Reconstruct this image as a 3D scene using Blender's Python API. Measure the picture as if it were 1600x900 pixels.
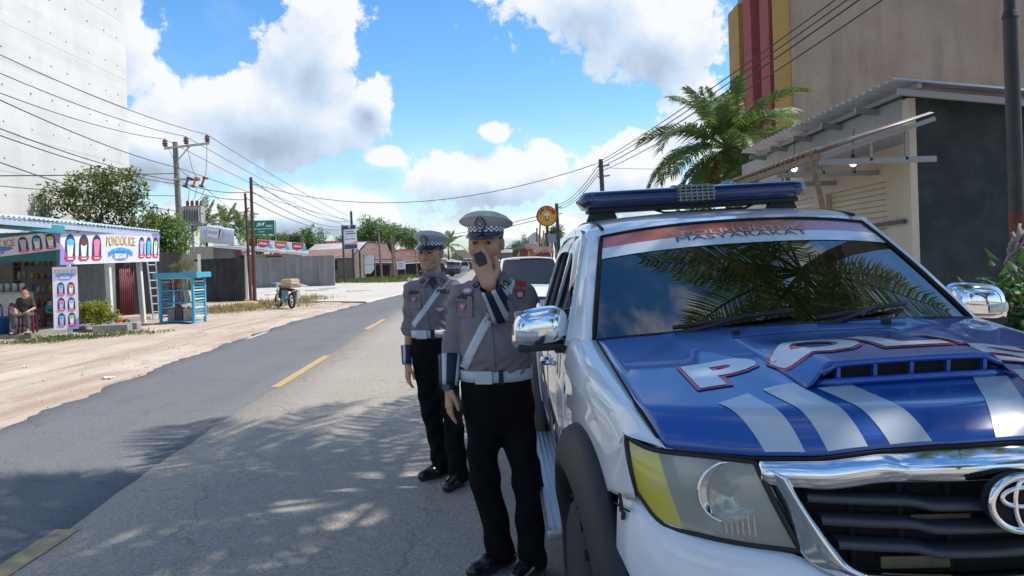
import bpy, bmesh, math, random
import numpy as np
from mathutils import Vector, Matrix, Euler

for _o in list(bpy.data.objects):
 bpy.data.objects.remove(_o, do_unlink=True)
SC = bpy.context.scene
COL = SC.collection
R = math.radians
random.seed(7)

# ------------------------------------------------------------------ camera
CAM_H, FPX, ROLL, CY = 1.53, 1200.0, R(1.8), 410.0
cam_d = bpy.data.cameras.new('camera')
cam = bpy.data.objects.new('camera', cam_d)
COL.objects.link(cam)
cam_d.sensor_width = 36.0
cam_d.lens = 36.0 * FPX / 1600.0
cam_d.shift_y = -(450.0 - CY) / 1600.0
cam_d.clip_start = 0.05
cam_d.clip_end = 6000.0
cam.location = (0, 0, CAM_H)
cam.rotation_euler = (Matrix.Rotation(R(90), 3, 'X') @ Matrix.Rotation(-ROLL, 3, 'Z')).to_euler()
SC.camera = cam

# ------------------------------------------------------------------ sun + sky
SUN_EL = R(56)
SUN_AZ = R(80)                         # clockwise from the view direction (+Y)
SUN = Vector((math.sin(SUN_AZ) * math.cos(SUN_EL), math.cos(SUN_AZ) * math.cos(SUN_EL), math.sin(SUN_EL)))
sun_d = bpy.data.lights.new('sun', 'SUN')
sun_d.energy = 3.6
sun_d.angle = R(0.6)
sun_d.color = (1.0, 0.95, 0.87)
sun = bpy.data.objects.new('sun', sun_d)
COL.objects.link(sun)
sun.rotation_euler = (-SUN).to_track_quat('-Z', 'Y').to_euler()

SC.view_settings.view_transform = 'Standard'
SC.view_settings.look = 'None'
SC.view_settings.gamma = 1.0
SC.view_settings.exposure = 0.52
SC.view_settings.use_curve_mapping = False
SC.render.engine = 'CYCLES'

world = bpy.data.worlds.new('World')
SC.world = world
world.use_nodes = True


def build_world():
 nt = world.node_tree
 nt.nodes.clear()
 L = nt.links.new

 def N(t, **kw):
  n = nt.nodes.new(t)
  for k, v in kw.items():
   setattr(n, k, v)
  return n

 def M(op, a, b=None, c=None, clamp=False):
  n = N('ShaderNodeMath', operation=op, use_clamp=clamp)
  for i, v in enumerate((a, b, c)):
   if v is None:
    continue
   if isinstance(v, (int, float)):
    n.inputs[i].default_value = v
   else:
    L(v, n.inputs[i])
  return n.outputs[0]
 sky = N('ShaderNodeTexSky', sky_type='NISHITA')
 sky.sun_disc = False
 sky.sun_elevation = SUN_EL
 sky.sun_rotation = SUN_AZ
 sky.altitude = 20
 sky.air_density = 1.0
 sky.dust_density = 0.2
 sky.ozone_density = 2.2
 hs = N('ShaderNodeHueSaturation')
 hs.inputs['Saturation'].default_value = 1.3
 hs.inputs['Value'].default_value = 0.98
 L(sky.outputs[0], hs.inputs['Color'])
 bg_sky = N('ShaderNodeBackground')
 L(hs.outputs[0], bg_sky.inputs[0])
 bg_sky.inputs[1].default_value = 0.15

 tc = N('ShaderNodeTexCoord')
 sep = N('ShaderNodeSeparateXYZ')
 L(tc.outputs['Generated'], sep.inputs[0])
 x, y, z = sep.outputs[0], sep.outputs[1], sep.outputs[2]
 az = M('ARCTAN2', x, y)
 el = M('ARCSINE', z)
 ae = N('ShaderNodeCombineXYZ')
 L(az, ae.inputs[0])
 L(el, ae.inputs[1])
 # turbulence that frays the edge of every cloud
 def noise(vec, scale, detail, rough, lac=2.1):
  n = N('ShaderNodeTexNoise')
  n.inputs['Scale'].default_value = scale
  n.inputs['Detail'].default_value = detail
  n.inputs['Roughness'].default_value = rough
  n.inputs['Lacunarity'].default_value = lac
  L(vec, n.inputs['Vector'])
  return n

 def vadd(a, v):
  n = N('ShaderNodeVectorMath', operation='ADD')
  L(a, n.inputs[0])
  n.inputs[1].default_value = v
  return n.outputs[0]
 # cumulus heaps: (azimuth, elevation, half width, half height) in degrees
 heaps = [(-28.5, 17, 4.6, 8.0), (-13.2, 15.6, 4.4, 5.4), (-17.5, 10.8, 8.5, 3.4), (-24, 8.6, 6, 2.6), (-9.6, 12.5, 2.0, 2.2),
   (5.6, 18.6, 7.4, 4.4), (11.5, 16.4, 5.6, 4.2), 
   (-2, 6.4, 7.5, 2.7), (-15, 4.2, 9, 1.7), (1, 2.6, 8, 1.3), (-1.6, 9.6, 1.7, 1.3), (9.0, 6.2, 5, 3.6),
   (17, 9, 6, 6), (-9.0, 7.9, 1.8, 1.0)]

 def lump(shift):
  v = ae.outputs[0] if not shift else vadd(ae.outputs[0], shift)
  acc = None
  for (a, e, sa, se) in heaps:
   s = N('ShaderNodeVectorMath', operation='MULTIPLY_ADD')
   L(v, s.inputs[0])
   s.inputs[1].default_value = (1 / R(sa), 1 / R(se), 0)
   s.inputs[2].default_value = (-a / sa, -e / se, 0)
   ln = N('ShaderNodeVectorMath', operation='LENGTH')
   L(s.outputs[0], ln.inputs[0])
   acc = ln.outputs['Value'] if acc is None else M('SMOOTH_MIN', acc, ln.outputs['Value'], 0.3)
  return M('MAXIMUM', M('SUBTRACT', 1.0, acc), -0.75)
 gen = tc.outputs['Generated']
 n2 = noise(gen, 3.1, 2.0, 0.5).outputs[0]
 n1 = noise(gen, 13.0, 8.0, 0.62).outputs[0]
 n1s = noise(vadd(gen, (0.012, 0.0, 0.022)), 13.0, 4.0, 0.58).outputs[0]
 base = M('MULTIPLY_ADD', n2, 1.7, -0.85)
 a0, a1 = lump(None), lump((R(0.7), R(1.6), 0.0))
 d0 = M('ADD', M('ADD', a0, base), M('MULTIPLY_ADD', n1, 2.5, -1.25))
 hi = N('ShaderNodeMapRange', interpolation_type='SMOOTHSTEP')
 hi.inputs['From Min'].default_value = 0.02
 hi.inputs['From Max'].default_value = 0.24
 L(d0, hi.inputs['Value'])
 # fair weather clouds high overhead, seen only in reflections
 up = M('MAXIMUM', z, 0.12)
 pl = N('ShaderNodeCombineXYZ')
 L(M('DIVIDE', x, up), pl.inputs[0])
 L(M('DIVIDE', y, up), pl.inputs[1])
 n3 = noise(vadd(pl.outputs[0], (3.7, 1.3, 0.0)), 1.5, 5.0, 0.55).outputs[0]
 ov = N('ShaderNodeMapRange', interpolation_type='SMOOTHSTEP')
 ov.inputs['From Min'].default_value = 0.50
 ov.inputs['From Max'].default_value = 0.64
 L(n3, ov.inputs['Value'])
 hgt = N('ShaderNodeMapRange', interpolation_type='SMOOTHSTEP')
 hgt.inputs['From Min'].default_value = 0.38
 hgt.inputs['From Max'].default_value = 0.5
 L(z, hgt.inputs['Value'])
 side = N('ShaderNodeMapRange', interpolation_type='SMOOTHSTEP')   # behind and beside the camera too
 side.inputs['From Min'].default_value = 0.55
 side.inputs['From Max'].default_value = 0.8
 L(M('ABSOLUTE', az), side.inputs['Value'])
 ovh = M('MULTIPLY', ov.outputs[0], M('MAXIMUM', hgt.outputs[0], side.outputs[0]))
 alpha = M('MAXIMUM', hi.outputs[0], ovh)
 # thin veil of cirrus, milky towards the horizon
 wv = N('ShaderNodeMapRange', interpolation_type='SMOOTHSTEP')
 wv.inputs['From Min'].default_value = 0.50
 wv.inputs['From Max'].default_value = 0.85
 wv.inputs['To Max'].default_value = 0.4
 L(M('ADD', M('MULTIPLY', n2, 0.6), M('MULTIPLY', n1, 0.4)), wv.inputs['Value'])
 hz = N('ShaderNodeMapRange', interpolation_type='SMOOTHSTEP')
 hz.inputs['From Min'].default_value = 0.22
 hz.inputs['From Max'].default_value = -0.04
 hz.inputs['To Max'].default_value = 0.78
 L(z, hz.inputs['Value'])
 alpha = M('MAXIMUM', M('MAXIMUM', alpha, wv.outputs[0]), hz.outputs[0])
 alpha = M('MULTIPLY', alpha, 0.96)
 # self shadowing: sides turned from the sun and the undersides are grey
 sl = M('ADD', M('MULTIPLY', M('SUBTRACT', a1, a0), 1.0), M('MULTIPLY', M('SUBTRACT', n1s, n1), 1.3))
 thick = N('ShaderNodeMapRange', interpolation_type='SMOOTHSTEP')
 thick.inputs['From Min'].default_value = 0.1
 thick.inputs['From Max'].default_value = 1.5
 L(d0, thick.inputs['Value'])
 shade = M('ADD', M('MULTIPLY_ADD', sl, 0.95, 0.28), M('MULTIPLY', thick.outputs[0], 0.44), clamp=True)
 clear = M('SUBTRACT', 1.0, hi.outputs[0])
 shade = M('ADD', shade, M('MULTIPLY', M('MULTIPLY', hz.outputs[0], clear), 0.75), clamp=True)   # hazy air between the clouds is bluer
 ramp = N('ShaderNodeValToRGB')
 ramp.color_ramp.elements[0].position = 0.14
 ramp.color_ramp.elements[0].color = (0.96, 0.97, 1.0, 1)
 ramp.color_ramp.elements[1].position = 1.0
 ramp.color_ramp.elements[1].color = (0.42, 0.50, 0.61, 1)
 e = ramp.color_ramp.elements.new(0.6)
 e.color = (0.60, 0.73, 0.90, 1)
 L(shade, ramp.inputs[0])
 bg_c = N('ShaderNodeBackground')
 L(ramp.outputs[0], bg_c.inputs[0])
 bg_c.inputs[1].default_value = 0.71
 mix = N('ShaderNodeMixShader')
 L(alpha, mix.inputs[0])
 L(bg_sky.outputs[0], mix.inputs[1])
 L(bg_c.outputs[0], mix.inputs[2])
 out = N('ShaderNodeOutputWorld')
 L(mix.outputs[0], out.inputs[0])


build_world()
world.cycles.sampling_method = 'MANUAL'
world.cycles.sample_map_resolution = 512


# ------------------------------------------------------------------ pixel helpers (photo pixels -> rays)
def ray(px, py):
 dx, dy = px - 800.0, py - CY
 c, s = math.cos(ROLL), math.sin(ROLL)
 return Vector(((dx * c - dy * s) / FPX, 1.0, -(dx * s + dy * c) / FPX))


def gnd(px, py, z=0.0):
 v = ray(px, py)
 return Vector((0, 0, CAM_H)) + v * ((z - CAM_H) / v.z)


def at(px, py, Y):
 return Vector((0, 0, CAM_H)) + ray(px, py) * Y


# ------------------------------------------------------------------ scene helpers
def tag(o, label=None, cat=None, group=None, kind=None):
 for k, v in (('label', label), ('category', cat), ('group', group), ('kind', kind)):
  if v:
   o[k] = v
 return o


def thing(name, label, cat, loc=(0, 0, 0), rotz=0.0, group=None):
 o = bpy.data.objects.new(name, None)
 o.empty_display_size = 0.1
 COL.objects.link(o)
 o.location = loc
 o.rotation_euler = (0, 0, rotz)
 return tag(o, label, cat, group)


def link(name, me, mat=None, parent=None):
 if mat is not None and not me.materials:
  me.materials.append(mat)
 o = bpy.data.objects.new(name, me)
 COL.objects.link(o)
 if parent is not None:
  o.parent = parent
 return o


def copy_tree(o, parent=None, skip=()):
 c = o.copy()
 COL.objects.link(c)
 c.parent = parent
 for ch in list(o.children):
  copy_tree(ch, c)
 return c


def mesh_np(name, V, F, smooth=False):
 """V (n,3) array, F list of faces or (m,k) array"""
 me = bpy.data.meshes.new(name)
 V = np.asarray(V, dtype=np.float32)
 if isinstance(F, np.ndarray):
  k = F.shape[1]
  me.vertices.add(len(V))
  me.vertices.foreach_set('co', V.ravel())
  me.loops.add(F.size)
  me.loops.foreach_set('vertex_index', F.ravel().astype(np.int32))
  me.polygons.add(len(F))
  me.polygons.foreach_set('loop_start', np.arange(0, F.size, k, dtype=np.int32))
  me.polygons.foreach_set('loop_total', np.full(len(F), k, dtype=np.int32))
  me.update(calc_edges=True)
 else:
  me.from_pydata([tuple(v) for v in V.tolist()], [], F)
 if smooth:
  me.polygons.foreach_set('use_smooth', np.ones(len(me.polygons), dtype=bool))
 me.update()
 return me


class MB:
 """collects simple solids into one mesh"""

 def __init__(s):
  s.v, s.f, s.m, s.mi = [], [], [], 0

 def add(s, vs, fs, T=None):
  b = len(s.v)
  if T is not None:
   vs = [T @ Vector(v) for v in vs]
  s.v += [tuple(v) for v in vs]
  for f in fs:
   s.f.append(tuple(i + b for i in f))
   s.m.append(s.mi)
  return s

 def box(s, c, size, rot=None, bev=0.0):
  x, y, z = size[0] / 2, size[1] / 2, size[2] / 2
  T = Matrix.Translation(Vector(c))
  if rot is not None:
   T = T @ (Euler(rot).to_matrix().to_4x4() if not isinstance(rot, Matrix) else rot.to_4x4())
  if bev <= 0:
   vs = [(-x, -y, -z), (x, -y, -z), (x, y, -z), (-x, y, -z), (-x, -y, z), (x, -y, z), (x, y, z), (-x, y, z)]
   fs = [(0, 3, 2, 1), (4, 5, 6, 7), (0, 1, 5, 4), (1, 2, 6, 5), (2, 3, 7, 6), (3, 0, 4, 7)]
   return s.add(vs, fs, T)
  b = min(bev, x * .9, y * .9, z * .9)
  bm = bmesh.new()
  bmesh.ops.create_cube(bm, size=1.0)
  bmesh.ops.scale(bm, vec=(2 * x, 2 * y, 2 * z), verts=bm.verts)
  bmesh.ops.bevel(bm, geom=list(bm.edges), offset=b, segments=2, profile=0.7, affect='EDGES')
  bm.verts.index_update()
  vs = [v.co.copy() for v in bm.verts]
  fs = [tuple(v.index for v in f.verts) for f in bm.faces]
  bm.free()
  return s.add(vs, fs, T)

 def bar(s, a, b, w, h=None, up=(0, 0, 1)):
  """box beam between two points"""
  a, b = Vector(a), Vector(b)
  h = w if h is None else h
  d = (b - a)
  L = d.length
  d.normalize()
  u = Vector(up)
  if abs(d.dot(u)) > .99:
   u = Vector((0, 1, 0))
  sx = d.cross(u).normalized()
  sz = sx.cross(d).normalized()
  M = Matrix((sx, d, sz)).transposed()
  return s.box((a + b) / 2, (w, L, h), M)

 def cyl(s, a, b, r0, r1=None, n=12, cap=True):
  a, b = Vector(a), Vector(b)
  r1 = r0 if r1 is None else r1
  d = (b - a).normalized()
  u = Vector((0, 0, 1)) if abs(d.z) < .95 else Vector((1, 0, 0))
  e1 = d.cross(u).normalized()
  e2 = d.cross(e1).normalized()
  vs, fs = [], []
  for p, r in ((a, r0), (b, r1)):
   for i in range(n):
    t = 2 * math.pi * i / n
    vs.append(p + (e1 * math.cos(t) + e2 * math.sin(t)) * r)
  for i in range(n):
   j = (i + 1) % n
   fs.append((i, j, n + j, n + i))
  if cap:
   fs.append(tuple(range(n))[::-1])
   fs.append(tuple(range(n, 2 * n)))
  return s.add(vs, fs)

 def tube(s, pts, r, n=8, cap=True, closed=False):
  pts = [Vector(p) for p in pts]
  rs = r if isinstance(r, (list, tuple)) else [r] * len(pts)
  vs, fs = [], []
  prev = None
  m = len(pts)
  for k, p in enumerate(pts):
   if closed:
    d = pts[(k + 1) % m] - pts[k - 1]
   else:
    d = pts[min(k + 1, m - 1)] - pts[max(k - 1, 0)]
   d.normalize()
   if prev is None:
    u = Vector((0, 0, 1)) if abs(d.z) < .9 else Vector((1, 0, 0))
    e1 = d.cross(u).normalized()
   else:
    e1 = (prev - d * prev.dot(d)).normalized()
   prev = e1
   e2 = d.cross(e1)
   for i in range(n):
    t = 2 * math.pi * i / n
    vs.append(p + (e1 * math.cos(t) + e2 * math.sin(t)) * rs[k])
  for k in range(m if closed else m - 1):
   a, b = k * n, ((k + 1) % m) * n
   for i in range(n):
    j = (i + 1) % n
    fs.append((a + i, a + j, b + j, b + i))
  if cap and not closed:
   fs.append(tuple(range(n))[::-1])
   fs.append(tuple(range((m - 1) * n, m * n)))
  return s.add(vs, fs)

 def lathe(s, prof, c=(0, 0, 0), n=20, T=None):
  """prof: list of (r, z)"""
  vs, fs = [], []
  c = Vector(c)
  for r, z in prof:
   for i in range(n):
    t = 2 * math.pi * i / n
    vs.append(Vector((r * math.cos(t), r * math.sin(t), z)))
  for k in range(len(prof) - 1):
   for i in range(n):
    j = (i + 1) % n
    fs.append((k * n + i, k * n + j, (k + 1) * n + j, (k + 1) * n + i))
  if prof[0][0] > 1e-5:
   fs.append(tuple(range(n))[::-1])
  if prof[-1][0] > 1e-5:
   fs.append(tuple(range((len(prof) - 1) * n, len(prof) * n)))
  if T is None:
   T = Matrix.Translation(c)
  else:
   T = Matrix.Translation(c) @ T.to_4x4()
  return s.add(vs, fs, T)

 def ball(s, c, r, n=14, m=9):
  rx, ry, rz = r if isinstance(r, (tuple, list)) else (r, r, r)
  prof = []
  c = Vector(c)
  vs, fs = [], []
  for k in range(m + 1):
   a = math.pi * k / m
   for i in range(n):
    t = 2 * math.pi * i / n
    vs.append((c.x + rx * math.sin(a) * math.cos(t), c.y + ry * math.sin(a) * math.sin(t), c.z - rz * math.cos(a)))
  for k in range(m):
   for i in range(n):
    j = (i + 1) % n
    fs.append((k * n + i, k * n + j, (k + 1) * n + j, (k + 1) * n + i))
  return s.add(vs, fs)

 def prism(s, outline, depth, T=None):
  """outline in xz plane (x,z), extruded along +y by depth"""
  n = len(outline)
  vs = [(x, 0, z) for x, z in outline] + [(x, depth, z) for x, z in outline]
  fs = [tuple(range(n)), tuple(range(n, 2 * n))[::-1]]
  for i in range(n):
   j = (i + 1) % n
   fs.append((i, n + i, n + j, j))
  return s.add(vs, fs, T)

 def grid(s, P, closed=False):
  """P[i][j] points"""
  nu, nv = len(P), len(P[0])
  vs = [p for row in P for p in row]
  fs = []
  for i in range(nu - 1):
   for j in range(nv - 1 + (1 if closed else 0)):
    j2 = (j + 1) % nv
    fs.append((i * nv + j, i * nv + j2, (i + 1) * nv + j2, (i + 1) * nv + j))
  return s.add(vs, fs)

 def build(s, name, mat, parent=None, smooth=False, auto=None):
  me = bpy.data.meshes.new(name)
  me.from_pydata(s.v, [], s.f)
  mats = mat if isinstance(mat, (list, tuple)) else [mat]
  for m in mats:
   me.materials.append(m)
  if len(mats) > 1:
   me.polygons.foreach_set('material_index', np.array(s.m, dtype=np.int32))
  bm = bmesh.new()
  bm.from_mesh(me)
  bmesh.ops.recalc_face_normals(bm, faces=bm.faces)
  bm.to_mesh(me)
  bm.free()
  if smooth:
   me.polygons.foreach_set('use_smooth', np.ones(len(me.polygons), dtype=bool))
   if auto:
    try:
     me.set_sharp_from_angle(angle=R(auto))
    except Exception:
     pass
  me.update()
  return link(name, me, None, parent)


def shared(name, ob, parent, loc=None, rot=None, scale=None):
 """another object with the same mesh"""
 o = bpy.data.objects.new(name, ob.data)
 COL.objects.link(o)
 o.parent = parent
 if loc is not None:
  o.location = loc
 if rot is not None:
  o.rotation_euler = rot
 if scale is not None:
  o.scale = scale
 return o


def text_mesh(body, size=1.0, width=None, bold=0.0, align='CENTER', res=3, shear=0.0, outline=False, spacing=1.0):
 """flat mesh of a line of lettering in the xy plane, centred on the origin"""
 cu = bpy.data.curves.new('lettering', 'FONT')
 cu.body = body
 cu.size = size
 cu.align_x = align
 cu.align_y = 'CENTER'
 cu.offset = bold
 cu.resolution_u = res
 cu.shear = shear
 cu.space_character = spacing
 ob = bpy.data.objects.new('lettering_tmp', cu)
 COL.objects.link(ob)
 dg = bpy.context.evaluated_depsgraph_get()
 me = bpy.data.meshes.new_from_object(ob.evaluated_get(dg))
 bpy.data.objects.remove(ob, do_unlink=True)
 bpy.data.curves.remove(cu)
 n = len(me.vertices)
 co = np.zeros(n * 3, dtype=np.float32)
 me.vertices.foreach_get('co', co)
 co = co.reshape(-1, 3)
 if n:
  lo, hi = co.min(0), co.max(0)
  co -= (lo + hi) / 2
  if width:
   co[:, 0] *= width / max(1e-6, (hi[0] - lo[0]))
  co[:, 1] *= size / max(1e-6, (hi[1] - lo[1]))
  me.vertices.foreach_set('co', co.ravel())
 me.update()
 return me


def frame_matrix(o, ex, ey):
 ex = Vector(ex).normalized()
 ey = Vector(ey)
 ez = ex.cross(ey).normalized()
 ey = ez.cross(ex).normalized()
 M = Matrix((ex, ey, ez)).transposed().to_4x4()
 M.translation = Vector(o)
 return M


def letters(name, body, mat, parent, origin, ex, ey, size, width=None, bold=0.0, lift=0.004, shear=0.0, fn=None, spacing=1.0):
 me = text_mesh(body, size, width, bold, shear=shear, spacing=spacing)
 M = frame_matrix(origin, ex, ey)
 nrm = M.to_3x3() @ Vector((0, 0, 1))
 if fn is not None:
  for v in me.vertices:
   v.co = fn(v.co)
 me.transform(Matrix.Translation(nrm * lift) @ M)
 me.update()
 return link(name, me, mat, parent)


# ------------------------------------------------------------------ materials
MATS = {}


def mat(name, col, rough=0.6, metal=0.0, col2=None, scale=6.0, bump=0.0, bscale=60.0, detail=6.0, spec=0.5, coat=0.0,
  stain=None, stain_amt=0.0, stain_scale=(8, 8, 0.6), emit=None, estr=0.0, contrast=(0.35, 0.65), sss=0.0, rvar=0.0,
  translucent=0.0, ior=None, coords='Object', randv=0.0, coat_rough=0.03, stain2=None):
 if name in MATS:
  return MATS[name]
 m = bpy.data.materials.new(name)
 m.use_nodes = True
 nt = m.node_tree
 b = nt.nodes['Principled BSDF']
 L = nt.links.new
 b.inputs['Roughness'].default_value = rough
 b.inputs['Metallic'].default_value = metal
 b.inputs['Specular IOR Level'].default_value = spec
 b.inputs['Base Color'].default_value = (*col, 1)
 if ior:
  b.inputs['IOR'].default_value = ior
 if coat:
  b.inputs['Coat Weight'].default_value = coat
  b.inputs['Coat Roughness'].default_value = coat_rough
 if sss:
  b.inputs['Subsurface Weight'].default_value = sss
  b.inputs['Subsurface Radius'].default_value = (0.01, 0.004, 0.002)
 tc = nt.nodes.new('ShaderNodeTexCoord')
 vec = tc.outputs[coords]
 colsock = None
 if col2 is not None:
  n = nt.nodes.new('ShaderNodeTexNoise')
  n.inputs['Scale'].default_value = scale
  n.inputs['Detail'].default_value = detail
  n.inputs['Roughness'].default_value = 0.6
  L(vec, n.inputs['Vector'])
  mr = nt.nodes.new('ShaderNodeMapRange')
  mr.inputs['From Min'].default_value = contrast[0]
  mr.inputs['From Max'].default_value = contrast[1]
  L(n.outputs[0], mr.inputs['Value'])
  mx = nt.nodes.new('ShaderNodeMix')
  mx.data_type = 'RGBA'
  L(mr.outputs[0], mx.inputs['Factor'])
  mx.inputs['A'].default_value = (*col, 1)
  mx.inputs['B'].default_value = (*col2, 1)
  colsock = mx.outputs['Result']
  if rvar:
   rr = nt.nodes.new('ShaderNodeMapRange')
   rr.inputs['To Min'].default_value = max(0.02, rough - rvar)
   rr.inputs['To Max'].default_value = min(1, rough + rvar)
   L(n.outputs[0], rr.inputs['Value'])
   L(rr.outputs[0], b.inputs['Roughness'])
 for stain, stain_amt, stain_scale in ([(stain, stain_amt, stain_scale)] if stain is not None else []) + ([stain2] if stain2 else []):
  mp = nt.nodes.new('ShaderNodeMapping')
  mp.inputs['Scale'].default_value = stain_scale
  L(vec, mp.inputs['Vector'])
  n = nt.nodes.new('ShaderNodeTexNoise')
  n.inputs['Scale'].default_value = 1.0
  n.inputs['Detail'].default_value = 7.0
  n.inputs['Roughness'].default_value = 0.65
  L(mp.outputs[0], n.inputs['Vector'])
  mr = nt.nodes.new('ShaderNodeMapRange')
  mr.inputs['From Min'].default_value = 0.45
  mr.inputs['From Max'].default_value = 0.75
  mr.inputs['To Max'].default_value = stain_amt
  L(n.outputs[0], mr.inputs['Value'])
  mx = nt.nodes.new('ShaderNodeMix')
  mx.data_type = 'RGBA'
  L(mr.outputs[0], mx.inputs['Factor'])
  if colsock:
   L(colsock, mx.inputs['A'])
  else:
   mx.inputs['A'].default_value = (*col, 1)
  mx.inputs['B'].default_value = (*stain, 1)
  colsock = mx.outputs['Result']
 if randv:
  oi = nt.nodes.new('ShaderNodeObjectInfo')
  mr = nt.nodes.new('ShaderNodeMapRange')
  mr.inputs['To Min'].default_value = 1 - randv
  mr.inputs['To Max'].default_value = 1 + randv
  L(oi.outputs['Random'], mr.inputs['Value'])
  hs = nt.nodes.new('ShaderNodeHueSaturation')
  if colsock:
   L(colsock, hs.inputs['Color'])
  else:
   hs.inputs['Color'].default_value = (*col, 1)
  L(mr.outputs[0], hs.inputs['Value'])
  colsock = hs.outputs[0]
 if colsock:
  L(colsock, b.inputs['Base Color'])
 if bump:
  n = nt.nodes.new('ShaderNodeTexNoise')
  n.inputs['Scale'].default_value = bscale
  n.inputs['Detail'].default_value = 4.0
  L(vec, n.inputs['Vector'])
  bp = nt.nodes.new('ShaderNodeBump')
  bp.inputs['Strength'].default_value = bump
  bp.inputs['Distance'].default_value = 0.02
  L(n.outputs[0], bp.inputs['Height'])
  L(bp.outputs[0], b.inputs['Normal'])
 if emit is not None:
  b.inputs['Emission Color'].default_value = (*emit, 1)
  b.inputs['Emission Strength'].default_value = estr
 if translucent:
  tr = nt.nodes.new('ShaderNodeBsdfTranslucent')
  if colsock:
   L(colsock, tr.inputs['Color'])
  else:
   tr.inputs['Color'].default_value = (*col, 1)
  ms = nt.nodes.new('ShaderNodeMixShader')
  ms.inputs[0].default_value = translucent
  L(b.outputs[0], ms.inputs[1])
  L(tr.outputs[0], ms.inputs[2])
  L(ms.outputs[0], nt.nodes['Material Output'].inputs['Surface'])
 MATS[name] = m
 return m


def glass_mat(name, tint, refl_ior=1.8, rough=0.0):
 if name in MATS:
  return MATS[name]
 m = bpy.data.materials.new(name)
 m.use_nodes = True
 nt = m.node_tree
 nt.nodes.remove(nt.nodes['Principled BSDF'])
 L = nt.links.new
 fr = nt.nodes.new('ShaderNodeFresnel')
 fr.inputs['IOR'].default_value = refl_ior
 tr = nt.nodes.new('ShaderNodeBsdfTransparent')
 tr.inputs['Color'].default_value = (*tint, 1)
 gl = nt.nodes.new('ShaderNodeBsdfGlossy')
 gl.inputs['Roughness'].default_value = rough
 mx = nt.nodes.new('ShaderNodeMixShader')
 L(fr.outputs[0], mx.inputs[0])
 L(tr.outputs[0], mx.inputs[1])
 L(gl.outputs[0], mx.inputs[2])
 L(mx.outputs[0], nt.nodes['Material Output'].inputs['Surface'])
 MATS[name] = m
 return m


def leaf_mat(name, c1, c2, c3=None, rough=0.45, trans=0.3, scale=1.3):
 """leaves: clumps of two greens, single leaves varied by a per-face attribute"""
 if name in MATS:
  return MATS[name]
 m = bpy.data.materials.new(name)
 m.use_nodes = True
 nt = m.node_tree
 L = nt.links.new
 b = nt.nodes['Principled BSDF']
 b.inputs['Roughness'].default_value = rough
 b.inputs['Specular IOR Level'].default_value = 0.4
 tc = nt.nodes.new('ShaderNodeTexCoord')
 n = nt.nodes.new('ShaderNodeTexNoise')
 n.inputs['Scale'].default_value = scale
 n.inputs['Detail'].default_value = 3.0
 L(tc.outputs['Object'], n.inputs['Vector'])
 at_ = nt.nodes.new('ShaderNodeAttribute')
 at_.attribute_name = 'leafvar'
 ad = nt.nodes.new('ShaderNodeMath')
 ad.operation = 'MULTIPLY_ADD'
 L(at_.outputs['Fac'], ad.inputs[0])
 ad.inputs[1].default_value = 0.7
 L(n.outputs[0], ad.inputs[2])
 rp = nt.nodes.new('ShaderNodeValToRGB')
 rp.color_ramp.elements[0].position = 0.35
 rp.color_ramp.elements[0].color = (*c1, 1)
 rp.color_ramp.elements[1].position = 1.0
 rp.color_ramp.elements[1].color = (*c2, 1)
 if c3:
  e = rp.color_ramp.elements.new(1.0)
  e.color = (*c3, 1)
  rp.color_ramp.elements[1].position = 0.86
 L(ad.outputs[0], rp.inputs[0])
 L(rp.outputs[0], b.inputs['Base Color'])
 tr = nt.nodes.new('ShaderNodeBsdfTranslucent')
 hs = nt.nodes.new('ShaderNodeHueSaturation')
 hs.inputs['Value'].default_value = 1.5
 L(rp.outputs[0], hs.inputs['Color'])
 L(hs.outputs[0], tr.inputs['Color'])
 ms = nt.nodes.new('ShaderNodeMixShader')
 ms.inputs[0].default_value = trans
 L(b.outputs[0], ms.inputs[1])
 L(tr.outputs[0], ms.inputs[2])
 L(ms.outputs[0], nt.nodes['Material Output'].inputs['Surface'])
 MATS[name] = m
 return m


# plain shared materials
M_BLACK = mat('black_rubber', (0.018, 0.018, 0.02), 0.6)
M_STEEL = mat('galvanised_steel', (0.42, 0.44, 0.46), 0.45, 0.7, (0.30, 0.31, 0.33), 9)
M_DARKSTEEL = mat('dark_steel', (0.06, 0.06, 0.065), 0.5, 0.4)
M_WIRE = mat('wire_black', (0.02, 0.02, 0.022), 0.6)
M_WHITE = mat('white_paint', (0.72, 0.72, 0.70), 0.5, 0, (0.60, 0.60, 0.57), 5)
M_WOOD = mat('weathered_wood', (0.24, 0.18, 0.13), 0.8, 0, (0.15, 0.11, 0.08), 12)

# ================================================================== ground, road
rng = np.random.default_rng(11)
_ph = rng.uniform(0, 6.28, (24, 3))
_fr = [0.11, 0.19, 0.33, 0.58, 1.0, 1.7, 2.9, 4.9]


def fbm(x, y, o=0):
 """cheap smooth noise, about -1..1"""
 v = 0
 for k, f in enumerate(_fr[o:]):
  p = _ph[(k * 3 + o) % 24]
  a = 0.62 ** k
  v = v + a * np.sin(f * 6.28 * (x * math.cos(p[0]) + y * math.sin(p[0])) + p[1] + 1.7 * np.sin(f * 3.1 * (y * math.cos(p[2]) - x * math.sin(p[2])) + p[0]))
 return v / 2.0


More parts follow.
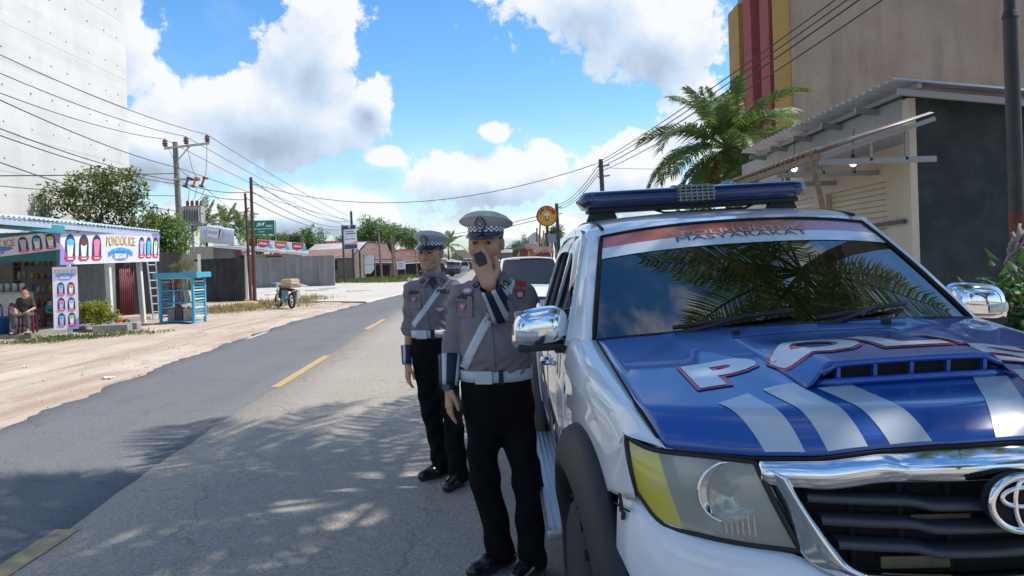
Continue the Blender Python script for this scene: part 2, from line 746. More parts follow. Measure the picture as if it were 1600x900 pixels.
LE = np.array([(-40, -4.0), (0, -4.85), (4, -5.0), (7.9, -5.31), (10.5, -5.58), (13.7, -5.85), (18, -6.2), (22, -6.45), (30, -6.35), (41, -6.0), (60, -6.6), (100, -8.7), (160, -12.0), (400, -27)])
CE = np.array([(-40, -0.3), (0, -2.55), (4.6, -2.73), (10, -3.13), (13.4, -3.28), (18.8, -3.62), (22, -3.74), (41, -4.3), (60, -5.0), (100, -6.4), (160, -9.2), (400, -24)])
RE = np.array([(-40, 4.0), (-6, 1.5), (0, 1.35), (6, 1.25), (12, 0.6), (22, 0.1), (41, -1.0), (60, -2.3), (100, -4.1), (160, -6.6), (400, -21)])


def le(y): return np.interp(y, LE[:, 0], LE[:, 1])
def ce(y): return np.interp(y, CE[:, 0], CE[:, 1])
def re_(y): return np.interp(y, RE[:, 0], RE[:, 1])


def axis(pts):
 out = []
 for a, b, s in pts:
  out += list(np.arange(a, b, s))
 return np.array(out + [pts[-1][1]])


gx = axis([(-3000, -600, 400), (-600, -100, 60), (-100, -24, 5), (-24, -13, 0.5), (-13, -3.5, 0.16), (-3.5, 0.5, 0.5), (0.5, 3.5, 0.25), (3.5, 20, 1.0), (20, 100, 10), (100, 600, 60), (600, 3000, 400)])
gy = axis([(-3000, -600, 400), (-600, -60, 60), (-60, 2, 4), (2, 30, 0.22), (30, 60, 0.6), (60, 180, 4), (180, 600, 40), (600, 3000, 400)])
GX, GY = np.meshgrid(gx, gy)


def ground_z(x, y):
 x = np.asarray(x, float)
 y = np.asarray(y, float)
 l, r = le(y), re_(y)
 dl = np.clip((l - x) / 0.9, 0, 1)
 dr = np.clip((x - r) / 0.5, 0, 1)
 out = np.maximum(dl, dr)
 rut = 0.016 * np.sin((x + 0.058 * y) * 3.9 + 0.7 * fbm(x * .3, y * .12)) + 0.008 * np.sin((x + .05 * y) * 9 + 1.5 * fbm(x * .2, y * .1, 1))
 near = np.exp(-np.clip(np.abs(y - 20) - 40, 0, 999) / 30)
 z = -0.035 + out * (0.035 + near * (0.014 * fbm(x * .6, y * .6, 2) + rut * np.clip((l - x) / 1.2, 0, 1) * np.clip((x - l + 6.5) / 2, 0, 1)))
 z = z + dr * 0.04 * np.clip((x - r) / 0.5, 0, 1) * (y < 9)
 return z


GZ = ground_z(GX, GY)
ni, nj = GX.shape
idx = np.arange(ni * nj).reshape(ni, nj)
GF = np.stack([idx[:-1, :-1], idx[:-1, 1:], idx[1:, 1:], idx[1:, :-1]], -1).reshape(-1, 4)


def ground_material():
 m = bpy.data.materials.new('sandy_ground')
 m.use_nodes = True
 nt = m.node_tree
 L = nt.links.new
 b = nt.nodes['Principled BSDF']
 b.inputs['Roughness'].default_value = 0.95
 b.inputs['Specular IOR Level'].default_value = 0.15
 tc = nt.nodes.new('ShaderNodeTexCoord')

 def noise(sc, det=6, rough=.6, mp=None):
  n = nt.nodes.new('ShaderNodeTexNoise')
  n.inputs['Scale'].default_value = sc
  n.inputs['Detail'].default_value = det
  n.inputs['Roughness'].default_value = rough
  if mp:
   q = nt.nodes.new('ShaderNodeMapping')
   q.inputs['Scale'].default_value = mp
   q.inputs['Rotation'].default_value = (0, 0, R(-3.3))
   L(tc.outputs['Object'], q.inputs['Vector'])
   L(q.outputs[0], n.inputs['Vector'])
  else:
   L(tc.outputs['Object'], n.inputs['Vector'])
  return n.outputs[0]

 def mr(v, a, b2, lo=0, hi=1):
  n = nt.nodes.new('ShaderNodeMapRange')
  n.inputs['From Min'].default_value = a
  n.inputs['From Max'].default_value = b2
  n.inputs['To Min'].default_value = lo
  n.inputs['To Max'].default_value = hi
  L(v, n.inputs['Value'])
  return n.outputs[0]

 def mix(f, a, c):
  n = nt.nodes.new('ShaderNodeMix')
  n.data_type = 'RGBA'
  L(f, n.inputs['Factor'])
  for s, v in (('A', a), ('B', c)):
   if isinstance(v, tuple):
    n.inputs[s].default_value = (*v, 1)
   else:
    L(v, n.inputs[s])
  return n.outputs['Result']
 c = mix(mr(noise(0.35), .35, .65), (0.52, 0.43, 0.345), (0.43, 0.345, 0.27))
 c = mix(mr(noise(1, 7, .65, (2.2, 0.16, 1)), .46, .62, 0, .85), c, (0.36, 0.26, 0.19))      # damp wheel tracks
 c = mix(mr(noise(1.0, 8, .7, (1.1, 0.5, 1)), .50, .70, 0, .75), c, (0.62, 0.56, 0.48))      # dry bleached crust
 c = mix(mr(noise(3.5, 8, .75), .6, .72, 0, .4), c, (0.32, 0.25, 0.18))
 c = mix(mr(noise(40, 3), .56, .75, 0, .5), c, (0.30, 0.26, 0.21))             # grit
 # grassland away from the roadside
 sep = nt.nodes.new('ShaderNodeSeparateXYZ')
 L(tc.outputs['Object'], sep.inputs[0])
 ay = nt.nodes.new('ShaderNodeMath')
 ay.operation = 'ABSOLUTE'
 L(sep.outputs[0], ay.inputs[0])
 g = mix(mr(noise(0.6), .4, .6), (0.07, 0.10, 0.03), (0.16, 0.17, 0.06))
 c = mix(mr(ay.outputs[0], 26, 45), c, g)
 L(c, b.inputs['Base Color'])
 bp = nt.nodes.new('ShaderNodeBump')
 bp.inputs['Strength'].default_value = 0.5
 bp.inputs['Distance'].default_value = 0.03
 L(noise(14, 6, .7), bp.inputs['Height'])
 L(bp.outputs[0], b.inputs['Normal'])
 return m


GROUND_MAT = ground_material()
ground = link('ground', mesh_np('ground', np.stack([GX, GY, GZ], -1).reshape(-1, 3), GF, True), GROUND_MAT)
tag(ground, 'pale sandy ground beside the road', 'ground', kind='structure')


def asphalt(name, c1, c2, stone, patch, speck=0.5, sscale=85):
 m = bpy.data.materials.new(name)
 m.use_nodes = True
 nt = m.node_tree
 L = nt.links.new
 b = nt.nodes['Principled BSDF']
 b.inputs['Roughness'].default_value = 0.82
 b.inputs['Specular IOR Level'].default_value = 0.3
 tc = nt.nodes.new('ShaderNodeTexCoord')

 def noise(sc, det=6, rough=.6, mp=None):
  n = nt.nodes.new('ShaderNodeTexNoise')
  n.inputs['Scale'].default_value = sc
  n.inputs['Detail'].default_value = det
  n.inputs['Roughness'].default_value = rough
  if mp:
   q = nt.nodes.new('ShaderNodeMapping')
   q.inputs['Scale'].default_value = mp
   q.inputs['Rotation'].default_value = (0, 0, R(-3.3))
   L(tc.outputs['Object'], q.inputs['Vector'])
   L(q.outputs[0], n.inputs['Vector'])
  else:
   L(tc.outputs['Object'], n.inputs['Vector'])
  return n.outputs[0]

 def mr(v, a, b2, lo=0, hi=1):
  n = nt.nodes.new('ShaderNodeMapRange')
  n.inputs['From Min'].default_value = a
  n.inputs['From Max'].default_value = b2
  n.inputs['To Min'].default_value = lo
  n.inputs['To Max'].default_value = hi
  L(v, n.inputs['Value'])
  return n.outputs[0]

 def mix(f, a, c):
  n = nt.nodes.new('ShaderNodeMix')
  n.data_type = 'RGBA'
  L(f, n.inputs['Factor'])
  for s, v in (('A', a), ('B', c)):
   if isinstance(v, tuple):
    n.inputs[s].default_value = (*v, 1)
   else:
    L(v, n.inputs[s])
  return n.outputs['Result']
 c = mix(mr(noise(0.5), .35, .65), c1, c2)
 c = mix(mr(noise(1, 6, .6, (1.1, 0.07, 1)), .42, .68, 0, .6), c, patch)       # wheel paths
 c = mix(mr(noise(2.2, 8, .75), .58, .72, 0, .45), c, tuple(v * .62 for v in c1))
 c = mix(mr(noise(.9, 3, .5), .66, .70, 0, .35), c, tuple(v * .72 for v in c1))       # old patches
 ck = nt.nodes.new('ShaderNodeTexVoronoi')
 ck.feature = 'DISTANCE_TO_EDGE'
 ck.inputs['Scale'].default_value = .42
 wn = nt.nodes.new('ShaderNodeVectorMath')
 wn.operation = 'MULTIPLY_ADD'
 nz = nt.nodes.new('ShaderNodeTexNoise')
 nz.inputs['Scale'].default_value = 1.6
 nz.inputs['Detail'].default_value = 6
 L(tc.outputs['Object'], nz.inputs['Vector'])
 L(nz.outputs['Color'], wn.inputs[0])
 wn.inputs[1].default_value = (.9, .9, 0)
 L(tc.outputs['Object'], wn.inputs[2])
 L(wn.outputs[0], ck.inputs['Vector'])
 c = mix(mr(ck.outputs['Distance'], .006, .0, 0, .55), c, tuple(v * .4 for v in c1))    # hairline cracks
 vo = nt.nodes.new('ShaderNodeTexVoronoi')
 vo.inputs['Scale'].default_value = sscale
 L(tc.outputs['Object'], vo.inputs['Vector'])
 sc_ = nt.nodes.new('ShaderNodeSeparateColor')
 L(vo.outputs['Color'], sc_.inputs[0])
 c = mix(mr(sc_.outputs[0], .55, .95, 0, speck), c, stone)
 c = mix(mr(sc_.outputs[1], .62, .95, 0, speck * .9), c, tuple(v * .45 for v in c1))
 L(c, b.inputs['Base Color'])
 bp = nt.nodes.new('ShaderNodeBump')
 bp.inputs['Strength'].default_value = 0.45
 bp.inputs['Distance'].default_value = 0.006
 L(vo.outputs['Distance'], bp.inputs['Height'])
 L(bp.outputs[0], b.inputs['Normal'])
 return m


A_NEW = asphalt('newer_asphalt', (0.128, 0.132, 0.138), (0.155, 0.157, 0.160), (0.26, 0.25, 0.235), (0.180, 0.178, 0.172), .45)
A_OLD = asphalt('worn_asphalt', (0.315, 0.278, 0.234), (0.365, 0.318, 0.264), (0.52, 0.45, 0.37), (0.34, 0.298, 0.248), .55, 80)


def strip(name, fa, fb, ys, z, m, label, jag_a=0.0, jag_b=0.0, thick=0.05, nx=6):
 rows = []
 a = fa(ys) + (jag_a * fbm(ys * 1.3, ys * .2, 2) + jag_a * .4 * fbm(ys * 4, ys, 3) if jag_a else 0)
 b = fb(ys) + (jag_b * fbm(ys * 1.1 + 5, ys * .2, 2) + jag_b * .4 * fbm(ys * 4 + 9, ys, 3) if jag_b else 0)
 V = []
 for k in range(nx + 1):
  t = k / nx
  V.append(np.stack([a * (1 - t) + b * t, ys, np.full_like(ys, z)], -1))
 # kerbless edges drop into the sand
 V = [np.stack([a - .03, ys, np.full_like(ys, z - thick)], -1)] + V + [np.stack([b + .03, ys, np.full_like(ys, z - thick)], -1)]
 V = np.stack(V, 1)
 n, mm = V.shape[:2]
 I = np.arange(n * mm).reshape(n, mm)
 F = np.stack([I[:-1, :-1], I[:-1, 1:], I[1:, 1:], I[1:, :-1]], -1).reshape(-1, 4)
 o = link(name, mesh_np(name, V.reshape(-1, 3), F, False), m)
 tag(o, label, 'road', kind='structure')
 return o


YS = axis([(-60, 2, 1.5), (2, 45, 0.14), (45, 400, 3.0)])
def ce_j(y): return ce(y) + .05 * fbm(y * .7, y * .1, 2) + .012 * fbm(y * 3, y, 3)


strip('road', le, ce_j, YS, 0.0, A_NEW, 'darker resurfaced asphalt lane of the road', 0.11, 0.0)
strip('road', ce_j, re_, YS, 0.0, A_OLD, 'pale worn asphalt lane of the road', 0.0, 0.12)

M_YEL = mat('worn_yellow_paint', (0.58, 0.37, 0.12), 0.75, 0, (0.33, 0.26, 0.17), 14, contrast=(0.40, 0.66), detail=9, bump=.3, bscale=120)
M_YEL2 = mat('old_yellow_paint', (0.50, 0.35, 0.14), 0.8, 0, (0.24, 0.21, 0.16), 7, contrast=(0.40, 0.62), detail=9, bump=.3, bscale=120)
M_EDGE = mat('worn_white_paint', (0.62, 0.60, 0.56), 0.7, 0, (0.30, 0.28, 0.25), 12, contrast=(0.4, 0.6), detail=9)


def dash(y0, y1, w, fn, m, off=0.0, name='road_marking', label=None):
 ys = np.arange(y0, y1 + .001, (y1 - y0) / 14)
 x = fn(ys) + off
 w0 = w * (1 + .05 * np.sin(ys * 9))
 V = np.concatenate([np.stack([x - w0 / 2, ys, np.full_like(ys, .004)], -1), np.stack([x + w0 / 2, ys, np.full_like(ys, .004)], -1)])
 n = len(ys)
 F = [(i, n + i, n + i + 1, i + 1) for i in range(n - 1)]
 o = link(name, mesh_np(name, V, F), m)
 tag(o, label, 'road marking', kind='structure')


for i, (a, b) in enumerate([(1.3, 4.64), (10.0, 13.4), (18.8, 22.2), (27.5, 31), (36.5, 40), (45, 48.5), (54, 57)]):
 dash(a, b, 0.13 if i else 0.15, ce, M_YEL2 if i == 0 else M_YEL, 0.0, 'road_marking', 'dashed yellow centre line painted on the asphalt')
for a, b in [(17.2, 19.0)]:
 dash(a, b, 0.11, le, M_EDGE, 0.16, 'road_marking', 'worn white edge line along the sandy shoulder')

# pale concrete apron of the yard across the road
ap = [(-7.6, 34), (-6.35, 33), (-6.1, 41), (-6.6, 60), (-7.6, 72), (-15.5, 73), (-26, 71), (-25, 60), (-17.5, 46), (-11.5, 36.5)]
mb = MB()
n = len(ap)
mb.add([(x, y, 0.05) for x, y in ap] + [(x + .15 * math.copysign(1, x + 14), y, -0.05) for x, y in ap], [tuple(range(n))] + [(i, n + i, n + (i + 1) % n, (i + 1) % n) for i in range(n)])
M_APRON = mat('pale_concrete_apron', (0.60, 0.55, 0.48), 0.9, 0, (0.50, 0.44, 0.37), .5, stain=(0.36, .30, .24), stain_amt=.6, stain_scale=(.5, 2.0, 1), bump=.3, bscale=6)
o = mb.build('yard_apron', M_APRON)
tag(o, 'pale concrete apron of the yard across the road', 'pavement', kind='structure')
# broken slab edges lying on it
for k, (px, py, w) in enumerate([(497, 455, 1.6), (512, 452, 1.2), (560, 456, 1.4), (430, 462, 1.1)]):
 p = gnd(px, py)
 mb = MB()
 mb.box((0, 0, .075), (w, .5, .05), (0, 0, .3 * k))
 o = mb.build('broken_slab', M_APRON)
 o.location = (p.x, p.y, 0)
 tag(o, 'thin broken concrete slab lying on the pale apron', 'slab', 'broken slabs on the apron')

# ================================================================== vegetation + flat print helpers
def rot_basis(rs, n, up_bias=0.0, droop=0.0):
 """n random leaf frames: direction d and side s"""
 d = rs.normal(size=(n, 3))
 d[:, 2] = d[:, 2] * 0.6 + up_bias - droop
 d /= np.linalg.norm(d, axis=1)[:, None]
 u = rs.normal(size=(n, 3)) * 0.5 + np.array([0, 0, 1.0])
 s = np.cross(d, u)
 s /= np.linalg.norm(s, axis=1)[:, None] + 1e-9
 return d, s


def leaf_mesh(name, P, D, S, ln, wd, fold=0.18):
 """pointed leaves as two-quad kites, numpy built"""
 n = len(P)
 ln = np.broadcast_to(ln, (n,))[:, None]
 wd = np.broadcast_to(wd, (n,))[:, None]
 Nn = np.cross(D, S)
 a = P
 b = P + D * ln * .45 + S * wd * .5 + Nn * wd * fold
 c = P + D * ln - Nn * ln * .10
 d = P + D * ln * .45 - S * wd * .5 + Nn * wd * fold
 V = np.stack([a, b, c, d], 1).reshape(-1, 3)
 I = np.arange(n) * 4
 F = np.concatenate([np.stack([I, I + 1, I + 2], 1), np.stack([I, I + 2, I + 3], 1)])
 me = mesh_np(name, V, F)
 at_ = me.attributes.new('leafvar', 'FLOAT', 'FACE')
 rv = np.random.default_rng(len(P)).uniform(-.5, .5, n)
 at_.data.foreach_set('value', np.concatenate([rv, rv]).astype(np.float32))
 return me


M_BARK = mat('bark', (0.16, 0.125, 0.095), 0.9, 0, (0.09, 0.07, 0.055), 14, bump=.6, bscale=25)
M_LEAF_A = leaf_mat('leaf_mango', (0.075, 0.11, 0.028), (0.24, 0.27, 0.08), (0.38, 0.34, 0.13))
M_LEAF_B = leaf_mat('leaf_bright', (0.065, 0.13, 0.025), (0.20, 0.29, 0.06), (0.32, 0.36, 0.10))
M_LEAF_C = leaf_mat('leaf_far', (0.075, 0.115, 0.045), (0.18, 0.23, 0.09), scale=.5)
M_LEAF_D = leaf_mat('leaf_hedge', (0.17, 0.20, 0.03), (0.46, 0.44, 0.07), (0.62, 0.52, 0.12), scale=4)
M_PALM = leaf_mat('leaf_palm', (0.07, 0.125, 0.03), (0.21, 0.28, 0.08), (0.34, 0.35, 0.14), rough=.42, trans=.25, scale=1.0)
M_PALMY = leaf_mat('leaf_palm_yellow', (0.16, 0.14, 0.04), (0.32, 0.26, 0.09), rough=.4, trans=.25, scale=1.0)
M_GRASS = leaf_mat('grass_dry', (0.20, 0.17, 0.06), (0.42, 0.35, 0.15), (0.55, 0.46, 0.24), scale=2.5, trans=.35)
M_GRASSG = leaf_mat('grass_green', (0.06, 0.10, 0.02), (0.17, 0.20, 0.05), (0.30, 0.28, 0.10), scale=2.5, trans=.35)


def tree(name, label, base, height, clumps, nleaf, ls, m=None, seed=1, trunk_r=0.14, group=None, lean=(0, 0), cat='tree', fork=0.45, bark=None, droop=.25, fill=.55):
 """clumps: (x,y,z,rx,ry,rz) ellipsoids relative to the base; limbs run from the trunk to each clump"""
 rs = np.random.default_rng(seed)
 m = m or M_LEAF_A
 t = thing(name, label, cat, base, 0, group)
 mb = MB()
 fk = Vector((lean[0] * fork, lean[1] * fork, height * fork))
 mb.tube([(0, 0, -.1), (lean[0] * .1 * fork, lean[1] * .1, height * fork * .35), (fk.x * .8, fk.y * .8, height * fork * .75), fk], [trunk_r * 1.25, trunk_r, trunk_r * .88, trunk_r * .75], 9)
 for (x, y, z, rx, ry, rz) in clumps:
  c = Vector((x, y, z))
  st = fk * random.Random(seed + int(z * 100)).uniform(.72, 1.0)
  mid = st.lerp(c, .5) + Vector((rs.normal() * .08 * height * .3, rs.normal() * .08 * height * .3, rs.uniform(0, .08) * height))
  r = trunk_r * .42
  mb.tube([st, st.lerp(mid, .5) + Vector((0, 0, .03 * height)), mid, c], [r, r * .75, r * .55, r * .2], 6)
  for q in range(4):
   e = c + Vector((rs.normal() * rx * .5, rs.normal() * ry * .5, rs.normal() * rz * .4))
   mb.tube([mid.lerp(c, .5), (mid.lerp(c, .5) + e) / 2 + Vector((0, 0, .04 * height * rs.uniform(0, 1))), e], [r * .4, r * .25, r * .1], 5)
 mb.build('trunk', bark or M_BARK, t, True)
 vol = np.array([c[3] * c[4] * c[5] for c in clumps]) ** .7
 cnt = (vol / vol.sum() * nleaf).astype(int)
 P, CD = [], []
 for k, (x, y, z, rx, ry, rz) in enumerate(clumps):
  # twiglets inside the clump, each carrying a rosette of leaves
  per = 9
  nt_ = max(3, cnt[k] // per)
  d = rs.normal(size=(nt_, 3))
  d /= np.linalg.norm(d, axis=1)[:, None]
  rad = rs.uniform(fill ** 3, 1.12, nt_) ** (1 / 3.)
  rad *= 1 + .16 * np.sin(d[:, 0] * 5 + k) * np.cos(d[:, 2] * 6 + k * 2)
  tw = np.array([x, y, z]) + d * rad[:, None] * np.array([rx, ry, rz])
  pp = np.repeat(tw, per, 0) + rs.normal(size=(nt_ * per, 3)) * ls * .55
  P.append(pp)
  CD.append(np.repeat(d, per, 0))
 P = np.concatenate(P)
 CD = np.concatenate(CD)
 D, S = rot_basis(rs, len(P), 0, droop)
 D = D + CD * .5
 D /= np.linalg.norm(D, axis=1)[:, None]
 L_ = ls * rs.uniform(.65, 1.25, len(P))
 link('crown', leaf_mesh('crown', P, D, S, L_, L_ * .42), m, t)
 return t


def blob_clumps(rs, n, c, rad, size, squash=.8):
 """n clumps spread in an ellipsoid shell"""
 out = []
 for k in range(n):
  d = rs.normal(size=3)
  d /= np.linalg.norm(d)
  r = rs.uniform(.45, 1.0)
  s = size * rs.uniform(.7, 1.25)
  out.append((c[0] + d[0] * rad[0] * r, c[1] + d[1] * rad[1] * r, c[2] + d[2] * rad[2] * r, s, s, s * squash))
 return out


def frond_mesh(name, length, nl, lw, ll, droop, rs, curl=0.0, dens=1.0, twist=0.0):
 """one feather palm frond lying along +x, arching down: rachis + leaflets"""
 T = np.linspace(0, 1, nl)
 a0 = 1.0
 # rachis curve: integrate a falling pitch
 seg = length / 60
 pts = [np.array([0, 0, 0.])]
 for i in range(60):
  t = i / 60
  ang = -droop * (t ** 1.5)
  pts.append(pts[-1] + seg * np.array([math.cos(ang), curl * t * .5, math.sin(ang)]))
 pts = np.array(pts)
 V, F = [], []
 # rachis as thin 3-sided strip
 for i in range(0, 61, 3):
  t = i / 60
  w = (0.035 * (1 - t) + 0.006) * length / 3
  p = pts[i]
  V += [p + (0, w, 0), p + (0, -w, 0), p + (0, 0, -w * 1.2)]
 nb = len(V) // 3
 for i in range(nb - 1):
  a = i * 3
  for j in range(3):
   k = (j + 1) % 3
   F.append((a + j, a + k, a + 3 + k, a + 3 + j))
 for side in (-1, 1):
  for t in np.linspace(.14, 1.0, nl):
   t = min(1, max(.1, t + rs.normal() * .006))
   q = t * 60
   i = min(59, int(q))
   p = pts[i] + (pts[min(60, i + 1)] - pts[i]) * (q - i)
   tan = pts[min(60, i + 1)] - pts[max(0, i - 1)]
   tan /= np.linalg.norm(tan)
   sd = np.array([0, side, 0.])
   up = np.cross(tan, sd) * side
   l = ll * (math.sin(math.pi * (0.12 + .80 * t)) ** .7) * rs.uniform(.85, 1.1)
   fwd = .35 + .75 * t
   dirv = sd * 1.0 + tan * fwd + up * (0.25 + rs.normal() * .12)
   dirv /= np.linalg.norm(dirv)
   mid = p + dirv * l * .5
   tip = mid + (dirv + np.array([0, 0, -1.0]) * rs.uniform(.45, 1.1)) * l * .42
   w = lw * rs.uniform(.8, 1.15)
   wv = tan * w
   b = len(V)
   V += [p - wv * .4, p + wv * .4, mid + wv * .6, mid - wv * .6, tip]
   F += [(b, b + 1, b + 2, b + 3), (b + 3, b + 2, b + 4)]
 me = bpy.data.meshes.new(name)
 me.from_pydata([tuple(v) for v in V], [], F)
 at_ = me.attributes.new('leafvar', 'FLOAT', 'FACE')
 at_.data.foreach_set('value', rs.uniform(-.3, .35, len(F)).astype(np.float32))
 me.update()
 return me


def palm(name, label, base, height, frond_len, nf, seed=1, lean=(0, 0), trunk_r=.15, nl=48, lw=.045, ll=.75, group=None, nuts=0, el_range=(-.5, 1.35), dry=0, aim=None):
 rs = np.random.default_rng(seed)
 t = thing(name, label, 'palm tree', base, 0, group)
 mb = MB()
 pts, rad = [], []
 for k in range(15):
  q = k / 14
  pts.append((lean[0] * q ** 1.6, lean[1] * q ** 1.6, -.1 + (height + .1) * q))
  rad.append(trunk_r * (1.25 - .5 * q) * (1.04 if k % 2 else .97) * (1.35 if k == 0 else 1))
 mb.tube(pts, rad, 10)
 mb.build('trunk', M_BARK, t, True)
 top = Vector((lean[0], lean[1], height))
 meshes = [frond_mesh('frond', frond_len * s, nl, lw, ll * s, d, rs, curl=c) for s, d, c in ((1, .75, .1), (.95, 1.15, -.15), (1.03, 1.5, .2), (.7, .3, 0.05))]
 for me in meshes:
  me.materials.append(M_PALM)
 dm = frond_mesh('frond', frond_len * .9, nl, lw, ll * .8, 1.2, rs)
 dm.materials.append(M_PALMY)
 ga = 2.39996
 for i in range(nf):
  q = i / max(1, nf - 1)
  el = el_range[1] + (el_range[0] - el_range[1]) * q ** .9 + rs.normal() * .06
  azv = i * ga + rs.normal() * .15
  if aim is not None and q > .25:
   azv = aim + (azv % (2 * math.pi) - math.pi) * .62
  me = meshes[3] if q < .14 else meshes[int(rs.integers(0, 3))]
  if dry and i >= nf - dry:
   me = dm
  o = link('frond', me, None, t)
  o.location = top + Vector((math.cos(azv) * .08, math.sin(azv) * .08, -.25 * q))
  o.rotation_euler = Euler((rs.normal() * .25, -el, azv), 'XYZ')
 if nuts:
  mn = mat('coconut_husk', (0.30, 0.20, 0.06), .55, 0, (0.18, 0.16, 0.05), 9)
  base_o = None
  for i in range(nuts):
   a = i * 2.4
   loc = top + Vector((math.cos(a) * .3, math.sin(a) * .3, -.38 - .16 * (i % 3)))
   if base_o is None:
    b_ = MB()
    b_.ball((0, 0, 0), (.12, .12, .15), 10, 8)
    base_o = b_.build('coconut', mn, t, True)
    base_o.location = loc
   else:
    shared('coconut', base_o, t, loc)
 return t


def tufts(name, label, spots, n, h, m, seed=3, spread=.35, cat='grass', w=.012):
 """grass blades; spots = list of (x, y, z, radius_x, radius_y)"""
 rs = np.random.default_rng(seed)
 P = []
 per = n // len(spots)
 for (x, y, z, rx, ry) in spots:
  a = rs.uniform(0, 6.28, per)
  r = np.sqrt(rs.uniform(0, 1, per))
  clump = rs.normal(size=(max(1, per // 14), 2)) * .5
  cc = clump[rs.integers(0, len(clump), per)]
  P.append(np.stack([x + (np.cos(a) * r * .35 + cc[:, 0]) * rx, y + (np.sin(a) * r * .35 + cc[:, 1]) * ry, np.full(per, z)], -1))
 P = np.concatenate(P)
 k = len(P)
 D = rs.normal(size=(k, 3)) * spread
 D[:, 2] = 1
 D /= np.linalg.norm(D, axis=1)[:, None]
 S = np.cross(D, rs.normal(size=(k, 3)))
 S /= np.linalg.norm(S, axis=1)[:, None]
 L_ = h * rs.uniform(.35, 1.15, k) ** 1.3
 o = link(name, leaf_mesh(name, P, D, S, L_, w * (1 + L_ / h)), m)
 return tag(o, label, cat, kind='stuff')


class Flat:
 """prints flat shapes on a plane given by a matrix (local xy)"""

 def __init__(s, parent, M, lift0=.004, step=.003):
  s.p, s.M, s.l, s.step = parent, M, lift0, step

 def poly(s, name, pts, m, lv=0, parent=None):
  z = s.l + lv * s.step
  me = bpy.data.meshes.new(name)
  me.from_pydata([tuple(s.M @ Vector((x, y, z))) for x, y in pts], [], [tuple(range(len(pts)))])
  me.update()
  return link(name, me, m, parent or s.p)

 def rect(s, name, x, y, w, h, m, lv=0):
  return s.poly(name, [(x - w / 2, y - h / 2), (x + w / 2, y - h / 2), (x + w / 2, y + h / 2), (x - w / 2, y + h / 2)], m, lv)

 def ell(s, name, x, y, rx, ry, m, lv=0, n=20):
  return s.poly(name, [(x + rx * math.cos(6.28318 * i / n), y + ry * math.sin(6.28318 * i / n)) for i in range(n)], m, lv)

 def text(s, name, body, x, y, size, m, lv=1, width=None, bold=0.0, arch=0.0, shear=0.0, spacing=1.0):
  me = text_mesh(body, size, width, bold, shear=shear, spacing=spacing)
  z = s.l + lv * s.step
  for v in me.vertices:
   yy = v.co.y - arch * v.co.x ** 2
   v.co = s.M @ Vector((x + v.co.x, y + yy, z))
  me.update()
  return link(name, me, m, s.p)


def plate(name, M, w, h, t, m, parent=None):
 """thin board whose printed face is local +z at z=0"""
 mb = MB()
 x, y = w / 2, h / 2
 mb.add([M @ Vector(v) for v in [(-x, -y, 0), (x, -y, 0), (x, y, 0), (-x, y, 0), (-x, -y, -t), (x, -y, -t), (x, y, -t), (-x, y, -t)]],
  [(0, 1, 2, 3), (7, 6, 5, 4), (0, 4, 5, 1), (1, 5, 6, 2), (2, 6, 7, 3), (3, 7, 4, 0)])
 return mb.build(name, m, parent)


def corrugated(P00, P10, P01, P11, waves, amp, nv=2, sub=6):
 """wavy sheet: u from P00 to P10 carries the waves, v towards P01"""
 P00, P10, P01, P11 = map(Vector, (P00, P10, P01, P11))
 n = waves * sub
 nrm = (P10 - P00).cross(P01 - P00).normalized()
 rows = []
 for j in range(nv):
  v = j / (nv - 1)
  a, b = P00.lerp(P01, v), P10.lerp(P11, v)
  rows.append([a.lerp(b, i / n) + nrm * (amp * math.cos(2 * math.pi * i / sub)) for i in range(n + 1)])
 mb = MB()
 mb.grid(rows)
 return mb


def face_frame(tl, tr, bl):
 """matrix for a board seen in the photo from its three corners; also width and height"""
 tl, tr, bl = Vector(tl), Vector(tr), Vector(bl)
 c = (tr + bl) / 2
 return frame_matrix(c, tr - tl, tl - bl), (tr - tl).length, (tl - bl).length

# ================================================================== left side: tall concrete block, drink stall, fuel rack
M_CONC = mat('pale_concrete', (0.66, 0.65, 0.615), 0.9, 0, (0.59, 0.58, 0.545), .5, stain=(0.74, .73, .69), stain_amt=1.0, stain_scale=(.25, .07, 1.3), bump=.12, bscale=9, stain2=((.50, .49, .46), .55, (.9, .6, .16)))
M_HOLE = mat('dark_hole', (0.03, 0.03, 0.03), 0.9)
t = thing('concrete_block_building', 'windowless pale concrete tower block with rows of small tie holes', 'building', (0, 0, 0))
XB, YB0, YB1 = -18.0, 8.0, 36.4
lift_h = 1.34
for k in range(15):
 mb = MB()
 off = 0.006 * ((k * 7) % 3)
 mb.box((XB - 9 + off, (YB0 + YB1) / 2, k * lift_h + lift_h / 2), (18, YB1 - YB0, lift_h - 0.001))
 mb.build('concrete_lift', M_CONC, t)
mb = MB()
for k in range(15):
 for j in range(16):
  y = YB1 - .55 - j * 1.36 - (.28 if j % 3 == 0 else 0)
  if y < 20:
   continue
  zc = k * lift_h + .45 + .03 * math.sin(j * 5 + k)
  mb.cyl((XB + .005, y, zc), (XB + .022, y, zc), .032, .026, 7)
o = mb.build('tie_hole', M_HOLE, t)
o['kind'] = 'stuff'

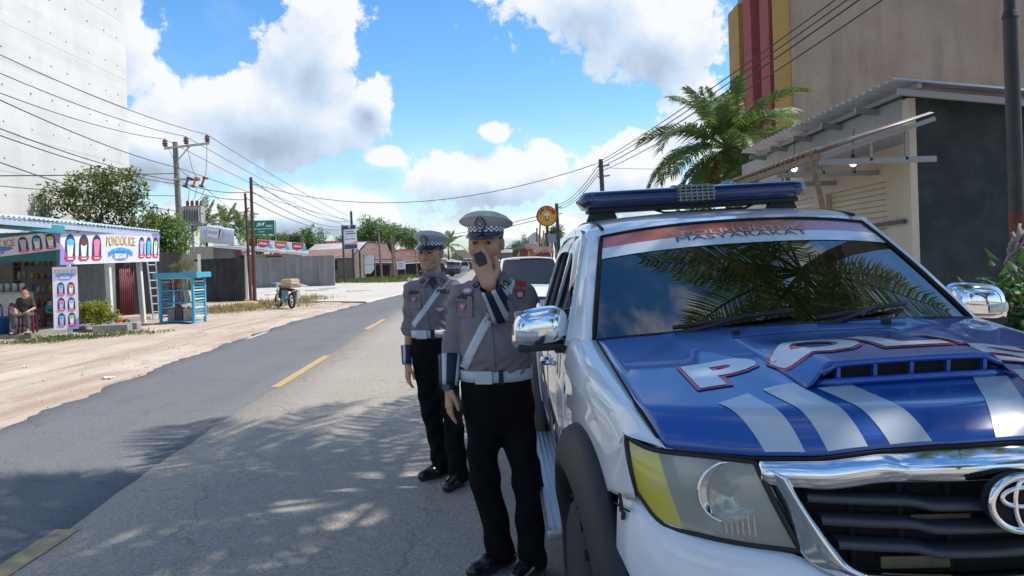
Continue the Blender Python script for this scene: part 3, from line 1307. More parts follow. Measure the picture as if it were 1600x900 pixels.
# ---------------------------------------------------------------- stall
M_TEAL = mat('teal_paint', (0.035, 0.23, 0.28), 0.6, 0, (0.05, 0.29, 0.34), 3, stain=(.2, .2, .18), stain_amt=.3)
M_BLUEP = mat('light_blue_paint', (0.04, 0.36, 0.56), 0.5, 0, (0.06, 0.42, 0.60), 5, stain=(.30, .26, .22), stain_amt=.4, stain_scale=(9, 9, 4))
M_ROOFB = mat('pale_blue_roofing', (0.42, 0.55, 0.68), 0.45, .2, (0.50, 0.60, 0.70), 2, stain=(.35, .27, .2), stain_amt=.35)
M_PURP = mat('banner_lilac', (0.36, 0.27, 0.66), 0.5)
M_BANW = mat('banner_white', (0.80, 0.78, 0.84), 0.5, 0, (0.72, 0.70, 0.80), .8)
M_RED = mat('print_red', (0.62, 0.03, 0.07), 0.5)
M_NAVY = mat('print_navy', (0.035, 0.05, 0.16), 0.5)
M_PBLUE = mat('print_blue', (0.06, 0.28, 0.75), 0.5)
M_CYAN = mat('print_cyan', (0.10, 0.55, 0.80), 0.5)
M_PYEL = mat('print_yellow', (0.90, 0.58, 0.06), 0.5)
M_PORG = mat('print_orange', (0.88, 0.32, 0.05), 0.5)
M_PINK = mat('print_pink', (0.85, 0.22, 0.38), 0.5)
M_LIME = mat('print_lime', (0.52, 0.68, 0.12), 0.5)
M_PW = mat('print_white', (0.85, 0.85, 0.86), 0.5)
M_BROWN = mat('print_brown', (0.16, 0.06, 0.03), 0.5)
M_LILACC = mat('print_lavender', (0.55, 0.50, 0.72), 0.5)


def drink(fl, x, y, h, top, body, w=None):
 """one picture of a cup in a dark arch with a red ribbon"""
 w = w or h * .42
 n = 14
 arch = [(x - w / 2, y - h * .32)] + [(x + w / 2 * math.cos(math.pi * (1 - i / n)), y + h * .5 * math.sin(math.pi * i / n) ** .8) for i in range(1, n)] + [(x + w / 2, y - h * .32)]
 fl.poly('drink_picture', arch, M_NAVY, 0)
 fl.poly('cup_picture', [(x - w * .22, y - h * .34), (x + w * .22, y - h * .34), (x + w * .32, y + h * .18), (x - w * .32, y + h * .18)], body, 1)
 fl.ell('drink_top', x, y + h * .2, w * .36, h * .13, top, 2, 14)
 fl.poly('ribbon', [(x - w * .56, y - h * .30), (x - w * .42, y - h * .33), (x + w * .42, y - h * .33), (x + w * .56, y - h * .30), (x + w * .5, y - h * .43), (x + w * .3, y - h * .50), (x - w * .3, y - h * .50), (x - w * .52, y - h * .43)], M_RED, 3)
 fl.rect('ribbon_lettering', x, y - h * .41, w * .5, h * .05, M_PW, 4)


def rainbow_text(fl, body, x, y, size, width, arch):
 """yellow-to-orange arched headline with a dark rim"""
 fl.text('headline_rim', body, x + size * .03, y - size * .05, size * 1.12, M_NAVY, 1, width * 1.03, .012 * size, arch)
 half = len(body) // 2
 fl.text('headline', body, x, y, size, M_PYEL, 2, width, .0, arch)


stall = thing('drink_stall', 'teal roadside drinks stall with a pale blue sheet roof', 'stall', (0, 0, 0))
E0, E1 = at(-60, 331, 16.2), at(250, 361, 25.2)
back = Vector((-5.2, -.3, .75))
mb = corrugated(E0, E1, E0 + back, E1 + back, 48, .022, 3)
o = mb.build('roof_sheet', M_ROOFB, stall, True)
md = o.modifiers.new('thick', 'SOLIDIFY')
md.thickness = .004
mb = MB()
mb.bar(E0 + Vector((-.06, 0, -.11)), E1 + Vector((-.06, 0, -.11)), .03, .16)
mb.build('fascia_board', M_ROOFB, stall)
mb = MB()
mb.bar(at(-60, 345, 16.6), at(100, 359, 19.9), .05, .2)
mb.build('teal_fascia', M_TEAL, stall)
for k in range(7):
 q = k / 6
 a = E0.lerp(E1, q) + Vector((-.1, 0, -.2))
 mb = MB()
 mb.bar(a, a + back * .98, .06, .09)
 mb.build('rafter', M_WOOD, stall)
for (px, py0, py1, Y) in [(180, 405, 513, 22.4), (241, 405, 506, 24.3)]:
 p0, p1 = at(px - 1, py0, Y), gnd(px + 2, py1)
 p1 = Vector((p0.x + (p1.x - p0.x) * .3, p0.y, 0))
 mb = MB()
 ox = .22 if px < 200 else .5
 mb.bar((p1.x - ox, p1.y, -.05), (p0.x - ox, p0.y, p0.z + .5), .13, .13)
 mb.build('post', M_WHITE, stall)
# the teal kiosk front with its open doorway
YK = 22.3
c0 = at(97, 400, YK)
mb = MB()
mb.box((c0.x - .05, YK, 1.45), (.14, .14, 2.9))
mb.build('corner_post', M_BLUEP, stall)
mb = MB()
mb.box((c0.x - 3.1, YK + .02, 2.42), (6.0, .06, .85))
mb.build('lintel_panel', M_TEAL, stall)
mb = MB()
mb.box((c0.x - .2, YK + .04, 1.0), (.12, .05, 2.0))
mb.build('door_frame', mat('brown_door_frame', (0.24, 0.10, 0.07), .6), stall)
mb = MB()
mb.box((c0.x - 3.1, YK + 3.0, 1.4), (6.0, .06, 2.8))
mb.box((c0.x - .05, YK + 1.55, 1.4), (.05, 2.9, 2.8))
mb.build('inner_wall', mat('stall_wall', (0.20, 0.21, 0.19), .8, 0, (.13, .13, .12), 2), stall)
mb = MB()
mb.box((c0.x - 2.9, YK + .2, .04), (7.6, 6.4, .12))
mb.build('floor_slab', mat('stall_floor', (0.30, 0.28, 0.26), .8, 0, (.22, .2, .18), 3), stall)
# shelf with jars and goods inside the doorway
sh = thing('goods_shelf', 'shelf of jars and packets inside the teal stall doorway', 'shelf', (c0.x - 1.1, YK + .8, .1))
mb = MB()
for k in range(5):
 mb.box((0, 0, .1 + k * .42), (1.5, .35, .03))
for sx in (-.75, .75):
 mb.box((sx, 0, .95), (.04, .35, 1.9))
mb.build('shelf_frame', M_WOOD, sh)
cols = [(0.5, 0.1, 0.06), (0.55, 0.42, 0.1), (0.3, 0.3, 0.32), (0.55, 0.5, 0.45), (0.12, 0.2, 0.35), (0.2, 0.12, 0.06)]
for k in range(5):
 for j in range(8):
  mb = MB()
  h = random.uniform(.16, .3)
  mb.lathe([(.055, 0), (.06, h * .7), (.035, h * .85), (.035, h), (0, h)], (-.66 + j * .185, random.uniform(-.05, .05), .116 + k * .42), 8)
  c = cols[(k * 3 + j * 5) % 6]
  mb.build('jar', mat('goods_%d' % ((k * 3 + j * 5) % 6), c, .4), sh, True)
ctr = thing('display_counter', 'white drinks counter with cup pictures in the stall doorway', 'counter', (at(8, 480, 21.6).x, 21.6, .1))
mb = MB()
mb.box((0, 0, .5), (1.3, .5, 1.0), None, .01)
mb.build('cabinet', M_WHITE, ctr)
mb = MB()
mb.box((0, 0, 1.02), (1.4, .6, .04), None, .01)
mb.build('worktop', M_STEEL, ctr)
for k in range(6):
 mb = MB()
 mb.lathe([(.06, 0), (.075, .22), (.07, .24), (0, .24)], (-.5 + k * .2, 0, 1.042), 10)
 mb.build('dispenser', mat('clear_plastic', (.5, .55, .6), .15), ctr, True)
fl = Flat(ctr, frame_matrix((0, -.25, .5), (1, 0, 0), (0, 0, 1)))
for k in range(3):
 drink(fl, -.35 + k * .35, .0, .5, (M_PW, M_CYAN, M_PINK)[k], M_LILACC)

# banners
b1 = thing('drinks_banner', 'long white printed drinks banner hanging from the stall eave towards the road', 'banner', (0, 0, 0))
M1, w1, h1 = face_frame(at(95, 360, 20.0), at(249.5, 365, 25.0), at(93.5, 414, 20.0))
plate('cloth', M1, w1, h1, .008, M_BANW, b1)
f1 = Flat(b1, M1)
f1.poly('corner_print', [(-w1 / 2, -h1 / 2), (-w1 * .38, -h1 / 2), (-w1 * .46, -h1 * .1), (-w1 / 2, h1 * .15)], M_PURP, 0)
f1.poly('corner_print', [(w1 / 2, h1 / 2), (w1 * .40, h1 / 2), (w1 * .43, h1 * .2), (w1 / 2, -h1 * .05)], M_PURP, 0)
f1.poly('top_print', [(-w1 / 2, h1 / 2), (w1 / 2, h1 / 2), (w1 / 2, h1 * .42), (-w1 / 2, h1 * .40)], M_LILACC, 0)
for k, (tp, bd) in enumerate([(M_CYAN, M_PW), (M_BROWN, M_PW), (M_PINK, M_PINK)]):
 drink(f1, w1 * (-.42 + .118 * k), .0, h1 * .80, tp, bd, w1 * .088)
for k, (tp, bd) in enumerate([(M_LILACC, M_LILACC), (M_CYAN, M_CYAN), (M_LIME, M_PW)]):
 drink(f1, w1 * (.285 + .083 * k), .0, h1 * .74, tp, bd, w1 * .068)
rainbow_text(f1, 'PONDOK ICE', w1 * .055, h1 * .24, h1 * .28, w1 * .29, .05)
f1.poly('blue_band', [(w1 * .055 + w1 * .13 * (i / 6 - 1), -.0 + h1 * (.0 - .16 * (i / 6 - 1) ** 2)) for i in range(13)] + [(w1 * .055 + w1 * .125 * (1 - i / 6), -h1 * .15 + h1 * (.0 - .16 * (1 - i / 6) ** 2)) for i in range(13)], M_PBLUE, 1)
f1.text('band_lettering', 'ANEKA MINUMAN', w1 * .055, -h1 * .07, h1 * .09, M_CYAN, 3, w1 * .21, .004, .05)
f1.ell('badge', w1 * .055, -h1 * .28, w1 * .085, h1 * .155, M_PURP, 1)
f1.ell('badge_inner', w1 * .055, -h1 * .275, w1 * .078, h1 * .13, M_PBLUE, 2)
f1.text('badge_lettering', 'SEGAR', w1 * .055, -h1 * .28, h1 * .17, M_PW, 3, w1 * .13, .008)

b2 = thing('drinks_banner', 'sagging white drinks banner tied across the teal stall front above the doorway', 'banner', (0, 0, 0))
M2, w2, h2 = face_frame(at(-66, 380, 19.6), at(93, 361, 19.9), at(-66, 409, 19.6))
plate('cloth', M2, w2, h2, .008, M_BANW, b2)
f2 = Flat(b2, M2)
f2.poly('corner_print', [(w2 / 2, h2 / 2), (w2 * .34, h2 / 2), (w2 * .40, h2 * .1), (w2 / 2, -h2 * .2)], M_PURP, 0)
for k, (tp, bd) in enumerate([(M_LILACC, M_LILACC), (M_CYAN, M_PW), (M_LIME, M_PW)]):
 drink(f2, w2 * (.14 + .135 * k), .0, h2 * .86, tp, bd, w2 * .1)
rainbow_text(f2, 'PONDOK ICE', -w2 * .16, h2 * .2, h2 * .34, w2 * .42, .03)
f2.ell('badge', -w2 * .16, -h2 * .12, w2 * .2, h2 * .16, M_PBLUE, 1)
f2.ell('badge', -w2 * .16, -h2 * .28, w2 * .11, h2 * .17, M_PURP, 2)
f2.text('badge_lettering', 'SEGAR', -w2 * .16, -h2 * .28, h2 * .2, M_PW, 3, w2 * .15, .006)

b3 = thing('standing_banner', 'narrow upright drinks banner with six cups on a post by the road', 'banner', (0, 0, 0))
M3, w3, h3 = face_frame(at(81.5, 417.5, 19.2), at(121, 416.5, 19.5), at(84, 516, 19.2))
plate('cloth', M3, w3, h3, .012, M_BANW, b3)
f3 = Flat(b3, M3)
f3.poly('corner_print', [(w3 / 2, -h3 / 2), (-w3 * .02, -h3 / 2), (w3 * .2, -h3 * .42), (w3 / 2, -h3 * .3)], M_PURP, 0)
f3.poly('top_print', [(-w3 / 2, h3 / 2), (w3 / 2, h3 / 2), (w3 / 2, h3 * .36), (0, h3 * .33), (-w3 / 2, h3 * .28)], M_LILACC, 0)
for r_ in range(3):
 for c_ in range(2):
  tp = [(M_CYAN, M_PORG), (M_PINK, M_LILACC), (M_CYAN, M_LIME)][r_][c_]
  drink(f3, w3 * (-.18 + .40 * c_), h3 * (.15 - .245 * r_), h3 * .21, tp, [M_LILACC, M_PW][c_], w3 * .30)
rainbow_text(f3, 'PONDOK ICE', 0, h3 * .435, h3 * .07, w3 * .84, .1)
f3.ell('badge', 0, h3 * .365, w3 * .4, h3 * .03, M_PBLUE, 1)
f3.ell('badge', 0, h3 * .325, w3 * .27, h3 * .033, M_PURP, 2)
f3.text('badge_lettering', 'SEGAR', 0, h3 * .325, h3 * .036, M_PW, 3, w3 * .4, .003)
pc = at(104, 500, 19.4)
mb = MB()
mb.box((pc.x + .06, pc.y + .05, .9), (.09, .06, 1.85))
mb.build('post', M_WHITE, b3)

# plastic stools, bin, basket
M_MAROON = mat('maroon_plastic', (0.13, 0.02, 0.03), .45)


def stool(loc, label, h=.5, m=None):
 s = thing('plastic_stool', label, 'stool', loc, .3, 'stools at the drinks stall')
 m = m or M_MAROON
 mb = MB()
 mb.box((0, 0, h - .015), (.34, .34, .03), None, .012)
 mb.build('seat', m, s)
 for sx in (-1, 1):
  for sy in (-1, 1):
   mb = MB()
   mb.bar((sx * .17, sy * .17, 0), (sx * .14, sy * .14, h - .03), .045, .045)
   mb.build('leg', m, s)
 mb = MB()
 for sx in (-1, 1):
  mb.bar((sx * .15, -.15, .2), (sx * .15, .15, .2), .02, .04)
  mb.bar((-.15, sx * .15, .2), (.15, sx * .15, .2), .02, .04)
 mb.build('stretcher', m, s)
 return s


pst = gnd(72, 517)
stool((pst.x, pst.y + .2, .1), 'maroon plastic stool under the small figure in turquoise')
pst2 = gnd(34, 528)
stool((pst2.x, pst2.y + .25, .1), 'maroon plastic stool under the seated figure in dark clothes')
bn = thing('blue_bucket', 'round blue plastic bucket on the stall floor', 'bucket', (gnd(3, 528).x, gnd(3, 528).y, .1))
mb = MB()
mb.lathe([(.16, 0), (.2, .42), (.215, .42), (.215, .45), (.19, .45), (.15, .04), (0, .04)], (0, 0, 0), 18)
mb.build('pail', mat('blue_plastic', (.03, .10, .30), .4), bn, True)
mb = MB()
mb.tube([(-.21, 0, .42), (-.15, -.05, .56), (0, -.07, .6), (.15, -.05, .56), (.21, 0, .42)], .006, 5)
mb.build('handle', M_STEEL, bn)

# shrub in front of the stall
p = gnd(155, 516)
rs = np.random.default_rng(5)
cl = blob_clumps(rs, 22, (0, 0, .56), (.56, .42, .34), .16)
tree('variegated_shrub', 'rounded yellow-green variegated shrub on thin stems before the stall', (p.x, p.y, 0), .6, cl, 4600, .085, M_LEAF_D, 5, .028, cat='shrub', fork=.3)
mb = MB()
# kerb blocks around a pot
for k, (px, py, L_) in enumerate([(176, 518, .9), (197, 515, .7)]):
 q = gnd(px, py)
 mb = MB()
 mb.box((0, 0, .09), (L_, .34, .2), (0, 0, .12), .02)
 o = mb.build('concrete_block', mat('grey_block', (.34, .34, .33), .9, 0, (.24, .24, .23), 4))
 o.location = (q.x, q.y, 0)
 tag(o, 'long grey concrete block on the sand by the yellow-green shrub' if k == 0 else 'shorter grey concrete block at the foot of the white stall post', 'block')
q = gnd(172, 511)
bk = thing('red_basin', 'red plastic basin behind the yellow-green shrub', 'basin', (q.x, q.y + .5, 0))
mb = MB()
mb.lathe([(.14, 0), (.22, .16), (.245, .17), (.22, .18), (.13, .03), (0, .03)], (0, 0, 0), 16)
mb.build('bowl', mat('red_plastic', (.55, .02, .015), .4), bk, True)
mb = MB()
mb.tube([(.235 * math.cos(a * .4), .235 * math.sin(a * .4), .172) for a in range(16)], .012, 6, closed=True)
mb.build('rim', mat('red_plastic', (.5, .02, .02), .4), bk, True)

# walls behind the stall
M_BLKW = mat('blackened_wall', (0.022, 0.024, 0.026), .9, 0, (0.045, 0.046, 0.048), 1.2, stain=(.10, .10, .095), stain_amt=.6, stain_scale=(3, 3, .5), bump=.3, bscale=12)


def wall(name, label, a, b, h, th, m, cap=None, panels=0):
 t_ = thing(name, label, 'wall', (a[0], a[1], 0))
 a, b = Vector((a[0], a[1], 0)), Vector((b[0], b[1], 0))
 n_ = max(1, panels)
 for k in range(n_):
  p0, p1 = a.lerp(b, k / n_), a.lerp(b, (k + 1) / n_)
  g = (p1 - p0).normalized() * .012
  mb = MB()
  mb.bar(p0 + g - a + Vector((0, 0, h / 2 - .1)), p1 - g - a + Vector((0, 0, h / 2 - .1)), th, h + .2)
  mb.build('wall_panel', m, t_)
 if cap:
  mb = MB()
  mb.bar(Vector((0, 0, h + .03)), b - a + Vector((0, 0, h + .03)), th + .06, .06)
  mb.build('coping', cap, t_)
 return t_


wall('yard_wall', 'soot-blackened yard wall behind the drinks stall', (-17.6, 27.5), (-12.9, 29.8), 2.35, .14, M_BLKW, None, 3)
mf = thing('sheet_fence', 'maroon corrugated sheet fence behind the leaning ladder', 'fence', (0, 0, 0))
fa, fb = at(188, 488, 28.6), at(238, 488, 29.6)
fa.z = fb.z = 0
mb = corrugated(fa, fb, fa + Vector((0, 0, 1.75)), fb + Vector((0, 0, 1.75)), 16, .02)
o = mb.build('sheet', mat('maroon_sheet', (.13, .025, .03), .5, 0, (.17, .04, .045), 3), mf, True)
o.modifiers.new('t', 'SOLIDIFY').thickness = .004
mb = MB()
mb.bar(fa + Vector((0, .05, 1.3)), fb + Vector((0, .05, 1.3)), .05, .07)
mb.build('rail', M_WOOD, mf)

# ladder leaning at the stall end
ld = thing('ladder', 'pale aluminium ladder leaning at the end of the stall', 'ladder', (0, 0, 0))
la = [at(240, 505, 25.4), at(249, 503, 25.6)]
lt = [at(229, 402, 25.9), at(243, 402, 26.1)]
for i in range(2):
 mb = MB()
 la[i].z = 0.0
 mb.bar(la[i], lt[i], .045, .06)
 mb.build('stile', M_STEEL, ld)
for k in range(1, 8):
 mb = MB()
 mb.cyl(la[0].lerp(lt[0], k / 8), la[1].lerp(lt[1], k / 8), .02, None, 8)
 mb.build('rung', M_STEEL, ld)

# bottled fuel rack
rk = thing('fuel_rack', 'light blue slatted roadside rack filled with fuel bottles', 'rack', (0, 0, 0))
r0, r1 = gnd(252, 506), gnd(303, 505)
r2 = gnd(315, 500)
ex = (r1 - r0)
ex.z = 0
W = ex.length
ex.normalize()
ey = Vector((-ex.y, ex.x, 0))
rk.location = (r0.x, r0.y, 0)
rk.rotation_euler = (0, 0, math.atan2(ex.y, ex.x))
D_, HR = .62, 1.42
for (x, y) in [(0, 0), (W, 0), (0, D_), (W, D_)]:
 mb = MB()
 mb.box((x, y, HR / 2), (.07, .07, HR))
 mb.build('corner_post', M_BLUEP, rk)
for zz in (.06, .62, 1.0):
 mb = MB()
 mb.box((W / 2, D_ / 2, zz), (W - .08, D_ - .08, .03))
 mb.build('shelf_board', M_BLUEP, rk)
for side in (0, W):
 for k in range(13):
  mb = MB()
  mb.box((side, D_ / 2, .2 + k * .088), (.025, D_ - .075, .045))
  mb.build('slat', M_BLUEP if k % 3 else M_WHITE, rk)
for (cx, cyy, sx, sy, rr) in [(W / 2, -.06, W + .34, .03, 0), (W / 2, D_ + .1, W + .34, .03, 0), (-.17, D_ / 2, .03, D_ + .16, 0), (W + .17, D_ / 2, .03, D_ + .16, 0)]:
 mb = MB()
 mb.box((cx, cyy, HR + .04), (sx, sy, .16))
 mb.build('fascia', M_BLUEP, rk)
mb = MB()
mb.box((W / 2, D_ / 2, HR + .05), (W + .3, D_ + .1, .03))
mb.build('top_board', M_BLUEP, rk)
mb = MB()
mb.box((W / 2, .0, HR - .05), (W - .07, .02, .04))
mb.build('paper_strip', M_WHITE, rk)
M_BOT = [mat('bottle_red', (.35, .05, .03), .25), mat('bottle_amber', (.45, .28, .08), .25), mat('bottle_grey', (.18, .22, .26), .25), mat('bottle_clear', (.5, .5, .42), .2)]
for zz, row, n_, h in [(1.015, (0, 0, 1, 3, 1, 0), 6, .3), (.635, (2, 2, 2, 3, 3, 2), 5, .3)]:
 for k in range(n_):
  bt = thing('fuel_bottle', ['fuel bottle on the upper shelf of the blue rack', 'fuel bottle on the middle shelf of the blue rack'][zz < .9], 'bottle', (0, 0, 0), 0, 'bottles on the upper rack shelf' if zz > .9 else 'bottles on the middle rack shelf')
  loc = Vector((.16 + k * (W - .3) / (n_ - 1), D_ * .45, zz))
  bt.location = rk.location + Matrix.Rotation(rk.rotation_euler.z, 3, 'Z') @ loc
  mb = MB()
  mb.lathe([(.05, 0), (.055, .02), (.055, h * .6), (.022, h * .78), (.02, h * .95), (0, h * .95)], (0, 0, 0), 10)
  mb.build('bottle_body', M_BOT[row[k % len(row)]], bt, True)
  mb = MB()
  mb.cyl((0, 0, h * .94), (0, 0, h), .024, None, 8)
  mb.build('stopper', M_RED, bt)
for k, (xx, w_, h, cc) in enumerate([(.2, .22, .34, (.35, .33, .3)), (.45, .2, .4, (.08, .08, .09)), (.72, .25, .36, (.5, .44, .36))]):
 mb = MB()
 mb.box((0, 0, h / 2), (w_, .3, h), (0, 0, .1 * k), .02)
 mb.box((0, 0, h + .03), (w_ * .4, .05, .06), (0, 0, .1 * k), .01)
 o = mb.build('fuel_can', mat('can_%d' % k, cc, .5, 0, tuple(c * .6 for c in cc), 8))
 o.location = rk.location + Matrix.Rotation(rk.rotation_euler.z, 3, 'Z') @ Vector((xx, D_ * .5, .077))
 tag(o, ['grey can on the bottom shelf of the blue rack', 'black can on the bottom shelf of the blue rack', 'tan can on the bottom shelf of the blue rack'][k], 'can')

# ---------------------------------------------------------------- transformer pole
tp = thing('transformer_pole', 'grey utility pole carrying a transformer box and crossarm above the fuel rack', 'utility pole', (0, 0, 0))
YP = 37.0
top, ins = at(273.5, 222, YP), YP
bx = at(287, 470, YP)
M_POLE = mat('pole_concrete', (0.17, 0.155, 0.145), .8, 0, (.24, .22, .2), 4, stain=(.09, .08, .07), stain_amt=.5)
mb = MB()
mb.cyl((bx.x, YP, -.2), top, .17, .12, 12)
mb.build('pole', M_POLE, tp, True, 40)
ca, cb = at(257, 232, YP - .1), at(327, 224, YP - .1)
mb = MB()
mb.bar(ca, cb, .1, .1)
mb.build('crossarm', M_STEEL, tp)
mb = MB()
mb.bar(at(278, 250, YP - .1), at(297, 228, YP - .1), .05, .05)
mb.build('brace', M_STEEL, tp)
M_INS = mat('brown_insulator', (.16, .06, .05), .3)
INS = []
for px, py in [(258, 231), (291, 227), (324, 224)]:
 b_ = at(px, py, YP - .1)
 mb = MB()
 mb.lathe([(.03, 0), (.13, .05), (.08, .1), (.15, .16), (.09, .22), (.13, .3), (.05, .36), (0, .36)], b_ + Vector((0, 0, .04)), 12)
 mb.build('insulator', M_INS, tp, True)
 INS.append(b_ + Vector((0, 0, .42)))
mb = MB()
mb.bar(at(272, 280, YP - .12), at(312, 281, YP - .4), .1, .1)
mb.build('fuse_bracket', M_STEEL, tp)
FUSE = []
for k, (px, cc) in enumerate([(291, (.05, .06, .16)), (303, (.45, .25, .05)), (316, (.26, .05, .06))]):
 mb = MB()
 mb.bar(at(px - 2, 293, YP - .45), at(px + 4, 276, YP - .5), .07, .07)
 mb.bar(at(px - 4, 290, YP - .45), at(px + 1, 292, YP - .5), .16, .1)
 mb.bar(at(px + 2, 278, YP - .45), at(px + 8, 279, YP - .5), .16, .1)
 mb.build('fuse_cutout', mat('fuse_%d' % k, cc, .4), tp)
 FUSE.append(at(px + 4, 275, YP - .5))
M_TRAFO = mat('transformer_grey', (.37, .37, .345), .5, 0, (.31, .31, .29), 2, stain=(.2, .17, .12), stain_amt=.35)
q0, q1 = at(290, 323, YP - .5), at(319, 349, YP - .5)
cx, cz, wx, wz = (q0.x + q1.x) / 2, (q0.z + q1.z) / 2, q1.x - q0.x, q0.z - q1.z
tank = MB()
tank.box((cx, YP - .6, cz), (wx, .55, wz), None, .02)
tk = tank.build('transformer_tank', M_TRAFO, tp)
for k in range(7):
 mb = MB()
 mb.box((cx - wx * .42 + k * wx * .14, YP - .93, cz), (.025, .11, wz * .8))
 mb.build('cooling_fin', M_TRAFO, tk)
for k in range(7):
 mb = MB()
 mb.lathe([(.03, 0), (.06, .04), (.035, .08), (.06, .12), (.035, .16), (.055, .2), (.02, .28), (0, .28)], (cx - wx * .4 + k * wx * .13, YP - .55 - .12 * (k % 2), cz + wz / 2), 8)
 mb.build('bushing', M_INS, tk, True)
mb = MB()
mb.bar((cx - wx * .7, YP - .35, cz - wz / 2 - .07), (cx + wx * .6, YP - .35, cz - wz / 2 - .07), .08, .1)
mb.bar((cx - wx * .7, YP - .85, cz - wz / 2 - .07), (cx + wx * .6, YP - .85, cz - wz / 2 - .07), .08, .1)
mb.bar(at(281, 385, YP - .2), (cx + wx * .2, YP - .6, cz - wz / 2 - .12), .07, .09)
mb.build('platform', M_STEEL, tp)
mb = MB()
for dx in (8, 11.5):
 mb.tube([at(276 + dx, 322, YP - .22), at(277 + dx, 330, YP - .22), at(282 + dx * .9, 440, YP - .22), at(284 + dx * .8, 470, YP - .22)], .05, 8)
mb.build('conduit', M_STEEL, tp, True)
mb = MB()
mb.cyl(at(300, 352, YP - .6), at(303, 400, YP - .6), .06, None, 8)
mb.build('riser_pipe', M_STEEL, tp, True)
q0, q1 = at(288, 398, YP - .45), at(314, 434, YP - .45)
mb = MB()
mb.box(((q0.x + q1.x) / 2, YP - .6, (q0.z + q1.z) / 2), (q1.x - q0.x, .4, q0.z - q1.z), None, .02)
cab = mb.build('switch_cabinet', M_TRAFO, tp)
mb = MB()
mb.box(((q0.x + q1.x) / 2 + .2, YP - .81, (q0.z + q1.z) / 2), (.3, .02, (q0.z - q1.z) * .8))
mb.build('cabinet_door', M_TRAFO, cab)
mb = MB()
mb.box((q1.x - .05, YP - .83, q0.z - .3), (.16, .02, .08))
mb.build('vent', M_HOLE, cab)
mb = MB()
mb.bar(at(307, 370, YP - .9), at(310, 356, YP - .9), .18, .04)
mb.build('warning_tag', mat('tag_yellow', (.75, .5, .05), .5), tp)
mb = MB()
mb.bar(at(314, 334, YP - 1.0), at(318, 334, YP - 1.0), .1, .04)
mb.build('red_tag', M_RED, tp)
# drop leads on the pole
mb = MB()


def sag(a, b, s, n=14):
 a, b = Vector(a), Vector(b)
 return [a.lerp(b, i / n) - Vector((0, 0, s * 4 * (i / n) * (1 - i / n))) for i in range(n + 1)]


for k in range(3):
 mb.tube(sag(INS[k], FUSE[k], .35 + .1 * k), .012, 5)
 mb.tube(sag(FUSE[k] - Vector((0, 0, .5)), (cx - wx * .3 + k * wx * .26, YP - .6, cz + wz / 2 + .27), .15), .012, 5)
mb.build('drop_lead', M_WIRE, tp)

# thin red steel poles in the grass
M_RUST = mat('red_oxide_pole', (.17, .055, .04), .6, .2, (.11, .04, .035), 5, stain=(.05, .03, .03), stain_amt=.6)
for k, (px0, py0, px1, py1, Y, r, lab) in enumerate([(383, 303, 391, 450, 35.5, .075, 'shorter red-oxide steel pole in the grass by the parked motorbike'), (392, 278, 397.5, 452, 34.6, .09, 'taller dark red steel pole in the grass by the parked motorbike')]):
 tpp = thing('steel_pole', lab, 'pole', (0, 0, 0))
 a, b = at(px0, py0, Y), at(px1, py1, Y)
 d = (b - a)
 b = a + d * ((a.z + .15) / -d.z)
 mid = a.lerp(b, .5)
 mb = MB()
 mb.cyl(b, mid, r, None, 12)
 mb.build('lower_tube', M_RUST, tpp, True, 40)
 mb = MB()
 mb.cyl(mid, a, r * .78, None, 12)
 mb.build('upper_tube', M_RUST, tpp, True, 40)
 mb = MB()
 mb.cyl(mid - (b - a).normalized() * -.06, mid - (b - a).normalized() * .06, r * 1.12, None, 12)
 mb.build('collar', M_RUST, tpp, True, 40)
 mb = MB()
 mb.cyl(a, a - (b - a).normalized() * .04, r * .85, r * .4, 12)
 mb.build('cap', M_DARKSTEEL, tpp)

wall('yard_wall', 'black plastered wall behind the red poles', (at(300, 470, 40).x, 40.2), (at(384, 470, 38.5).x, 38.6), 2.2, .16, M_BLKW, None, 2)
mb = MB()
q = at(387, 470, 38.2)
mb.box((0, 0, 1.15), (.12, .12, 2.3))
mb.box((0, 0, 2.34), (.18, .18, .06))
mb.box((0, 0, .04), (.2, .2, .2))
o = mb.build('gate_post', M_WHITE)
o.location = (q.x, q.y, 0)
tag(o, 'slim white gate post at the end of the black wall', 'post')

# ---------------------------------------------------------------- parked motorbike with load
mk = thing('motorbike', 'old motorbike propped in the roadside grass with blue panniers', 'motorbike', (0, 0, 0))
wa, wb = gnd(456, 482), gnd(388, 478)
mk.location = (wa.x, wa.y, 0)
dv = Vector((wb.x - wa.x, wb.y - wa.y, 0))
mk.rotation_euler = (0, 0, math.atan2(dv.y, dv.x))
WBk = 1.22
M_TYRE = mat('tyre_rubber', (0.022, 0.022, 0.024), .8)
M_CHR = mat('chrome', (0.78, 0.79, 0.80), .07, 1.0)
for k, xx in enumerate((0, WBk)):
 mb = MB()
 mb.tube([(xx + .27 * math.cos(a * .3927), 0, .3 + .27 * math.sin(a * .3927)) for a in range(16)], .045, 8, closed=True)
 wl = mb.build('wheel', M_TYRE, mk, True)
 mb = MB()
 mb.cyl((xx, -.05, .3), (xx, .05, .3), .06, None, 10)
 for a in range(10):
  mb.bar((xx, 0, .3), (xx + .25 * math.cos(a * .628), 0, .3 + .25 * math.sin(a * .628)), .012, .012)
 mb.tube([(xx + .245 * math.cos(a * .3927), 0, .3 + .245 * math.sin(a * .3927)) for a in range(16)], .02, 6, closed=True)
 mb.build('rim', M_STEEL, wl, True, 40)
mb = MB()
mb.tube([(0, 0, .3), (.35, 0, .38), (.7, 0, .32), (1.0, 0, .75), (1.08, 0, .9)], .035, 8)
mb.tube([(.3, 0, .35), (.45, 0, .65), (.9, 0, .6)], .03, 8)
mb.build('frame', M_DARKSTEEL, mk, True)
mb = MB()
mb.box((.58, 0, .36), (.3, .24, .26), None, .05)
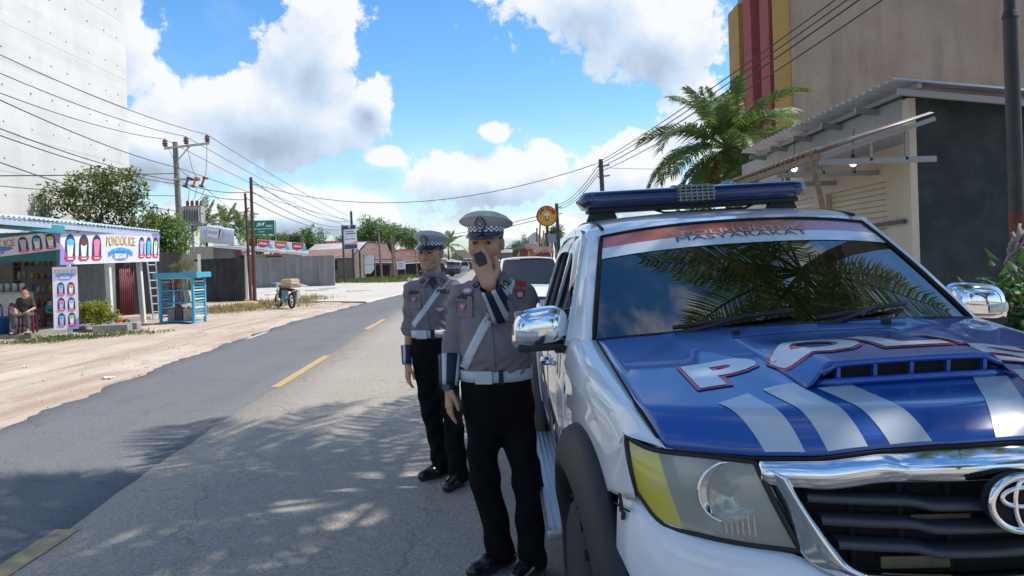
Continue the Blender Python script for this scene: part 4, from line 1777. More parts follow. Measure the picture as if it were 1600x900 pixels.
mb.build('engine', M_STEEL, mk)
mb = MB()
mb.box((.28, 0, .74), (.75, .24, .1), (0, -.06, 0), .04)
mb.build('seat', M_BLACK, mk)
mb = MB()
mb.box((.80, 0, .66), (.10, .30, .52), (0, -.35, 0), .04)
mb.build('leg_shield', mat('shield_dark', (.03, .035, .05), .35), mk)
mb = MB()
mb.box((.62, 0, .60), (.34, .16, .16), (0, .25, 0), .05)
mb.build('side_cover', mat('shield_dark', (.03, .035, .05), .35), mk)
mb = MB()
mb.tube([(.55, -.12, .25), (.2, -.15, .24), (-.2, -.16, .30)], [.03, .035, .045], 8)
mb.build('exhaust', M_CHR, mk, True)
mb = MB()
for s in (-1, 1):
 mb.tube([(WBk, s * .07, .3), (1.08, s * .07, .88)], .025, 6)
mb.build('fork', M_CHR, mk, True)
mb = MB()
mb.tube([(1.0, -.34, 1.0), (1.08, -.2, 1.0), (1.08, .2, 1.0), (1.0, .34, 1.0)], .018, 6)
mb.build('handlebar', M_CHR, mk, True)
mb = MB()
mb.ball((1.16, 0, .92), (.1, .11, .11), 12, 8)
mb.build('headlamp', M_CHR, mk, True)
mb = MB()
mb.box((1.2, 0, .64), (.28, .12, .04), (0, -.5, 0), .015)
mb.box((-.12, 0, .62), (.34, .14, .04), (0, .5, 0), .015)
mb.build('mudguard', mat('faded_red', (.3, .12, .1), .5), mk)
M_PAN = mat('pannier_blue', (.05, .22, .28), .6, 0, (.12, .26, .3), 6)
for s in (-1, 1):
 mb = MB()
 mb.box((.05, s * .24, .55), (.36, .15, .34), (0, 0, 0), .03)
 mb.build('pannier', M_PAN if s > 0 else mat('pannier_white', (.5, .52, .5), .6), mk)
mb = MB()
mb.box((.1, 0, .83), (.6, .6, .03))
mb.build('carrier', M_WOOD, mk)
p = Vector(mk.location) + Matrix.Rotation(mk.rotation_euler.z, 3, 'Z') @ Vector((.08, 0, .845))
bxo = MB()
bxo.box((0, 0, .15), (.62, .42, .3), (0, 0, 0), .05)
bxo.box((0, 0, .305), (.5, .3, .03), None, .01)
o = bxo.build('cream_box', mat('cream_plastic', (.62, .47, .27), .5, 0, (.5, .36, .2), 4))
o.location = p
o.rotation_euler = (0, 0, mk.rotation_euler.z + .25)
tag(o, 'cream plastic container tied on top of the old motorbike', 'container')
p = Vector(mk.location) + Matrix.Rotation(mk.rotation_euler.z, 3, 'Z') @ Vector((-.45, .1, .86))
mb = MB()
for k in range(7):
 mb.tube([(-.1 + .02 * k, -.4, .12 + .02 * (k % 3)), (.2, 0, .02 + .015 * k), (.45, .3 + .02 * k, -.02)], .022, 5)
o = mb.build('pole_bundle', mat('pale_sticks', (.4, .35, .3), .8))
o.location = p
tag(o, 'bundle of pale sticks strapped across the motorbike', 'bundle')
q = gnd(388, 484)
mb = MB()
mb.box((0, 0, .16), (.62, .34, .32), None, .07)
mb.cyl((.3, 0, .24), (.38, 0, .24), .05, None, 10)
mb.bar((-.1, 0, .34), (.2, 0, .34), .04, .05)
o = mb.build('jerrycan', mat('yellowed_plastic', (.72, .55, .2), .5, 0, (.55, .38, .12), 5))
o.location = (q.x, q.y, 0)
o.rotation_euler = (0, 0, .2)
tag(o, 'yellowed jerrycan lying in the grass before the motorbike', 'jerrycan')

# ---------------------------------------------------------------- mango tree and neighbours by the stall
rs = np.random.default_rng(21)
cl = [(-1.5, 0, 4.5, .7, .7, .6), (-.3, .3, 5.0, .8, .7, .65), (1.2, 0, 4.9, .75, .7, .7), (-1.8, 0, 3.3, .7, .8, .6), (.2, -.3, 4.0, .7, .7, .5),
 (1.5, .3, 3.8, .7, .7, .6), (-.8, .2, 2.9, .9, .9, .5), (.7, 0, 3.0, .9, .8, .5), (1.5, 0, 2.7, .7, .7, .5), (-1.5, .4, 2.5, .7, .7, .5), (.4, 0, 5.35, .5, .5, .4), (.9, -.2, 4.35, .5, .5, .4)]
pt = at(150, 400, 29.5)
tree('mango_tree', 'tall open mango tree with gaps in its crown behind the stall', (pt.x, pt.y, 0), 4.6, cl, 8000, .20, M_LEAF_A, 21, .14, fork=.5, droop=.5)
pt = at(243, 400, 33)
cl = blob_clumps(rs, 15, (0, 0, 2.9), (1.15, 1.1, 1.35), .62)
tree('leafy_tree', 'dense bright green tree between the stall and the transformer pole', (pt.x, pt.y, 0), 3.8, cl, 7000, .2, M_LEAF_B, 22, .12, fork=.4)
pt = at(45, 330, 34)
cl = blob_clumps(rs, 8, (0, 0, 4.2), (1.2, 1, .7), .6)
tree('leafy_tree', 'sparse tree top rising over the stall roof', (pt.x, pt.y, 0), 4.2, cl, 2500, .2, M_LEAF_A, 23, .1)
q = gnd(130, 498)
cl = blob_clumps(rs, 8, (0, 0, .9), (.5, .5, .6), .35)
tree('garden_shrub', 'leafy green shrub against the blackened wall', (q.x - 1.0, 25.8, 0), 1.2, cl, 1800, .14, M_LEAF_B, 24, .04, cat='shrub')
q = gnd(325, 470)
cl = blob_clumps(rs, 6, (0, 0, .75), (.35, .3, .5), .26)
tree('garden_shrub', 'small green bush beside the blue fuel rack', (q.x, 33, 0), .9, cl, 1300, .13, M_LEAF_B, 25, .03, cat='shrub')
cl = blob_clumps(rs, 4, (0, 0, .22), (.5, .2, .12), .12)
tree('potted_flowers', 'row of red flowering plants on top of the fuel rack', (rk.location.x + .55, rk.location.y + .3, HR + .065), .25, cl, 500, .07, leaf_mat('leaf_flower', (.05, .12, .02), (.3, .12, .03), (.6, .05, .03), scale=6), 26, .012, cat='plant')

spots = []
for px, py in [(335, 490), (350, 487), (365, 486), (378, 484), (345, 484), (448, 478), (462, 474), (475, 470), (450, 472), (490, 466), (400, 478), (420, 478)]:
 g = gnd(px, py)
 spots.append((g.x, g.y, 0, 1.3, 1.3))
tufts('roadside_grass', 'dry straw-coloured grass round the motorbike', spots, 3000, .30, M_GRASS, 31, .8, w=.016)
spots = []
for px, py in [(60, 535), (90, 531), (130, 526), (150, 527), (170, 525), (20, 538), (195, 521)]:
 g = gnd(px, py)
 spots.append((g.x, g.y + .3 * math.sin(px), 0, .9, .5))
tufts('roadside_grass', 'short green weeds along the stall forecourt', spots, 1500, .13, M_GRASSG, 32, .9, w=.014)

# ================================================================== far side of the yard: shops, walls, houses, signs, vehicles
M_GREYW = mat('weathered_cement_wall', (0.23, 0.23, 0.225), .9, 0, (0.17, 0.17, 0.165), .6, stain=(.33, .33, .32), stain_amt=.8, stain_scale=(2.2, 2.2, .22), bump=.3, bscale=8)
M_BEIGE = mat('beige_plaster', (0.46, 0.41, 0.32), .9, 0, (0.38, 0.33, 0.25), 1, stain=(.25, .22, .17), stain_amt=.5, stain_scale=(2, 2, .4))
M_RROOF = mat('rusted_roofing', (0.20, 0.118, 0.092), .8, .1, (0.27, 0.175, 0.14), .7, stain=(.12, .06, .045), stain_amt=.7, stain_scale=(1.2, .4, .4))
M_GROOF = mat('grey_roofing', (0.46, 0.47, 0.48), .5, .3, (0.40, 0.36, 0.33), .6, stain=(.28, .17, .12), stain_amt=.7, stain_scale=(.5, .3, .3))
M_REDROOF = mat('red_tile_roof', (0.40, 0.09, 0.07), .8, 0, (0.32, 0.09, 0.07), 1.5)
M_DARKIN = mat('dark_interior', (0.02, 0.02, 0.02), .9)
M_PLANK = mat('grey_planks', (0.20, 0.16, 0.125), .9, 0, (0.13, 0.105, 0.085), 2, stain=(.28, .24, .2), stain_amt=.4)
M_SIGNG = mat('sign_green', (0.0, 0.20, 0.10), .45)

wall('yard_wall', 'long weathered grey cement wall at the back of the pale yard', (gnd(396, 451).x, gnd(396, 451).y), (gnd(532, 446).x, gnd(532, 446).y - 2), 2.6, .18, M_GREYW, None, 5)

# low shop with white sign parapet
YS_ = 80.0
sp = thing('roadside_shop', 'low beige shop with a white ribbed parapet and long eave behind the black wall', 'shop', (0, 0, 0))
a, b = at(296, 386, YS_), at(334, 440, YS_)
mb = MB()
mb.box(((a.x + b.x) / 2, YS_ + 2, a.z / 2), (b.x - a.x, 4, a.z))
mb.build('beige_wall', M_BEIGE, sp)
a, b = at(334, 384, YS_ + .5), at(366, 440, YS_ + .5)
mb = MB()
mb.box(((a.x + b.x) / 2, YS_ + 2.5, a.z / 2), (b.x - a.x, 4, a.z))
mb.build('grey_wall', mat('slate_plaster', (.20, .205, .22), .9), sp)
a, b = at(366, 398, YS_ + 1.2), at(480, 440, YS_ + 6)
mb = MB()
mb.box(((a.x + b.x) / 2, YS_ + 4, a.z / 2), (b.x - a.x, 3, a.z))
mb.build('shop_front', M_BEIGE, sp)
for (x0, x1) in [(364, 384), (413, 438)]:
 p, q = at(x0, 401, YS_ + 1.9), at(x1, 420, YS_ + 1.9)
 mb = MB()
 mb.box(((p.x + q.x) / 2, YS_ + 2.4, (p.z + q.z) / 2), (q.x - p.x, .2, p.z - q.z))
 mb.build('opening', M_DARKIN, sp)
for body, x0, x1 in [('PELSUK', 368, 386), ('FOTO', 421, 437)]:
 p, q = at(x0, 393.5, YS_ + 1.6), at(x1, 399, YS_ + 1.6)
 letters('shop_lettering', body, M_RED, sp, (p + q) / 2, (1, 0, 0), (0, 0, 1), p.z - q.z, q.x - p.x, .02)
mb = corrugated(at(334, 383, YS_ - .8), at(482, 396, YS_ + 1.5), at(332, 380, YS_ + 2.2), at(482, 391, YS_ + 4.5), 40, .02)
o = mb.build('eave_sheet', M_GROOF, sp, True)
o.modifiers.new('t', 'SOLIDIFY').thickness = .01
mb = MB()
mb.bar(at(334, 385, YS_ - .8), at(482, 398, YS_ + 1.5), .04, .2)
mb.build('fascia', M_WHITE, sp)
pa, pb, pc_, pd = at(312, 349, YS_), at(366, 358, YS_ + .4), at(312, 378, YS_), at(366, 383, YS_ + .4)
mb = corrugated(pc_, pd, pa, pb, 22, .02)
o = mb.build('parapet_sheet', mat('white_ribbed_sheet', (.70, .72, .75), .5, 0, (.6, .62, .66), 2), sp, True)
o.modifiers.new('t', 'SOLIDIFY').thickness = .02
sg = thing('shop_sign', 'white framed sign with a slim dark figure on the ribbed parapet', 'sign', (0, 0, 0))
MS, ws, hs_ = face_frame(at(323, 355, YS_ - .25), at(346.5, 358, YS_ - .12), at(323.5, 371, YS_ - .25))
plate('board', MS, ws, hs_, .05, mat('sign_rim', (.45, .25, .28), .5), sg)
fs_ = Flat(sg, MS, .006, .004)
fs_.rect('panel', 0, 0, ws * .95, hs_ * .92, M_PW, 0)
fs_.text('lettering', 'SHAR', -ws * .1, hs_ * .05, hs_ * .34, mat('sign_rose', (.42, .25, .3), .5), 1, ws * .62, .01)
fs_.text('small_lettering', 'STORE', -ws * .28, -hs_ * .36, hs_ * .1, M_RED, 1, ws * .22)
fs_.poly('figure_print', [(ws * .27, -hs_ * .5), (ws * .31, -hs_ * .5), (ws * .34, -hs_ * .1), (ws * .40, -hs_ * .45), (ws * .43, -hs_ * .44), (ws * .38, hs_ * .05), (ws * .40, hs_ * .3), (ws * .36, hs_ * .48), (ws * .28, hs_ * .42), (ws * .26, hs_ * .2), (ws * .29, 0)], mat('sign_dark', (.10, .06, .05), .6), 2)

gs = thing('green_sign', 'green illuminated box sign with white lettering above the shop eave', 'sign', (0, 0, 0))
MG, wg, hg = face_frame(at(387, 345, 82), at(428.5, 344, 82.6), at(387.5, 366.5, 82))
plate('box', MG, wg, hg, .25, M_SIGNG, gs)
fg = Flat(gs, MG, .008, .004)
fg.text('lettering', 'J&T', -wg * .01, hg * .20, hg * .30, M_PW, 1, wg * .34, .02, shear=.25)
fg.text('lettering', 'CARGO', wg * .30, hg * .09, hg * .15, M_PW, 1, wg * .26, .008, shear=.2)
fg.text('small_lettering', 'Express cargo antar seluruh', 0, -hg * .12, hg * .10, M_PW, 1, wg * .86, .006)
fg.text('small_lettering', 'Indonesia', 0, -hg * .32, hg * .08, M_PW, 1, wg * .24, .004)
mb = MB()
q = at(430.5, 345, 82.8)
mb.cyl((q.x, q.y, -.1), (q.x, q.y, q.z), .05, None, 10)
mb.bar((q.x, q.y, q.z - .3), (q.x - .4, q.y - .1, q.z - .3), .05, .05)
mb.build('post', M_STEEL, gs)

bt = thing('shop_banner', 'long red white and blue printed banner along the shop eave', 'banner', (0, 0, 0))
MBn, wb_, hb = face_frame(at(402, 374, YS_ + .5), at(476, 380, YS_ + 2), at(402, 387, YS_ + .5))
plate('cloth', MBn, wb_, hb, .01, M_PW, bt)
fb_ = Flat(bt, MBn, .006, .004)
for k in range(3):
 x0 = -wb_ * .5 + k * wb_ * .36
 fb_.poly('red_print', [(x0, hb * .45), (x0 + wb_ * .26, hb * .45), (x0 + wb_ * .24, -hb * .2), (x0 + wb_ * .12, -hb * .45), (x0 + .02 * wb_, -hb * .3)], M_RED if k != 1 else mat('print_red2', (.7, .1, .06), .5), 0)
 fb_.poly('blue_print', [(x0 + wb_ * .27, hb * .2), (x0 + wb_ * .33, -hb * .45), (x0 + wb_ * .22, -hb * .45)], M_CYAN, 0)
 fb_.text('lettering', ['PROMO', 'KIRIM', 'HEMAT'][k], x0 + wb_ * .13, hb * .05, hb * .3, M_PW, 1, wb_ * .17, .01)

# low tin-roofed houses across the yard
def tin_house(name, label, eave_l, eave_r, rise, depth, wall_h, wm, rm, waves=40, openings=(), over=.4, ridge_in=0.0):
 """eave_l/eave_r: world points of the front eave; the roof rises behind it"""
 t_ = thing(name, label, 'house', (0, 0, 0))
 el, er = Vector(eave_l), Vector(eave_r)
 ex_ = (er - el).normalized()
 ex_.z = 0
 ex_.normalize()
 bk = Vector((-ex_.y, ex_.x, 0)) * depth
 if bk.y < 0:
  bk = -bk
 up_ = Vector((0, 0, rise))
 mb_ = corrugated(el, er, el + bk + up_ + ex_ * ridge_in, er + bk + up_ - ex_ * ridge_in, waves, .03, 2, 4)
 o_ = mb_.build('roof', rm, t_, False)
 o_.modifiers.new('t', 'SOLIDIFY').thickness = .02
 bn_ = bk.normalized()
 w0, w1 = el + bn_ * over, er + bn_ * over
 mb_ = MB()
 zt = el.z - .02 + rise * over / depth
 vs = [(w0.x, w0.y, -.1), (w1.x, w1.y, -.1), (w1.x, w1.y, zt - .06), (w0.x, w0.y, zt - .06)]
 b0, b1 = w0 + bn_ * (depth - over), w1 + bn_ * (depth - over)
 vs += [(b0.x, b0.y, -.1), (b1.x, b1.y, -.1), (b1.x, b1.y, el.z + rise - .08), (b0.x, b0.y, el.z + rise - .08)]
 mb_.add(vs, [(0, 1, 2, 3), (4, 7, 6, 5), (0, 3, 7, 4), (1, 5, 6, 2)])
 mb_.build('wall', wm, t_)
 mb_ = MB()
 mb_.bar(el + Vector((0, 0, -.09)), er + Vector((0, 0, -.09)), .04, .14)
 mb_.build('fascia', M_WHITE if waves % 2 else M_PLANK, t_)
 for (u0, u1, z0, z1) in openings:
  mb_ = MB()
  mb_.bar(w0.lerp(w1, u0) - bn_ * .02 + Vector((0, 0, (z0 + z1) / 2 - w0.z)), w0.lerp(w1, u1) - bn_ * .02 + Vector((0, 0, (z0 + z1) / 2 - w0.z)), .08, z1 - z0)
  mb_.build('opening', M_DARKIN, t_)
 return t_


tin_house('tin_roof_house', 'long low house with a rusty lean-to roof over the grey wall', at(444, 404, 84), at(552, 400, 84), .9, 3.0, 2.5, M_PLANK, M_RROOF, 41, [(.05, .25, 1.2, 2.3), (.4, .75, 1.2, 2.3)])
tin_house('tin_roof_house', 'grey and rust streaked tin roof rising behind the lean-to', at(478, 394, 88), at(562, 390, 88), 1.0, 4.5, 3, M_PLANK, M_GROOF, 37)
tin_house('tin_roof_house', 'tall rust brown tin roof beside the blue and white signboard', at(528, 408, 90), at(618, 409, 92), 2.3, 5.0, 2.5, M_PLANK, M_RROOF, 31, [(.08, .28, .1, 2.0), (.5, .9, .1, 1.9)], ridge_in=.3)
tin_house('tin_roof_house', 'open shed with a dull brown roof behind the black pickup', at(612, 412, 104), at(672, 408, 106), 1.6, 4.0, 2.5, M_PLANK, M_RROOF, 31, [(.05, .95, .1, 1.7)])
tin_house('tin_roof_house', 'red roofed house behind the open shed', at(618, 402, 115), at(668, 401, 117), 1.3, 4.0, 2.5, M_PLANK, M_REDROOF, 27, ridge_in=1.5)
tin_house('tin_roof_house', 'red tile gable peeping over the rust brown roof', at(553, 386, 106), at(596, 390, 108), 1.0, 3.5, 2.5, M_PLANK, M_REDROOF, 27, ridge_in=.8)
tin_house('tin_roof_house', 'small red roof beside the tin roofs behind the signboard', at(515, 386, 104), at(540, 386, 105), .9, 3.0, 2.5, M_PLANK, M_REDROOF, 21)
tin_house('tin_roof_house', 'row shop with a pale roof and blue awning far down the road', at(698, 407, 140), at(724, 409, 175), 1.4, 6, 3, M_BEIGE, M_GROOF, 31, [(.1, .9, .2, 2)])
tin_house('tin_roof_house', 'far brown gabled shed beyond the white minibus', at(724, 404, 190), at(744, 403, 192), 2.2, 6, 3, M_PLANK, M_PLANK, 21, [(.3, .7, .1, 1.8)])
tin_house('tin_roof_house', 'pale roofed kiosk far along the right side of the road', at(742, 406, 150), at(772, 404, 140), 1.0, 5, 3, M_BEIGE, M_GROOF, 25)

sb = thing('notice_signboard', 'blue and white notice board on two dark poles at the yard edge', 'signboard', (0, 0, 0))
MN, wn, hn = face_frame(at(536, 352.5, 77.5), at(557, 351, 77.8), at(537, 390, 77.5))
plate('panel', MN, wn, hn, .08, M_PW, sb)
fn_ = Flat(sb, MN, .01, .006)
fn_.rect('header_print', 0, hn * .41, wn * .94, hn * .16, M_NAVY, 0)
fn_.rect('footer_print', 0, -hn * .40, wn * .94, hn * .18, mat('print_deep_blue', (.04, .07, .26), .5), 0)
fn_.poly('swoosh', [(-wn * .47, -hn * .27), (wn * .1, -hn * .25), (wn * .47, -hn * .18), (wn * .47, -hn * .29), (-wn * .47, -hn * .31)], M_PORG, 0)
fn_.ell('crest', 0, hn * .42, wn * .09, hn * .06, M_PW, 1, 12)
fn_.text('lettering', 'INFORMASI', 0, hn * .235, hn * .05, M_RED, 1, wn * .6, .006)
fn_.text('lettering', 'LAYANAN', wn * .05, hn * .145, hn * .065, M_NAVY, 1, wn * .72, .01)
fn_.text('small_lettering', 'samsat keliling', 0, hn * .04, hn * .035, M_DARKSTEEL, 1, wn * .6)
for k in range(5):
 fn_.ell('icon', wn * (-.32 + .16 * k), -hn * .08, wn * .05, hn * .03, M_DARKSTEEL, 1, 10)
for (px, t0, b0, Yp) in [(534.5, 352, 443, 77.4), (548.5, 330, 438, 78.2)]:
 p = at(px, t0, Yp)
 mb = MB()
 mb.cyl((p.x + .12, Yp, -.1), p, .10 if px < 540 else .12, None, 8)
 mb.build('pole', M_DARKSTEEL, sb, True, 40)

wb2 = thing('blank_board', 'white two-panel board with a clipped corner in front of the sheds', 'board', (0, 0, 0))
for k, (x0, y0, x1, y1, cut) in enumerate([(569, 399.5, 584.5, 412.5, 'tl'), (569.5, 413.5, 584.5, 427.5, 'br')]):
 p, q = at(x0, y0, 84), at(x1, y1, 84)
 w_, h_ = q.x - p.x, p.z - q.z
 ol = [(0, 0), (w_, 0), (w_, h_), (w_ * .35, h_), (0, h_ * .6)] if cut == 'tl' else [(0, 0), (w_ * .65, 0), (w_, h_ * .45), (w_, h_), (0, h_)]
 mb = MB()
 mb.prism(ol, .08, Matrix.Translation((p.x, 84, q.z)))
 mb.build('panel', M_WHITE, wb2)
for px in (568.5, 585.5):
 p = at(px, 398, 84.2)
 mb = MB()
 mb.bar((p.x, 84.2, -.1), p, .1, .1)
 mb.build('post', M_WOOD, wb2)
sm = thing('small_sign', 'small white board on two stakes before the black pickup', 'sign', (0, 0, 0))
MQ, wq, hq = face_frame(at(620, 409, 90), at(633, 408.5, 90), at(620, 421, 90))
plate('panel', MQ, wq, hq, .05, M_PW, sm)
fq = Flat(sm, MQ, .01, .006)
for k in range(3):
 fq.rect('print_line', 0, hq * (.25 - .22 * k), wq * (.7 - .1 * k), hq * .07, mat('print_grey', (.3, .3, .34), .6), 1)
for px in (621, 632.5):
 p = at(px, 409, 90.1)
 mb = MB()
 mb.bar((p.x, 90.1, -.1), p, .09, .09)
 mb.build('stake', M_WOOD, sm)
for k, (px, py0, Y, r, lab) in enumerate([(590.5, 349, 86, .13, 'tall wooden utility pole before the rust brown roof'), (611, 368, 88, .14, 'stout dark wooden pole with tangled wires before the open shed'), (614.5, 372, 91, .10, 'slim wooden pole beside the stout dark one'), (648, 384, 93, .07, 'thin pale pole behind the black pickup')]):
 p = at(px, py0, Y)
 tt = thing('wooden_pole', lab, 'pole', (p.x, Y, 0))
 mb = MB()
 mb.cyl((.25, 0, -.1), (0, 0, p.z), r, r * .8, 8)
 mb.build('pole', M_WOOD, tt, True, 40)
 mb = MB()
 mb.bar((-.5, 0, p.z - .5), (.5, 0, p.z - .4), .08, .08)
 mb.build('crossarm', M_WOOD, tt)


# ---------------------------------------------------------------- vehicles
M_GLASSD = mat('car_glass_dark', (0.012, 0.014, 0.017), .03, 0, spec=.8)
M_LAMPC = mat('lamp_clear', (.75, .76, .78), .1)
M_LAMPR = mat('lamp_red', (.45, .02, .02), .15)


def car(name, label, loc, rot, L_, W_, H_, paint, kind='suv', cat='car', fine=True):
 """a car facing local -y, front bumper at y=0"""
 t_ = thing(name, label, cat, loc, rot)
 hw = W_ / 2
 hood = .24 if kind != 'van' else .12
 beltz, hoodz = H_ * .60, H_ * .56
 # lower body: sections along y: (y, half width, z bottom, z top)
 sec = [(0.0, hw * .80, .38, H_ * .40), (.03 * L_, hw * .92, .30, H_ * .47), (.10 * L_, hw * .98, .26, hoodz * .95), (hood * L_, hw, .24, hoodz),
  ((hood + .06) * L_, hw, .24, beltz), (.7 * L_, hw, .24, beltz), (.95 * L_, hw * .98, .28, beltz * (1.0 if kind != 'sedan' else .97)), (L_ * .99, hw * .92, .34, beltz * .9), (L_, hw * .86, .4, beltz * .6)]
 rows = []
 for (y, w, z0, z1) in sec:
  zm = (z0 + z1) / 2
  rows.append([(-w * .9, y, z0), (-w, y, z0 + .12), (-w * 1.0, y, zm), (-w * .985, y, z1 - .06), (-w * .90, y, z1), (0, y, z1 + .03), (w * .90, y, z1), (w * .985, y, z1 - .06), (w, y, zm), (w, y, z0 + .12), (w * .9, y, z0)])
 mb_ = MB()
 mb_.grid(rows, closed=True)
 mb_.add(rows[0], [tuple(range(11))])
 mb_.add(rows[-1], [tuple(range(11))[::-1]])
 o_ = mb_.build('body', paint, t_, True, 45)
 # greenhouse
 y0, y1 = hood * L_, (hood + .16) * L_
 y2, y3 = {'suv': (.92, .985), 'van': (.95, .99), 'sedan': (.68, .84), 'pickup': (.56, .63)}[kind]
 y2, y3 = y2 * L_, y3 * L_
 zb, zr = beltz + .01, H_
 wr = hw * .76
 wb = hw * .93

 def quad(nm, pts, m, lift=0):
  q_ = MB()
  q_.add(pts, [tuple(range(len(pts)))])
  ob_ = q_.build(nm, m, t_)
  ob_.modifiers.new('t', 'SOLIDIFY').thickness = .015
  return ob_
 quad('windscreen', [(-wb * .95, y0 + .02, zb - .03), (wb * .95, y0 + .02, zb - .03), (wr * .95, y1, zr - .07), (-wr * .95, y1, zr - .07)], M_GLASSD)
 quad('rear_window', [(-wb * .93, y3, zb), (wb * .93, y3, zb), (wr * .93, y2, zr - .07), (-wr * .93, y2, zr - .07)], M_GLASSD)
 for s in (-1, 1):
  quad('side_window', [(s * wb, y0 + .1, zb), (s * wb, y3 - .02, zb), (s * wr, y2 - .02, zr - .08), (s * wr, y1 + .05, zr - .08)], M_GLASSD)
  for (yb, yt, th) in [(y0, y1, .09), ((y1 + y2) / 2 + .02, (y1 + y2) / 2, .08), (y3, y2, .12)]:
   q_ = MB()
   q_.bar((s * (wb + .006), yb, zb), (s * (wr + .006), yt, zr - .06), .05, th)
   q_.build('pillar', paint, t_)
 rows = []
 for k in range(7):
  y = y1 - .03 + (y2 + .04 - y1) * k / 6
  zz = zr - .05 + .05 * math.sin(math.pi * (.15 + .75 * k / 6))
  rows.append([(-wr - .03, y, zz - .07), (-wr * .9, y, zz - .01), (-wr * .45, y, zz + .015), (0, y, zz + .02), (wr * .45, y, zz + .015), (wr * .9, y, zz - .01), (wr + .03, y, zz - .07)])
 q_ = MB()
 q_.grid(rows)
 ro = q_.build('roof', paint, t_, True)
 ro.modifiers.new('t', 'SOLIDIFY').thickness = .03
 for s in (-1, 1):
  for yy in (.17 * L_, .79 * L_):
   q_ = MB()
   rr = .36 if kind != 'sedan' else .31
   q_.lathe([(rr * .55, -.1), (rr * .9, -.1), (rr, -.05), (rr, .05), (rr * .9, .1), (rr * .55, .1)], (s * (hw - .08), yy, rr), 20, Matrix.Rotation(R(90), 3, 'Y'))
   wl_ = q_.build('wheel', M_TYRE, t_, True, 40)
   q_ = MB()
   q_.lathe([(.0, .085), (rr * .2, .09), (rr * .5, .06), (rr * .6, .08), (rr * .62, -.09), (0, -.09)], (s * (hw - .08), yy, rr), 16, Matrix.Rotation(R(90), 3, 'Y'))
   q_.build('rim', M_STEEL, wl_, True, 40)
  q_ = MB()
  q_.box((s * hw * .68, .035 * L_, H_ * .42), (hw * .46, .14, .14), (0, 0, s * .22), .03)
  q_.build('headlight', M_LAMPC, t_)
  q_ = MB()
  q_.box((s * hw * .84, L_ * .985, beltz * .82), (.14, .1, .3), None, .03)
  q_.build('tail_light', M_LAMPR, t_)
  q_ = MB()
  q_.box((s * (hw + .1), y0 + .25, zb + .06), (.2, .1, .14), None, .04)
  q_.build('mirror', paint, t_)
 q_ = MB()
 q_.box((0, .0, H_ * .36), (hw * .9, .06, .16), None, .02)
 q_.build('grille', M_DARKSTEEL, t_)
 q_ = MB()
 q_.box((0, -.01, H_ * .22), (hw * 1.5, .1, .14), None, .03)
 q_.build('bumper', paint if kind != 'van' else M_DARKSTEEL, t_)
 q_ = MB()
 q_.box((0, L_ + .005, .55), (.46, .02, .14))
 q_.build('number_plate', M_PW, t_)
 return t_


P_WHITE = mat('car_white', (.75, .76, .77), .25, 0, coat=1)
P_BLACK = mat('car_black', (.015, .018, .022), .25, 0, coat=1)
g = gnd(606, 434)
car('pickup_truck', 'black double cab pickup parked under the shed roof across the yard', (g.x + 4.9, 97, 0), R(-84), 5.2, 1.8, 1.78, P_BLACK, 'pickup', 'pickup')
g = gnd(725, 424.3)
car('minibus', 'white minibus driving away far down the road', (g.x, g.y + 3.2, 0), R(-177), 4.3, 1.75, 2.0, P_WHITE, 'van', 'minibus')
g = gnd(729, 420.5)
car('minibus', 'dark high-roofed van far ahead of the white minibus', (g.x + 1.2, g.y + 40, 0), R(-177), 4.6, 1.8, 2.3, mat('car_grey', (.2, .22, .25), .3, 0, coat=1), 'van', 'van')
car('parked_car', 'white car with a dark windscreen parked behind the police pickup', (.52, 18.6, 0), R(3), 4.3, 1.75, 1.66, P_WHITE, 'suv')

# ---------------------------------------------------------------- far trees
rs = np.random.default_rng(44)


def far_tree(px, py_top, px_w, Y, label, seed, m=None, n=2600, name='broadleaf_tree', base_py=None):
 top = at(px, py_top, Y)
 rad = px_w / FPX * Y / 2
 hgt = top.z
 rr = np.random.default_rng(seed)
 cl_ = blob_clumps(rr, 17, (0, 0, hgt - rad * .85), (rad * .72, rad * .72, rad * .62), rad * .38)
 tree(name, label, (top.x, Y, 0), hgt * .9, cl_, n, max(.3, rad * .14), m or M_LEAF_C, seed, .2, fork=.5, group='far belt of trees' if 70 <= seed < 90 else None)


far_tree(487, 350, 62, 112, 'round broadleaf tree over the grey tin roof', 51, M_LEAF_B)
far_tree(533, 366, 40, 118, 'smaller leafy tree just left of the signboard poles', 52)
far_tree(583, 337, 66, 120, 'tallest rounded tree behind the rust brown roof', 53, M_LEAF_B, 3400)
far_tree(612, 343, 56, 126, 'dense tree adjoining the tallest rounded one', 54, M_LEAF_C, 3000)
far_tree(640, 352, 50, 130, 'leafy tree above the red roofed house', 55, M_LEAF_B, 2600)
far_tree(660, 362, 40, 138, 'narrower tree beside the one over the red roof', 56)
far_tree(560, 352, 40, 128, 'dark tree directly behind the signboard', 57)
far_tree(450, 358, 40, 96, 'low tree behind the red and blue banner', 58)
far_tree(432, 362, 36, 90, 'bushy green tree under the green box sign', 59, M_LEAF_B)
far_tree(405, 364, 40, 98, 'yellowish tree behind the shop eave', 60, M_LEAF_B)
tl = []
for k in range(13):
 px = 688 + k * 13
 far_tree(px, 391 - 6 * math.sin(k * 1.9) - (8 if k > 8 else 0), 34, 235 + 18 * (k % 3), ['hazy tree in the belt closing the far end of the road', 'hazy tree of the far belt behind the roadside stalls'][k > 8], 70 + k, M_LEAF_C, 800)
